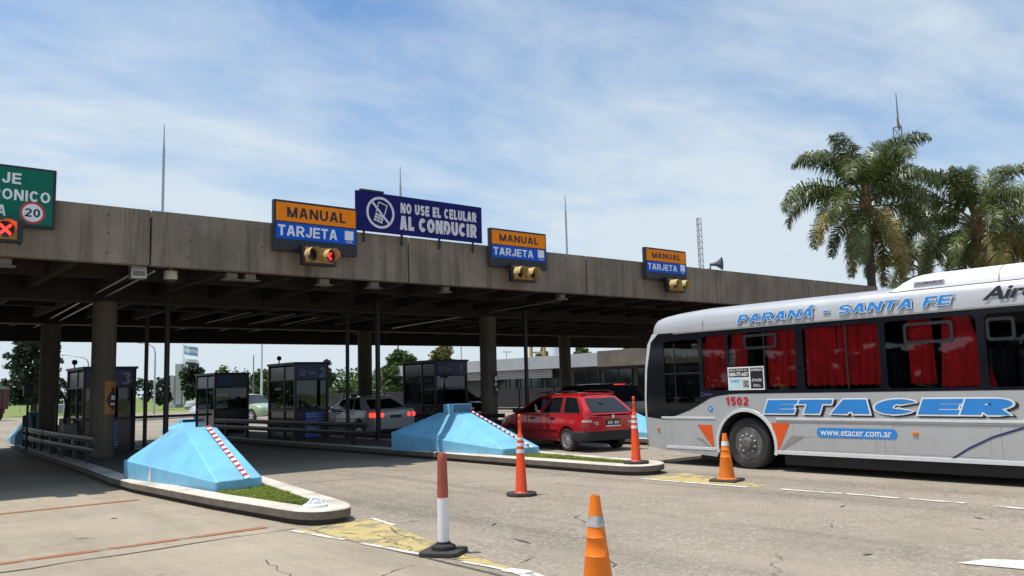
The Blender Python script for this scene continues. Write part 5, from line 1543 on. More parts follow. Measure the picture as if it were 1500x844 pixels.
    rg = g.get('rg', (.09, .10, .88)); mb = screen(0, 'x', rg, None, -1); mb.v = [(p_[0]-.006, p_[1], p_[2]+.002) for p_ in mb.v]; rwin = mb.build('rear_window', gl, root)
    # interior
    mb = MB(); mb.box(max(B0, R0)+.12, B1-.55, -wb*.80, wb*.80, zb-.35, zb-.02); mb.build('cabin_floor', K['interior'], root)
    for s in (1, -1):
        mb = MB(); mb.box(-.09,.09,-.2,.2,-.25,.42); mb.box(-.06,.06,-.12,.12,.42,.58)
        st_ = mb.build('seat', K['seat'], root, bevel=.04, loc=(P['seatx'], s*wb*.45, zb)); st_.rotation_euler = (0, -.2, 0)
    # wheels
    R_t = P['wr']
    for wx in P['wheels']:
        for s in (1, -1):
            wm = Matrix.Translation((wx, s*(W*.985), R_t)) @ Matrix.Rotation(-s*PI/2, 4, 'X')
            mb = MB(); mb.lathe([(R_t*.66,-.01),(R_t*.72,.0),(R_t*.90,.0),(R_t*.98,-.02),(R_t,-.05),(R_t,-.15),(R_t*.96,-.18),(R_t*.6,-.19)], 36, 0, wm, caps=False)
            ty = mb.build('tyre', K['tyre'], root)
            mb = MB(); mb.lathe([(R_t*.68,-.004),(R_t*.65,-.004),(R_t*.62,-.03),(R_t*.58,-.10)], 36, 0, wm, caps=False)
            ns = P.get('spokes', 5)
            for k in range(ns):
                a = 2*PI*k/ns+.3; R2 = wm @ Matrix.Rotation(a, 4, 'Z'); r0, r1 = R_t*.10, R_t*.66
                for dlt in (-.055, .055):
                    mb.add([(r0,-.03+dlt*.2,-.015),(r1,-.022+dlt,-.012),(r1,.022+dlt,-.012),(r0,.03+dlt*.2,-.015),(r0,-.03+dlt*.2,-.05),(r1,-.022+dlt,-.05),(r1,.022+dlt,-.05),(r0,.03+dlt*.2,-.05)], [(0,1,2,3),(4,7,6,5),(0,4,5,1),(3,2,6,7)], 0, False, R2)
            mb.lathe([(R_t*.2,-.02),(R_t*.18,-.006),(R_t*.1,-.0),(.001,.002)], 20, 0, wm)
            mb.build('rim', K[P.get('rim', 'alloy')], ty, sharp=35)
            mb = MB(); mb.disc((0,0,-.08), R_t*.64, 24, 0, wm); mb.build('brake', K['black'], ty)
    # plates, handles, mirrors
    for s in (1, -1):
        x, z, yy = P['mirror']
        mb = MB(); mb.box(-.07,.07,-.10,.10,-.065,.065); o = mb.build('mirror', K[P.get('mirrorm', 'black')], root, bevel=.03, loc=(x, s*(yy+.06), z))
        for hx, hz in P.get('handles', []):
            mb = MB(); mb.box(-.085,.085,-.018,.018,-.024,.024); o = mb.build('door_handle', K[P.get('handlem', 'black')], root, bevel=.01, loc=(hx, s*(W*.992), hz))
    for lx in P.get('seams', []):
        for s in (1, -1):
            mb = MB()
            pts = [(lx[0], s*(W*.972), lx[2]), (lx[0], s*(W*1.003), lx[2]+.22), (lx[1], s*(W*.990), zb-.06), (lx[1], s*(W*.955), zb-.01)]
            mb.tube(pts, .005, 5); mb.build('door_seam', K['blackmat'], root)
    return root, side

# --- the red station wagon
PW = dict(paint='carred', w=.825, L=4.15, wheels=(.80, 3.30), wr=.285, ar=.335, seatx=2.18, mirror=(2.92, .99, .80), mirrorm='black', handlem='black',
    handles=[(1.37,.80),(2.26,.80)], seams=[(2.46,2.52,.27),(1.42,1.50,.50),(3.0,3.05,.3)],
    st=[(.02,.80,.40,.86,.0),(.06,.90,.30,.90,.0),(.20,.97,.26,.92,.0),(.45,.995,.24,.92,.0),(1.2,1.0,.22,.92,.0),(2.2,1.0,.22,.91,.0),(2.9,1.0,.22,.92,.01),(3.25,.985,.22,.90,.05),(3.65,.96,.23,.83,.06),(3.92,.90,.25,.74,.05),(4.06,.80,.29,.64,.03),(4.12,.62,.36,.54,.0)],
    gh=dict(wb=.775, wr=.585, zb=.905, zr=1.385, b0=.08, b1=3.22, r0=.58, r1=2.30, p1=.92, drop=.10, u0=.07, u1=.87, rg=(.10,.08,.90),
        win=[(.045,.275,'g'),(.315,.575,'g'),(.615,.93,'open')]))
WLOC = (15.16, 14.72, 0); WRZ = PI/2-math.radians(8)
wag, wside = make_car('station_wagon', 'red station wagon with open driver window and black rear bumper', 'car', WLOC, WRZ, PW)
def loft_block(stations, name, m, parent, bevel=.02):
    """closed ring loft for bumpers: stations along the plan curve (x, y, z0, z1, depth normal)"""
    mb = MB(); rows = []
    for (x, y, z0, z1, nx, ny, d) in stations:
        rows.append([(x, y, z0), (x+nx*d, y+ny*d, z0+.03), (x+nx*d*1.1, y+ny*d*1.1, (z0+z1)/2), (x+nx*d*.9, y+ny*d*.9, z1-.02), (x, y, z1)])
    mb.grid(rows, 0, True); mb.add(rows[0], [(0,1,2,3,4)]); mb.add(rows[-1], [(4,3,2,1,0)])
    return mb.build(name, m, parent, sharp=50)
def rear_bumper(root, W, z0, z1, m, xr=.0, ext=.5):
    st = []
    for x, y, nx, ny in [(ext, W*.985, 0, 1), (.22, W*.985, -.2, .98), (.09, W*.90, -.75, .66), (.035, W*.72, -.97, .2), (.02, 0, -1, 0)]:
        st.append((x+xr, y, z0, z1, nx, ny, .055))
    st += [(x, -y, a, b, nx, -ny, d) for (x, y, a, b, nx, ny, d) in reversed(st[:-1])]
    return loft_block(st, 'rear_bumper', m, root)
wag.scale = (1.06, 1, 1)
rb_ = rear_bumper(wag, .825, .27, .50, K['blackmat'])
for s in (1, -1):      # tail lamps up the rear corners
    mb = MB(); rows = []
    for z, xo in ((.60,.0),(.72,-.0),(.78,0),(.90,.03),(1.0,.085)):
        yy = .79 if z < .95 else .755
        rows.append([(.17+xo, s*(yy+.028), z), (.075+xo, s*(yy+.012), z), (.022+xo, s*(yy-.07), z), (.010+xo, s*(yy-.16), z)])
    if s < 0: rows = [list(reversed(r_)) for r_ in rows]
    mb.grid(rows, 0, True); tl = mb.build('tail_light', K['taillight'], wag)
    mb = MB(); rows = [[(p_[0]-.006, p_[1]+s*.004, p_[2]) for p_ in r_] for r_ in rows[1:3]]; mb.grid(rows, 0, True); mb.build('reversing_lens', K['tailwhite'], tl)
mb = MB(); mb.box(-.012,.0,-.21,.21,-.07,.07); pl_ = mb.build('number_plate', K['plate'], wag, bevel=.004, loc=(.005, 0, .70))
mb = MB(); mb.box(-.016,-.0,-.23,.23,-.095,-.07); mb.build('plate_holder', K['white'], pl_)
for k, yy in enumerate((-.15,-.10,-.05,.05,.10,.15)):
    mb = MB(); mb.box(-.0145,-.0125,yy-.016,yy+.016,-.035,.03); mb.build('character', K['silverlight'], pl_)
mb = MB(); mb.disc((0,0,0), .045, 20, 0, Matrix.Translation((.0,0,.845)) @ Matrix.Rotation(-PI/2, 4, 'Y')); mb.build('tailgate_badge', K['alloy'], wag)
for yy, ww in ((.52,.14),(-.50,.12)):
    mb = MB(); mb.box(-.002,.006,yy-ww/2,yy+ww/2,.70,.722); mb.box(-.002,.006,yy-ww/2,yy+ww*.1,.66,.682); mb.build('tailgate_script', K['alloy'], wag)
mb = MB(); mb.box(.55,.62,-.50,.50,1.372,1.405); mb.build('rear_spoiler', K['carred'], wag, bevel=.015)
mb = MB(); mb.tube([(.16,-.25,.985),(.30,.20,1.19)], .010, 6); mb.tube([(.155,-.25,.98),(.2,-.27,.97)], .02, 6); mb.build('rear_wiper', K['black'], wag)
for s in (1,-1):
    mb = MB(); mb.tube([(2.35,s*.60,1.40),(2.2,s*.585,1.445),(1.5,s*.58,1.475),(.9,s*.575,1.465),(.62,s*.57,1.42)], .014, 8)
    for x, z in ((1.85,1.43),(1.2,1.44)): mb.tube([(x,s*.575,z-.03),(x,s*.58,z+.035)], .014, 6)
    mb.build('roof_rail', K['black'], wag)
    mb = MB(); mb.box(1.15,2.95,s*.815,s*.838 if s > 0 else s*.815+.0,.52,.565) if s > 0 else mb.box(1.15,2.95,-.838,-.815,.52,.565); mb.build('side_moulding', K['carred'], wag, bevel=.006)
# wheel lips
cr, sr = math.cos(WRZ), math.sin(WRZ)
def wl(x, y, z): return (WLOC[0]+x*cr-y*sr, WLOC[1]+x*sr+y*cr, z)
seated_person(wl(2.12, .36, .52), WRZ, 'driver in a white shirt resting an arm on the sill of the red wagon', 'sill')
# --- white sedan stopped at the booth
PS = dict(paint='carwhite', w=.885, L=4.6, wheels=(.95, 3.62), wr=.32, ar=.37, seatx=2.3, mirror=(3.1, 1.02, .86), mirrorm='carwhite', handlem='carwhite',
    handles=[(1.45,.86),(2.45,.86)], seams=[(2.6,2.7,.3),(1.55,1.65,.5)],
    st=[(.0,.74,.34,.96,.0),(.05,.88,.27,1.0,.0),(.20,.96,.24,1.02,.01),(.6,.995,.22,1.0,.02),(1.3,1.0,.20,.95,.0),(2.4,1.0,.20,.93,.0),(3.1,1.0,.20,.94,.02),(3.5,.99,.20,.91,.06),(4.0,.96,.22,.83,.07),(4.35,.88,.24,.72,.05),(4.52,.76,.27,.62,.02),(4.58,.55,.34,.5,.0)],
    gh=dict(wb=.815, wr=.60, zb=.945, zr=1.415, b0=.42, b1=3.45, r0=1.18, r1=2.55, p1=.9, drop=.12, u0=.08, u1=.87, rg=(.06,.08,.92),
        win=[(.16,.33,'g'),(.36,.60,'g'),(.63,.93,'g')]))
sed, _ = make_car('sedan', 'white sedan with lit brake lights stopped between two booths', 'car', (15.28, 25.0, 0), PI/2, PS)
for s in (1,-1):
    mb = MB(); rows = []
    for z in (.74,.80,.87):
        rows.append([(.26,s*.872,z),(.10,s*.835,z),(.012,s*.72,z),(-.008,s*.48,z+.0)])
    if s < 0: rows = [list(reversed(r_)) for r_ in rows]
    mb.grid(rows, 0, True); mb.build('tail_light', K['redlight'] if True else K['taillight'], sed)
mb = MB(); mb.box(-.012,.0,-.48,.48,.845,.875); mb.build('chrome_strip', K['alloy'], sed, bevel=.005)
mb = MB(); mb.box(-.01,.0,-.22,.22,.70,.80); mb.build('number_plate', K['plate'], sed, bevel=.004)
mb = MB(); mb.box(-.02,.12,-.70,.70,.25,.34); mb.build('bumper_insert', K['blackmat'], sed, bevel=.02)
mb = MB(); mb.box(.70,.74,-.16,.16,1.045,1.075); mb.build('brake_lamp', K['reddim'], sed)
# --- dark SUV at the far lane
PV = dict(paint='cardark', w=.92, L=4.6, wheels=(.90, 3.62), wr=.36, ar=.41, seatx=2.3, mirror=(3.15, 1.16, .90),
    handles=[(1.45,.98),(2.45,.98)], seams=[(2.6,2.7,.35),(1.55,1.65,.55)],
    st=[(.02,.80,.45,1.04,.0),(.07,.90,.36,1.08,.0),(.22,.97,.32,1.08,.0),(.6,1.0,.30,1.07,.0),(1.3,1.0,.28,1.05,.0),(2.4,1.0,.28,1.04,.0),(3.1,1.0,.28,1.06,.02),(3.5,.99,.28,1.04,.05),(4.0,.96,.30,.98,.05),(4.35,.88,.34,.86,.04),(4.5,.76,.38,.74,.02),(4.56,.6,.44,.6,.0)],
    gh=dict(wb=.85, wr=.66, zb=1.06, zr=1.60, b0=.10, b1=3.45, r0=.50, r1=2.62, p1=.9, drop=.10, u0=.08, u1=.87, rg=(.08,.06,.85),
        win=[(.06,.28,'g'),(.31,.57,'g'),(.60,.93,'g')]))
suv, _ = make_car('suv', 'dark sport utility vehicle waiting in the lane beyond the red wagon', 'car', (20.75, 19.3, 0), PI/2-.03, PV)
mb = MB(); mb.box(.46,.56,-.22,.22,1.60,1.625); mb.build('brake_lamp', K['reddim'], suv, bevel=.005)
for s in (1,-1):
    mb = MB(); rows = [[(.20+xo,s*.885,z),(.06+xo,s*.83,z),(.03+xo,s*.70,z)] for z, xo in ((.85,0),(1.0,0),(1.10,.03))]
    if s < 0: rows = [list(reversed(r_)) for r_ in rows]
    mb.grid(rows, 0, True); mb.build('tail_light', K['taillight'], suv)
    mb = MB(); mb.tube([(2.75,s*.66,1.63),(2.5,s*.66,1.68),(.9,s*.64,1.68),(.62,s*.64,1.63)], .016, 8); mb.build('roof_rail', K['steel'], suv)
mb = MB(); mb.box(-.0,.03,-.22,.22,.75,.86); mb.build('number_plate', K['plate'], suv)
# --- small cars beyond the booths, and one dark car facing us
PH = dict(PS); PH['paint'] = 'cargreen'; PH['L'] = 4.0
hb = dict(PV); hb['paint'] = 'cargreen'
pg = at_g(372, 617)
gcar, _ = make_car('hatchback', 'pale green car beyond the rear booth of the middle island', 'car', (pg.x-.9, pg.y+2.2, 0), -PI/2+.25, dict(PV, paint='cargreen', w=.85))
for s in (1,-1):
    mb = MB(); mb.box(4.38,4.47,s*.5-.15,s*.5+.15,.72,.84); mb.build('headlight', K['alloy'], gcar, bevel=.03)
pg = at_g(272, 619)
wcar, _ = make_car('hatchback', 'white car partly hidden behind the rear booth of the middle island', 'car', (pg.x+4.7, pg.y+1.9, 0), PI+.45, dict(PV, paint='carwhite', w=.85))
for s in (1,-1):
    mb = MB(); mb.box(4.38,4.47,s*.5-.15,s*.5+.15,.72,.84); mb.build('headlight', K['alloy'], wcar, bevel=.03)
pg = at_g(705, 622)
dcar, _ = make_car('hatchback', 'dark car in the shade behind the column beside the booth numbered 1', 'car', (21.3, 32.6, 0), -PI/2, dict(PV, w=.87))
for s in (1,-1):
    mb = MB(); mb.box(4.40,4.50,s*.55-.15,s*.55+.15,.74,.86); mb.build('headlight', K['steel'], dcar, bevel=.03)
mb = MB(); mb.box(4.50,4.56,-.3,.3,.52,.66); mb.build('number_plate', K['silverlight'], dcar, bevel=.01)
# --- covered truck trailer at the left
pt = at_g(4, 617)
tr = thing('truck_trailer', 'dark rust red tipper trailer with grey cover at the left edge', 'trailer', (pt.x-1.2, pt.y+1.5, 0), math.radians(25))
mb = MB(); mb.prism([(-1.35,-1.2),(1.35,-1.2),(1.35,4),(-1.35,4)], .95, 2.55); mb.build('box_body', K['trailer'], tr, bevel=.04)
rows = [[(-1.4,y,2.55),(-1.3,y,2.7),(-.7,y,2.86),(0,y,2.9),(.7,y,2.86),(1.3,y,2.7),(1.4,y,2.55)] for y in (-1.25,4.05)]
mb = MB(); mb.grid(rows, 0, True); mb.add(rows[0], [tuple(range(7))]); mb.build('cover', K['tarp'], tr)
for k in range(-1, 2):
    mb = MB(); mb.box(k*.85-.05,k*.85+.05,-1.27,-1.2,1.0,2.5); mb.build('rib', K['trailer'], tr, bevel=.01)
mb = MB(); mb.box(-1.1,1.1,-1.1,3.8,.6,.95); mb.build('chassis', K['blackmat'], tr)
for s in (1,-1):
    for y in (-.3,.9):
        mb = MB(); mb.lathe([(.25,-.05),(.28,0),(.46,0),(.5,-.04),(.5,-.28),(.3,-.3)], 28, 0, Matrix.Translation((s*1.2,y,.5)) @ Matrix.Rotation(s*PI/2, 4, 'Y')); mb.build('wheel', K['tyre'], tr, sharp=40)
    mb = MB(); mb.box(s*.9-.12,s*.9+.12,-1.23,-1.19,.72,.84); mb.build('tail_light', K['taillight'], tr)
seated_person((BX+.52, Yat(1030)-.25, 1.36), PI/2, 'passenger in dark clothes with a hand to the face behind a bus window', 'chin', 'shirtdark')
# ------------------------------------------------------------------ toll booths
def booth(label, x0, x1, y0, y1, ztop, number, style, split=.4):
    """x0..x1 wide, y0 is the face towards the camera"""
    t = thing('toll_booth', label, 'toll booth', ((x0+x1)/2, (y0+y1)/2, .155), 0, 'toll booths')
    inv = Matrix.Translation(-Vector(t.location))
    zd = 1.05; zh = ztop-.52; F = K['booth']
    mb = MB(); e = .035
    xs = [x0, x1]; ys = [y0, y1]
    for x in xs:
        for y in ys: mb.box(x-e if x == x0 else x-e, x+e, y-e, y+e, .155, ztop-.02, 0, inv)
    ym = y0+(y1-y0)*split
    for x in xs:
        mb.box(x-e*.7, x+e*.7, ym-e*.7, ym+e*.7, .156, ztop-.021, 0, inv)
        mb.box(x-e*.6, x+e*.6, y0, y1, zd-.03, zd+.03, 0, inv); mb.box(x-e*.6, x+e*.6, y0, y1, zh-.02, zh+.02, 0, inv)
    for y in ys:
        mb.box(x0, x1, y-e*.6, y+e*.6, zd-.031, zd+.031, 0, inv); mb.box(x0, x1, y-e*.6, y+e*.6, zh-.021, zh+.021, 0, inv)
    mb.build('frame', F, t, bevel=.006)
    mb = MB(); mb.box(x0-.07, x1+.07, y0-.09, y1+.07, ztop-.02, ztop+.05, 0, inv); mb.box(x0, x1, y0, y1, ztop-.10, ztop-.021, 0, inv)
    mb.build('roof', F, t, bevel=.012)
    mb = MB(); mb.box(x0+.01, x1-.01, y0+.012, y0+.04, .156, zd-.031, 0, inv); mb.box(x0+.01, x1-.01, y1-.04, y1-.012, .156, zd-.031, 0, inv)
    mb.box(x0+.012, x0+.04, y0+.045, y1-.045, .156, zd-.031, 0, inv); mb.box(x1-.04, x1-.012, y0+.045, y1-.045, .156, zd-.031, 0, inv)
    mb.build('lower_panel', K['boothpanel'], t)
    # header boards
    mb = MB(); mb.box(x0+.036, x1-.036, y0-.03, y0+.02, zh+.022, ztop-.021, 0, inv); hd = mb.build('header_board', K['boothblue'], t, bevel=.006)
    mb = MB(); mb.box(x0+.0, x0+.03, y0+.045, ym-.03, zh+.022, ztop-.021, 0, inv); mb.build('side_header', K['boothgrey'] if style != 'dark' else K['boothpanel'], t)
    mb = MB(); mb.box(x0+.0, x0+.03, ym+.03, y1-.045, zh+.022, ztop-.021, 0, inv); mb.build('side_header', K['boothgrey'] if style == 'grey' else K['boothpanel'], t)
    # glass
    gl = K['boothglass']
    for nm, vs in (('front_window', [(x0+.036,y0+.012,zd+.032),(x1-.036,y0+.012,zd+.032),(x1-.036,y0+.012,zh-.022),(x0+.036,y0+.012,zh-.022)]),
                   ('rear_window', [(x1-.036,y1-.012,zd+.032),(x0+.036,y1-.012,zd+.032),(x0+.036,y1-.012,zh-.022),(x1-.036,y1-.012,zh-.022)]),
                   ('side_window', [(x0+.012,y1-.036,zd+.032),(x0+.012,ym+.025,zd+.032),(x0+.012,ym+.025,zh-.022),(x0+.012,y1-.036,zh-.022)]),
                   ('side_window', [(x0+.012,ym-.025,zd+.032),(x0+.012,y0+.036,zd+.032),(x0+.012,y0+.036,zh-.022),(x0+.012,ym-.025,zh-.022)]),
                   ('side_window', [(x1-.012,y0+.036,zd+.032),(x1-.012,y1-.036,zd+.032),(x1-.012,y1-.036,zh-.022),(x1-.012,y0+.036,zh-.022)])):
        mb = MB(); mb.add(vs, [(0,1,2,3)], 0, False, inv); mb.build(nm, gl, t)
    # inside: counter, chair back, monitor
    mb = MB(); mb.box(x0+.06, x0+.45, y0+.25, y1-.2, .95, 1.0, 0, inv); mb.build('counter', K['interior'], t)
    mb = MB(); mb.box(x0+.2, x0+.26, ym-.2, ym+.2, 1.06, 1.36, 0, inv); mb.box(x0+.21, x0+.25, ym-.03, ym+.03, 1.0, 1.06, 0, inv); mb.build('monitor', K['black'], t, bevel=.01)
    mb = MB(); mb.box(x1-.35, x1-.28, ym-.2, ym+.2, .9, 1.5, 0, inv); mb.box(x1-.6, x1-.25, ym-.2, ym+.2, .62, .7, 0, inv); mb.build('chair', K['seat'], t, bevel=.03)
    hw = x1-x0
    fr_ = lambda x, z, off=.031: inv @ F_front(x, y0-off, z)
    if number:
        if style == 'tall':
            block_text(hd, number, fr_(x1-.36, zh+.07), .24, .34, K['boothgrey'], .19, .1, lift=.003)
        else:
            block_text(hd, number, fr_(x1-.30, zh+.08), .20 if number != '1' else .08, .32, K['boothgrey'], .19, .1, lift=.003)
        mb = MB(); f0 = fr_(x0+.14, zh+.13)
        for (a, b, c, d) in ((0,.20,.17,.20),(0,.03,0,.20),(.17,.20,0,.20),(0,.2,0,.03),(.05,.14,.05,.09),(.05,.09,.05,.15)):
            mb.add([(a,c,.003),(b,c,.003),(b,d,.003),(a,d,.003)], [(0,1,2,3)], 0, False, f0)
        mb.build('emblem', K['boothgrey'], hd)
        lettering(hd, 'Túnel', fr_(x0+.42, zh+.17), .27, .12, K['boothgrey'], bold=.02, lift=.003)
    return t, inv
bt3, i3 = booth('glazed toll booth numbered 3, partly hidden behind the near concrete column', 5.72, 7.02, 25.5, 27.4, 2.44, '3', 'tall')
bt2, i2 = booth('glazed toll booth numbered 2 with a blue notice on its front', 11.88, 13.0, 25.5, 27.5, 2.55, '2', 'mid')
bt1, i1 = booth('glazed toll booth numbered 1 beside the white sedan', 17.25, 18.62, 25.5, 27.6, 2.62, '1', 'dark')
bt4, i4 = booth('unnumbered toll booth with a bright blue header panel, farthest of the booths', 11.9, 13.2, 32.6, 34.6, 2.42, None, 'grey')
mb = MB(); mb.box(12.02, 12.5, 32.56, 32.566, 1.98, 2.34, 0, i4); mb.build('blue_panel', K['noticeblue'], bt4)
def notice(parent, inv, x0, x1, z0, z1, y, seed):
    mb = MB(); mb.box(x0, x1, y-.014, y, z0, z1, 0, inv); o = mb.build('notice', K['noticeblue'], parent, bevel=.004)
    mb = MB(); rnd = random.Random(seed); n = int((z1-z0)/.075)
    for k in range(n-1):
        z = z1-.07-k*.075
        if k == 2: continue
        w_ = (x1-x0)*rnd.uniform(.55,.86); mb.box(x0+.05, x0+.05+w_, y-.0165, y-.0145, z-.012, z+.012, 0, inv)
    mb.build('notice_lines', K['noticetext'], o)
notice(bt2, i2, 12.20, 12.78, .20, 1.00, 25.49, 3)
notice(bt3, i3, 6.35, 6.60, .25, 1.0, 25.49, 4)
for t_, inv_, x, y, z in ((bt3, i3, 5.8, 27.1, 2.49), (bt2, i2, 12.0, 27.0, 2.60)):
    mb = MB(); mb.tube([(x,y,z),(x,y,z+.12)], .02, 6, mat=inv_); mb.lathe([(.001,.10),(.06,.12),(.08,.18),(.06,.24),(.001,.26)], 14, 0, inv_ @ Matrix.Translation((x,y,z))); mb.build('roof_beacon', K['black'], t_)
# pipe hoop and pale machine beside booth 3
hp = thing('pipe_hoop', 'black bent pipe hoop standing left of the booth numbered 3', 'hoop', (5.35, 26.4, .155))
mb = MB(); mb.tube([(-.12,0,0),(-.12,0,1.2),(-.10,0,1.42),(-.04,0,1.54),(.03,.02,1.56),(.10,.04,1.48),(.13,.05,1.3),(.10,.05,.9),(.06,.05,.0)], .035, 10); mb.build('hoop', K['black'], hp)
mc = thing('ticket_machine', 'small grey machine on a stand behind the guard rail near the front column', 'machine', (5.25, 24.9, .155))
MB().box(-.16,.16,-.12,.12,.42,.82).build('cabinet', K['wheelsteel'], mc, bevel=.015); MB().box(-.05,.05,-.05,.05,0,.42).build('stand', K['black'], mc)
MB().tube([(.0,0,.82),(.0,0,.90)], .02, 8).build('cap', K['black'], mc); MB().box(.17,.21,-.05,.02,.5,.62).build('handle', K['lampwhite'], mc, bevel=.01)
mc2 = thing('cabinet', 'pale worn cabinet standing under the side window of the booth numbered 3', 'cabinet', (5.55, 26.9, .155))
MB().box(-.10,.10,-.25,.25,.0,.92).build('door_panel', mat('worn_ply', (.34,.28,.19), .8, var=.35, scale=5), mc2, bevel=.01); MB().box(-.115,-.10,-.2,-.17,.4,.5).build('handle', K['black'], mc2)

# dark poles between floor and ceiling, on the islands
for i, (x, y, r_, lb) in enumerate([(7.15, 24.9, .055, 'dark pole right of the booth numbered 3, farther of the pair'), (7.15, 23.1, .07, 'dark pole right of the booth numbered 3, nearer of the pair and thicker'),
        (13.2, 24.5, .06, 'dark pole left of the column behind the white sedan'), (13.2, 22.6, .075, 'dark pole crossing the rear quarter of the white sedan'), (19.0, 22.5, .07, 'dark pole between the two columns behind the red wagon')]):
    t = thing('support_pole', lb, 'pole', (x, y, .155), 0, 'dark poles under the canopy')
    MB().tube([(0,0,0),(0,0,4.1)], r_, 12).build('shaft', K['black'], t); MB().box(-.12,.12,-.12,.12,0,.02).build('foot_plate', K['black'], t)
    MB().box(-.1,.1,-.1,.1,4.05,4.1).build('head_plate', K['black'], t)
# horizontal rails behind the poles (barrier arms)
def arm_barrier(x, y, length, label, dirx=1, z=.95):
    t = thing('barrier_gate', label, 'barrier gate', (x, y, .155))
    MB().box(-.14,.14,-.12,.12,0,.95).build('cabinet', K['black'], t, bevel=.02)
    mb = MB(); mb.box(0, dirx*length, -.16, -.125, z-.16, z-.08) if dirx > 0 else mb.box(-length, 0, -.16, -.125, z-.16, z-.08); mb.build('arm', K['black'], t)
arm_barrier(7.0, 28.9, 3.4, 'barrier gate with a dark arm across the lane beside the booth numbered 3')
# small traffic light posts
def post_light(x, y, h, label, lit=None):
    t = thing('signal_post', label, 'signal', (x, y, .155))
    MB().tube([(0,0,0),(0,0,h)], .035, 8).build('post', K['black'], t)
    MB().box(-.13,.13,-.09,.09,h-.32,h).build('lamp_box', K['black'], t, bevel=.02)
    mb = MB(); mb.tube([(0,0,h),(0,0,h+.2)], .018, 6); mb.build('tip', K['black'], t)
    if lit: 
        mb = MB(); mb.disc((0,0,0), .08, 16, 0, F_front(0, -.093, h-.16)); mb.build('lamp', K[lit], t)
post_light(13.1, 25.9, 2.25, 'dark signal post on the island right of the booth numbered 2')
post_light(4.9, 28.6, 1.9, 'thin dark post with a small head at the left, before the distant tree')
post_light(18.55, 24.2, 2.2, 'dark signal post on the island right of the column by the booth numbered 1')
p = at_y(665, 582, 28.0)
led = thing('led_display', 'small black display with glowing red letters above the white sedan', 'display', (p.x, 28.0, .155))
MB().box(-.36,.36,-.07,.07,p.z-.155-.12,p.z-.155+.12).build('housing', K['black'], led, bevel=.02); MB().tube([(.3,.03,0),(.3,.03,p.z-.27)], .035, 8).build('post', K['black'], led)
mb = MB(); 
for k in range(7):
    if k in (3,): continue
    x = -.27+k*.085; mb.box(x, x+.06, -.074, -.071, p.z-.155-.045, p.z-.155+.045)
mb.build('red_characters', K['redlight'], led)
# guard rails along the islands
def guard_rail(x0, y0, x1, y1, label, zs=(.62,.40), posts=4):
    d = Vector((x1-x0, y1-y0, 0)); L_ = d.length; a = math.atan2(d.y, d.x)
    t = thing('guard_rail', label, 'guard rail', (x0, y0, .155), a, 'steel guard rails on the islands')
    for z in zs:
        rows = []
        for x in (0, L_): rows.append([(x, .0, z+.11), (x, .035, z+.10), (x, .04, z+.07), (x, .0, z+.05), (x, .0, z+.03), (x, .04, z+.01), (x, .035, z-.02), (x, .0, z-.03), (x, -.012, z-.03), (x,-.012,z+.11)])
        mb = MB(); mb.grid(rows, 0, False, True); mb.add(rows[0], [tuple(range(10))]); mb.add(rows[1], [tuple(reversed(range(10)))])
        mb.build('rail', K['railsteel'], t)
    for k in range(posts):
        x = L_*(k+.5)/posts
        MB().box(x-.05, x+.05, -.11, -.013, 0, zs[0]+.10).build('post', K['black'], t, bevel=.008)
    return t
K['railsteel'] = mat('dull_rail_steel', (.07,.07,.075), .40, .6, var=.35, scale=4)
guard_rail(4.80, 20.4, 4.95, 26.4, 'dull steel guard rail along the left kerb, nearer piece before the booth numbered 3', (.52,.28))
guard_rail(4.97, 26.7, 5.25, 31.2, 'dull steel guard rail along the left kerb, far piece beside the rear blue barrier', (.52,.28), 3)
guard_rail(11.35, 20.0, 11.35, 31.0, 'dull steel guard rail in shade before the booth numbered 2', (.52,.30), 6)
guard_rail(17.2, 21.5, 17.2, 30.5, 'dull steel guard rail in shade before the booth numbered 1', (.52,.30), 5)
for y in (30.3, 30.0):
    pass
for i, (y, lb) in enumerate([(31.0, 'short black post behind the far guard rail, left one'), (29.6, 'short black post behind the far guard rail, right one')]):
    t = thing('short_post', lb, 'post', (5.25, y, .155)); MB().tube([(0,0,0),(0,0,.95)], .075, 12).build('shaft', K['black'], t); MB().tube([(0,0,.95),(0,0,.99)], [.075,.05], 12).build('cap', K['black'], t)
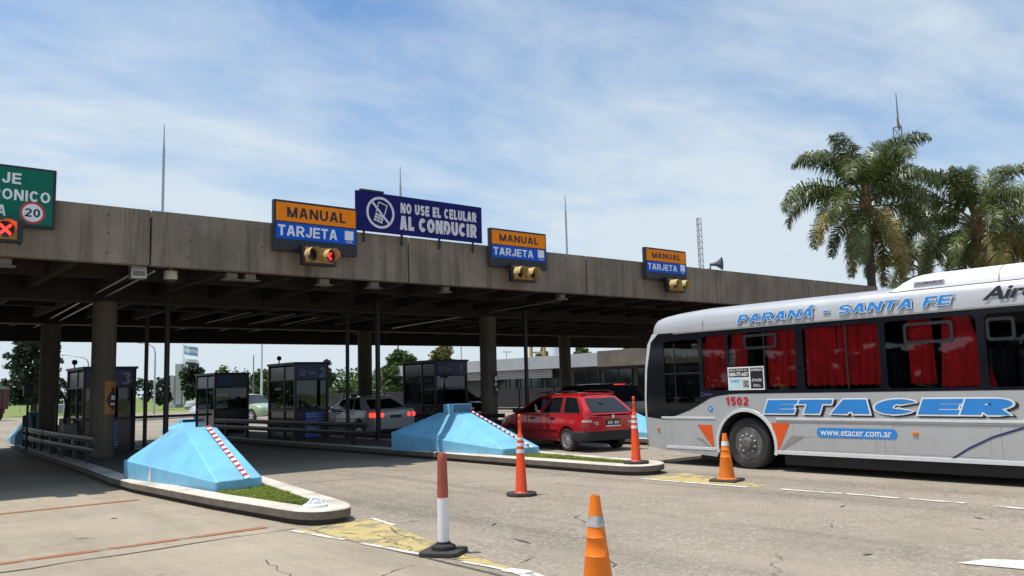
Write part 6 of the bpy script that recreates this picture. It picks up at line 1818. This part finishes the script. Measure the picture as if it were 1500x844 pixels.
# posters wrapped on columns (part of the canopy columns they hang on)
def wrap_poster(cx, cy, a0, a1, z0, z1, label, kind):
    t = thing('poster', label, 'poster', (cx, cy, z0))
    R_ = .30
    def arc_patch(b0, b1, y0, y1, r_): return [[(r_*math.cos(math.radians(b0+(b1-b0)*k/8)), r_*math.sin(math.radians(b0+(b1-b0)*k/8)), z) for k in range(9)] for z in (y0, y1)]
    H_ = z1-z0
    mb = MB(); mb.grid(arc_patch(a0, a1, 0, H_, R_), 0, True); o = mb.build('sheet', K['poster_o'] if kind == 'o' else K['walldark'], t)
    w = a1-a0
    if kind == 'o':
        mb = MB(); rows = []
        for k in range(13):
            u = k/12; hw = .36*math.sin(PI*min(1, u*1.15))**.7 if u < .87 else .12
            b = a0+w*.62; rows.append([(R_+.003)*Vector((math.cos(math.radians(b+q*w*hw*1.3)), math.sin(math.radians(b+q*w*hw*1.3)), 0))+Vector((0,0,H_*(.12+.68*u))) for q in (-1,-.5,0,.5,1)])
        mb.grid(rows, 0, True); mb.build('dark_shape', K['poster_d'], t)
        for (b0, b1, y0, y1) in ((.45,.85,.42,.56),(.4,.8,.26,.33)):
            mb = MB(); mb.grid(arc_patch(a0+w*b0, a0+w*b1, H_*y0, H_*y1, R_+.006), 0, True); mb.build('white_mark', K['signwhite'], t)
    else:
        for (b0, b1, y0, y1) in ((.3,.7,.62,.82),(.25,.6,.42,.54),(.45,.8,.2,.32)):
            mb = MB(); mb.grid(arc_patch(a0+w*b0, a0+w*b1, H_*y0, H_*y1, R_+.004), 0, True); mb.build('white_mark', K['silverlight'], t)
    return t
wrap_poster(5.68, 23.4, -95, -25, 1.22, 2.05, 'orange and maroon poster wrapped round the near left column', 'o')
wrap_poster(18.05, 23.4, -100, -40, 1.35, 2.15, 'dark poster with pale marks wrapped round the column behind the middle barrier', 'd')
# ------------------------------------------------------------------ trees and plants
def leaf_quads(mb, c, R_, n, size, rnd, m=0, flat=.8, down=0):
    for k in range(n):
        v = Vector((rnd.gauss(0,1), rnd.gauss(0,1), rnd.gauss(0,1)*flat))
        if v.length < 1e-4: continue
        v = v.normalized()*R_*(rnd.random()**.45)
        v.z *= flat
        p = c+v
        a = Vector((rnd.gauss(0,1), rnd.gauss(0,1), rnd.gauss(0,.6)-down)).normalized()
        b = a.cross(Vector((rnd.gauss(0,1), rnd.gauss(0,1), rnd.gauss(0,1)))).normalized()
        s = size*rnd.uniform(.6,1.35)
        mb.add([p-a*s*.5, p+b*s*.28, p+a*s*.5, p-b*s*.28], [(0,1,2,3)], m)
def tree(name, label, px, ptop, hw, depth, leaf, seed, base=None, n=70, per=60, size=.42, group='trees beyond the toll plaza', shape='round', trunk=True, lo=.22):
    """broad-leaved tree: trunk, limbs and clumps of leaves spread through the crown"""
    rnd = random.Random(seed)
    g_ = at_d(px, 585, depth); gx, gy = g_.x, g_.y
    top = at_d(px, ptop, depth).z; r_ = hw*depth/FPX
    t = thing(name, label, 'tree', (gx, gy, 0), rnd.uniform(0, 6), group)
    H_ = top
    tr_ = MB(); tr_.tube([(0,0,-.2),(.05,0,H_*.2),(.0,.1,H_*.45),(.1,0,H_*.7)], [max(.12,H_*.028), H_*.024, H_*.016, H_*.006], 8)
    cr_ = MB()
    z0 = H_*lo; cz = (z0+H_)/2; hh = (H_-z0)/2
    for k in range(n):
        for _ in range(20):
            v = Vector((rnd.uniform(-1,1), rnd.uniform(-1,1), rnd.uniform(-1,1)))
            if v.length > 1 or v.length < .35: continue
            break
        if shape == 'cone': 
            f = 1-.75*(v.z*.5+.5); v.x *= f; v.y *= f
        elif shape == 'up': 
            f = .55+.45*(1-abs(v.z)); v.x *= f; v.y *= f
        bump = .78+.42*mnoise.noise(v*1.9+Vector((seed*3.1,0,0)))+.12*rnd.random()
        c = Vector((v.x*r_*bump, v.y*r_*bump, cz+v.z*hh*(.88+.12*rnd.random())))
        leaf_quads(cr_, c, r_*rnd.uniform(.16,.30), per, size, rnd)
        if k % 5 == 0: tr_.tube([(0,0,H_*rnd.uniform(.2,.5)), tuple(c*.5+Vector((0,0,H_*.22))), tuple(c)], [H_*.012, H_*.007, .02], 6)
    tr_.build('trunk', K['bark'], t)
    cr_.build('crown', K[leaf], t)
    return t
tree('broadleaf_tree', 'dense dark green tree by the white monument, left of the rear booth', 282, 534, 24, 112, 'leafdark', 3, n=60, per=70)
tree('broadleaf_tree', 'low dark tree at the left foot of the white monument', 240, 566, 15, 108, 'leafdark', 4, n=34, per=60, lo=.1)
tree('broadleaf_tree', 'tree whose dark top shows above the unnumbered rear booth', 325, 537, 24, 120, 'leafmid', 5, n=50)
tree('broadleaf_tree', 'mid green tree between the rear booth and the booth numbered 2', 386, 541, 30, 92, 'leafmid', 6, n=80, per=70, size=.36, lo=.05)
tree('broadleaf_tree', 'bushy light green shrub tree in front of the mid green tree', 372, 572, 18, 84, 'leafpale', 7, n=40, size=.3, lo=.03)
tree('feathery_tree', 'feathery upright pale tree right of the booth numbered 2', 478, 525, 20, 105, 'leafpale', 8, n=60, per=60, size=.40, shape='up', lo=.05)
tree('broadleaf_tree', 'green bush tree behind the signal post beside the booth numbered 2', 500, 563, 24, 100, 'leafmid', 9, n=60, size=.36, lo=.02)
tree('broadleaf_tree', 'dark distant tree left of the column behind the sedan', 527, 552, 18, 130, 'leafdark', 10, n=50, lo=.05)
tree('broadleaf_tree', 'large glossy green tree above the roof of the white sedan', 588, 511, 33, 88, 'leafmid', 11, n=120, per=85, size=.36, lo=.04)
tree('broadleaf_tree', 'yellow green tree behind the booth numbered 1', 652, 504, 33, 92, 'leafgold', 12, n=110, per=75, size=.36, lo=.1)
tree('broadleaf_tree', 'green tree left of the white water tank behind the building', 797, 507, 17, 95, 'leafmid', 13, n=60, size=.36, lo=.15)
tree('broadleaf_tree', 'bright green tree right of the white water tank behind the building', 856, 507, 26, 95, 'leafmid', 14, n=80, size=.36, lo=.15)
tree('broadleaf_tree', 'dull green tree behind the building beside the bus front', 928, 503, 30, 98, 'leafgold', 15, n=80, size=.36, lo=.15)
# araucaria-like tree at the left: whorls of drooping tufted branches
def araucaria(px, ptop, hw, depth, label, seed):
    rnd = random.Random(seed); g_ = at_d(px, 590, depth)
    H_ = at_d(px, ptop, depth).z; R_ = hw*depth/FPX
    t = thing('araucaria_tree', label, 'tree', (g_.x, g_.y, 0))
    tk = MB(); tk.tube([(0,0,-.2),(0,0,H_*.5),(.1,0,H_)], [.36,.26,.06], 10); cr_ = MB()
    z = H_*.16; k = 0
    while z < H_*.99:
        u = (z-H_*.16)/(H_*.83); L_ = R_*(1.0-.45*u**1.6)*(1 if u > .12 else .8)*rnd.uniform(.8,1.08)
        for b in range(7):
            a = 2*PI*b/7+k*.5+rnd.uniform(-.3,.3); l = L_*rnd.uniform(.6,1.08); pts = []
            for q in range(6):
                s = q/5; pts.append(Vector((math.cos(a)*l*s, math.sin(a)*l*s, z+l*(.10*s-.30*s*s+.18*s**3))))
            tk.tube(pts, [.07,.055,.045,.035,.03,.02], 5)
            for s in (.45,.62,.78,.92,1.0):
                c = Vector((math.cos(a)*l*s, math.sin(a)*l*s, z+l*(.10*s-.30*s*s+.18*s**3)-.1))
                leaf_quads(cr_, c+Vector((rnd.uniform(-.2,.2),rnd.uniform(-.2,.2),0)), R_*.115*(.7+.5*s), 34, .36, rnd, 0, .9, .5)
        z += H_*.052; k += 1
    tk.build('trunk', K['bark'], t); cr_.build('crown', K['leafdark'], t)
araucaria(50, 466, 43, 88, 'tall dark conifer with drooping tufted branches at the left', 21)
# distant woods closing the horizon, reading as one mass
def woods(name, label, pts, h, n, leaf, seed, size=1.1):
    rnd = random.Random(seed); mb = MB()
    for k in range(n):
        s = rnd.random()*(len(pts)-1); i = int(s); f = s-i
        a = Vector(pts[i]).lerp(Vector(pts[min(i+1, len(pts)-1)]), f)
        hh = h*(.55+.6*(mnoise.noise(Vector((s*3.7, seed, 0)))*.5+.5))
        c = Vector((a.x+rnd.gauss(0,2.5), a.y+rnd.gauss(0,2.5), hh*rnd.random()**.8*.9))
        leaf_quads(mb, c, hh*.22, 26, size, rnd)
    o = mb.build(name, K[leaf]); return tag(o, label, 'woods', None, 'stuff')
woods('distant_woods', 'low dark line of distant woods on the horizon', [(-60,330,0),(40,320,0),(140,290,0),(230,230,0),(290,150,0)], 9, 900, 'leafdark', 31, 1.6)
woods('distant_hedge', 'continuous green shrubbery behind the lawn beyond the plaza', [(52,128,0),(66,112,0),(80,101,0),(95,92,0)], 6, 420, 'leafmid', 32, .55)
woods('reflection_woods', 'unseen belt of trees added left of the road for the bus window reflections', [(-30,8,0),(-34,30,0),(-30,55,0),(-14,82,0),(-8,110,0)], 4.6, 900, 'leafdark', 33, .9)  # added trees out of view, height set by what the bus glass reflects
# ------------------------------------------------------------------ palms
def frond(L_, seed, up=.9, leaflet=.62, droop=1.0, dens=86):
    rnd = random.Random(seed); mb = MB()
    d = Vector((math.cos(up), 0, math.sin(up))); p = Vector((0,0,0)); pts = [p.copy()]; ds = [d.copy()]
    n = 26; a = up
    for i in range(n):
        s = i/n; a -= (.018+.105*s*droop)*(1 if i > 2 else .4)
        a = max(a, -1.45)
        d = Vector((math.cos(a), .03*math.sin(seed+i*.3), math.sin(a))); p = p+d*(L_/n); pts.append(p.copy()); ds.append(d.copy())
    mb.tube(pts, [lerp(.045,.006,i/n) for i in range(n+1)], 6, 0)
    for k in range(dens):
        s = .16+.84*k/(dens-1); fi = s*n; i = min(n-1, int(fi)); q = pts[i].lerp(pts[i+1], fi-i); t = ds[min(n, i+1)]
        sidev = t.cross(Vector((0,0,1)))
        if sidev.length < .1: sidev = Vector((0,1,0))
        sidev.normalize(); upv = sidev.cross(t)
        ll = leaflet*(math.sin(PI*(.12+.83*s))**.6)*rnd.uniform(.8,1.15)
        for sg in (1,-1):
            for rep in (0,1):
                tw = rnd.uniform(-1.25,.95); dirv = (sidev*sg*math.cos(tw)+upv*math.sin(tw)*.8+t*rnd.uniform(.35,.75)).normalized()
                w = .018+.012*rnd.random()
                m1 = q+dirv*ll*.5; e = m1+(dirv+Vector((0,0,-1.0*rnd.uniform(.7,1.7)))).normalized()*ll*.55
                wv = t*w
                mb.add([q-wv*.6, q+wv*.6, m1+wv, m1-wv, e], [(0,1,2,3),(3,2,4)], 0)
    return mb
FR = [frond(4.0, 1, 1.28, .80, .95), frond(4.1, 2, .85, .82, 1.2), frond(4.1, 3, .45, .82, 1.25), frond(3.7, 4, -.10, .76, 1.05), frond(3.3, 5, -.75, .66, .7)]
FRM = []
for i, f_ in enumerate(FR):
    o = f_.build('frond', K['palmleaf']); FRM.append(o.data); bpy.data.objects.remove(o)
    o = f_.build('frond', K['palmdry']); FRM.append(o.data); bpy.data.objects.remove(o)
def palm(label, px, pbase, pcrown, depth, seed, scale=1.0, n=24, lean=0, spear=False, bias=None):
    rnd = random.Random(seed)
    g_ = at_d(px, 560, depth); c = at_d(pcrown[0], pcrown[1], depth)
    t = thing('palm_tree', label, 'palm tree', (g_.x, g_.y, 0), 0, 'feathery palms behind the bus')
    cl = Vector((c.x-g_.x, c.y-g_.y, c.z))
    mb = MB(); pts = [Vector((0,0,-.2)), Vector((cl.x*.1, cl.y*.1, cl.z*.3)), Vector((cl.x*.45, cl.y*.45, cl.z*.65)), cl*.95+Vector((0,0,0)), cl]
    mb.tube(pts, [.24,.20,.18,.17,.15], 14); mb.build('trunk', K['palmbark'], t)
    mb = MB(); mb.lathe([(.15,-.5),(.24,-.2),(.26,.1),(.2,.5),(.1,.85),(.03,1.1)], 14, 0, Matrix.Translation(cl)); mb.build('crown_shaft', K['fibre'], t)
    for k in range(n):
        lvl = int(5*k/n); a = k*2.39996+rnd.uniform(-.2,.2)
        dry = (lvl >= 3 and rnd.random() < .35) or (lvl == 4 and rnd.random() < .7)
        o = bpy.data.objects.new('frond', FRM[lvl*2+(1 if dry else 0)]); COL.objects.link(o); o.parent = t
        o.location = cl+Vector((math.cos(a)*.12, math.sin(a)*.12, .35-.16*lvl)); s = scale*rnd.uniform(.85,1.12)
        o.rotation_euler = (rnd.uniform(-.3,.3), rnd.uniform(-.22,.26), a); o.scale = (s*rnd.uniform(.85,1.1), s, s)
    if spear:
        mb = MB(); mb.tube([cl+Vector((0,0,.5)), cl+Vector((-.35,.25,1.7)), cl+Vector((-.75,.55,2.65))], [.09,.06,.04], 8); mb.lathe([(.02,0),(.12,.06),(.14,.16),(.06,.26),(.001,.3)], 10, 0, Matrix.Translation(cl+Vector((-.75,.55,2.6)))); mb.build('flower_spathe', K['palmleaf'], t)
    return t
palm('tall palm with brown hanging lower fronds at the end of the canopy', 1288, 425, (1268, 299), 37, 12, 1.0, 32)
palm('palm left of the rightmost one, with a bare upright spathe above its crown', 1425, 420, (1432, 334), 38, 2, 1.0, 28, 0, True)
palm('palm at the right edge of the picture behind the roof of the bus', 1520, 430, (1530, 352), 40, 3, 1.0, 22)
palm('short palm between the tall palm and the one with the spathe, behind the bus roof', 1352, 430, (1352, 398), 43, 4, .85, 20)

# ------------------------------------------------------------------ background structures
# long low building right of the plaza, its face parallel to the lanes
BXW = 46.0
bd = thing('service_building', 'long low white and grey building with dark windows right of the toll lanes', 'building', (52, 52, 0))
inv = Matrix.Translation(-Vector(bd.location))
ZT0 = 4.05
MB().box(BXW+1.2, 60, 28, 78, 0, 3.0, 0, inv).build('wall', K['walldark'], bd)
MB().box(BXW+.2, 61, 46.2, 79, 3.02, ZT0, 0, inv).build('white_parapet', K['wallwhite'], bd, bevel=.02)
MB().box(BXW, 61, 27, 46.1, 2.95, ZT0+.1, 0, inv).build('grey_parapet', K['column'], bd, bevel=.02)
mb = MB()
for k in range(5): mb.box(BXW+.6, BXW+.7, 52, 78, 2.30+k*.14, 2.41+k*.14, 0, inv)
mb.build('louvre_band', K['wallwhite'], bd)
for k in range(9):
    y0 = 30+k*3.4
    fr_ = MB().box(BXW+1.12, BXW+1.21, y0, y0+2.9, .9, 2.75, 0, inv).build('window', K['carglass'], bd)
    mb = MB()
    for q in range(3): mb.box(BXW+1.06, BXW+1.115, y0+q*1.42, y0+q*1.42+.06, .9, 2.75, 0, inv)
    mb.build('window_frame', K['boothpanel'], fr_)
for k in range(4):
    y0 = 62+k*4
    fr_ = MB().box(BXW+1.12, BXW+1.21, y0, y0+1.2, .2, 2.2, 0, inv).build('door', K['boothpanel'], bd); MB().box(BXW+1.08, BXW+1.118, y0-.08, y0, .2, 2.25, 0, inv).build('door_frame', K['wallwhite'], fr_)
sc = thing('added_dark_screen', 'dark slatted screen added to hide sunlit ground in front of the long low building', 'fence', (35.6, 26, 0))  # invented screen covering a sunlit strip so the background stays dark
for k in range(14): MB().box(-.04,.04,k*3.4-.04,k*3.4+.04,0,1.5).build('post', K['black'], sc)
mb = MB()
for z in range(8): mb.box(.04,.07,-.5,45,.12+z*.175,.27+z*.175)
mb.build('slats', K['blackmat'], sc)
# water tank and ochre frame
p = at_d(813, 520, 78)
wt = thing('water_tank', 'white cylindrical water tank with an ochre frame above the building roof', 'water tank', (p.x, p.y, 0))
mb = MB(); mb.lathe([(.55,0),(.55,3.6),(.62,3.62),(.62,6.6),(.2,6.9),(.001,6.95)], 24); mb.build('tank', K['polelight'], wt, sharp=40)
mb = MB(); ux = Vector((-.77,.63,0))
for k, off in enumerate((1.0, 2.2)):
    q = ux*off; mb.box(q.x-.12, q.x+.12, q.y-.12, q.y+.12, 0, 6.8)
for z in (3.6, 4.7, 5.8, 6.7):
    a, b = ux*1.0, ux*2.2; mb.tube([(a.x,a.y,z),(b.x,b.y,z)], .08, 6)
mb.build('frame', K['ochre'], wt)
# lattice masts
def lattice(name, label, px, pbot, ptop, depth, w, spike=0, lean=0):
    c = at_d(px, pbot, depth); zt = at_d(px, ptop, depth).z
    t = thing(name, label, 'mast', (c.x, c.y, 0)); mb = MB(); n = int(zt/(w*1.15)); r_ = w*.055
    cs = [(w/2*math.cos(a), w/2*math.sin(a)) for a in (PI/2, PI/2+2*PI/3, PI/2+4*PI/3)]
    for x, y in cs: mb.tube([(x,y,0),(x,y,zt)], r_, 5)
    for k in range(n):
        z0, z1 = zt*k/n, zt*(k+1)/n
        if z1 < 3: continue
        for i in range(3):
            a, b = cs[i], cs[(i+1) % 3]
            mb.tube([(a[0],a[1],z0),(b[0],b[1],z1)], r_*.7, 4, caps=False); mb.tube([(a[0],a[1],z1),(b[0],b[1],z1)], r_*.6, 4, caps=False)
    mb.build('lattice', K['mast'], t)
    if spike:
        MB().tube([(0,0,zt),(0,0,zt+spike)], [.07,.03], 6).build('antenna', K['mast'], t)
        MB().tube([(-.7,0,zt),(.7,0,zt)], .05, 6).build('cross_arm', K['mast'], t)
        for s in (-.7,.7): MB().tube([(s,0,zt-.1),(s,0,zt+.5)], .07, 6).build('aerial', K['mast'], t)
    return t
m1_ = lattice('radio_mast', 'lattice radio mast with aerials rising behind the tallest palm', 1347, 560, 172, 62, .75, 2.6)
m1_.rotation_euler = (0, 0, .4)
lattice('radio_mast', 'thin distant lattice mast behind the canopy beside the horn loudspeaker', 1036, 560, 314, 150, .95)
# street lamps, flag poles, monument
def lamp(px, ptop, depth, armdir, label, arm=2.6):
    c = at_d(px, 590, depth); zt = at_d(px, ptop, depth).z; r_ = Vector((WROT[0][0], WROT[1][0], 0)).normalized()*armdir
    t = thing('street_lamp', label, 'street lamp', (c.x, c.y, 0), 0, 'curved arm street lamps')
    pts = [Vector((0,0,0)), Vector((0,0,zt*.84)), r_*.12+Vector((0,0,zt*.91)), r_*.55+Vector((0,0,zt*.96)), r_*arm+Vector((0,0,zt*1.02))]
    MB().tube(pts, [.10,.075,.065,.06,.05], 8).build('pole', K['pole'], t)
    e = pts[-1]; mb = MB(); mb.tube([e, e+r_*.35+Vector((0,0,.03)), e+r_*.75+Vector((0,0,.02))], [.07,.14,.05], 8); mb.build('lamp_head', K['polelight'], t)
lamp(226, 500, 80, -1, 'street lamp with its curved arm reaching left, just left of the dark pole pair')
lamp(128, 520, 95, -1, 'street lamp behind the booth numbered 3, smaller of the two curved lamps', 2.6)
def simple_pole(name, px, ptop, depth, r_, label, m='polelight', pbot=590, cat='pole', leanx=0):
    c = at_d(px, pbot, depth); zt = at_d(px, ptop, depth).z
    t = thing(name, label, cat, (c.x, c.y, 0)); MB().tube([(0,0,0),(leanx,0,zt)], [r_, r_*.7], 8).build('shaft', K[m], t)
    mb = MB(); mb.lathe([(r_*1.2,0),(r_*1.2,.04),(r_,.10)], 10); mb.build('base', K[m], t)
    return t
simple_pole('lamp_pole', 383, 440, 66, .10, 'tall white pole left of the booth numbered 2')
simple_pole('mast_pole', 371, 520, 82, .07, 'thin dark mast above the trees left of the booth numbered 2', 'mast')
simple_pole('lamp_pole', 677, 440, 75, .09, 'white pole behind the yellow green tree', 'polelight')
simple_pole('mast_pole', 584, 503, 95, .12, 'short grey mast rising from the top of the large green tree', 'mast')
def tlamp(px, ptop, depth, label):
    t = simple_pole('floodlight_pole', px, ptop, depth, .08, label, 'polelight'); z = at_d(px, ptop, depth).z
    MB().box(-.7,.7,-.12,.12,z,z+.12).build('lamp_bar', K['polelight'], t)
tlamp(744, 516, 110, 'distant pole with a flat lamp head above the building')
c = at_d(264, 585, 125); mzt = at_d(264, 533, 125).z
mo = thing('monument', 'white block monument with flag poles far behind the plaza', 'monument', (c.x, c.y, 0), .6)
MB().box(-.55,.55,-.55,.55,0,mzt).build('pillar', K['wallwhite'], mo, bevel=.03)
MB().box(-1.9,-1.4,-.3,.3,0,mzt*.72).build('low_pillar', K['wallwhite'], mo, bevel=.03); MB().box(-2.4,1.4,-1,1,0,.5).build('plinth', K['wallwhite'], mo)
def flag_pole(px, ptop, depth, label, cols, seed):
    c = at_d(px, 585, depth); zt = at_d(px, ptop, depth).z; r_ = Vector((WROT[0][0], WROT[1][0], 0)).normalized()
    t = thing('flag_pole', label, 'flag pole', (c.x, c.y, 0), 0, 'flag poles by the monument')
    MB().tube([(0,0,0),(0,0,zt)], [.09,.05], 8).build('pole', K['polelight'], t)
    for k, m_ in enumerate(cols):
        rows = []
        for z in (zt-.15-k*.45, zt-.15-(k+1)*.45):
            rows.append([tuple(r_*(.05+2.1*s)+Vector((.12*math.sin(s*7+seed), .1*math.cos(s*6+seed), z-.55*s*s-.1*math.sin(s*5)))) for s in [q/12 for q in range(13)]])
        mb = MB(); mb.grid(rows[::-1], 0, True); mb.build('flag_stripe', K[m_], t)
flag_pole(267, 504, 126, 'flag pole with a blue and white striped flag above the monument', ['flagblue','white','flagblue'], 1)
flag_pole(269, 523, 124, 'flag pole with a white and dark flag just below the striped one', ['white','decalpurple','white'], 2)
flag_pole(94, 558, 92, 'flag pole with a dark flag left of the booth numbered 3', ['signnavy','signnavy'], 3)
# low white wall with plants at the left, fence behind
p0 = at_g(62, 606); p1_ = at_g(250, 601)
lw = thing('low_wall', 'long low white planter wall at the far side of the road', 'wall', (p0.x, p0.y, 0), math.atan2(p1_.y-p0.y, p1_.x-p0.x))
L_ = (p1_-p0).length
MB().box(0, L_*.42, -.3, .3, 0, .95).build('wall', K['wallwhite'], lw, bevel=.03); MB().box(0, L_*.42, .35, 1.2, .35, 1.0).build('planting', K['grass'], lw); MB().box(-.1, L_*.43, -.36, .36, .95, 1.05).build('coping', K['white'], lw, bevel=.02)
ramp_ = at_g(52, 608)
c = at_d(282, 587, 105)
wh = thing('white_boulder', 'pale rounded boulder under the dark tree by the monument', 'boulder', (c.x, c.y, 0)); mb = MB(); mb.lathe([(.9,0),(1.0,.3),(.8,.75),(.4,1.0),(.001,1.05)], 12); mb.build('stone', K['wallwhite'], wh)
# wire fence at far left
fc = at_g(20, 606); fence = thing('wire_fence', 'wire fence on posts along the far side of the road at the left', 'fence', (fc.x, fc.y+2, 0))
for k in range(9):
    MB().tube([(-8+k*3,0,0),(-8+k*3,0,1.9)], .05, 6).build('post', K['pole'], fence)
mb = MB()
for z in (.4,.8,1.2,1.6,1.85): mb.tube([(-8,0,z),(16,0,z)], .012, 4)
mb.build('wires', K['pole'], fence)
# kerbed median at mid distance seen between the dark poles
c = at_g(236, 614); md_ = thing('median_kerb', 'small pale kerbed median in the road beyond the nearest island', 'median', (c.x, c.y, 0), .75)
MB().prism(rsq(.9, .5), 0, .2).build('kerb', K['kerb'], md_, bevel=.02); md_.scale = (4.5, 1, 1); MB().prism(rsq(.7,.4), .2, .215).build('turf', K['grass'], md_)
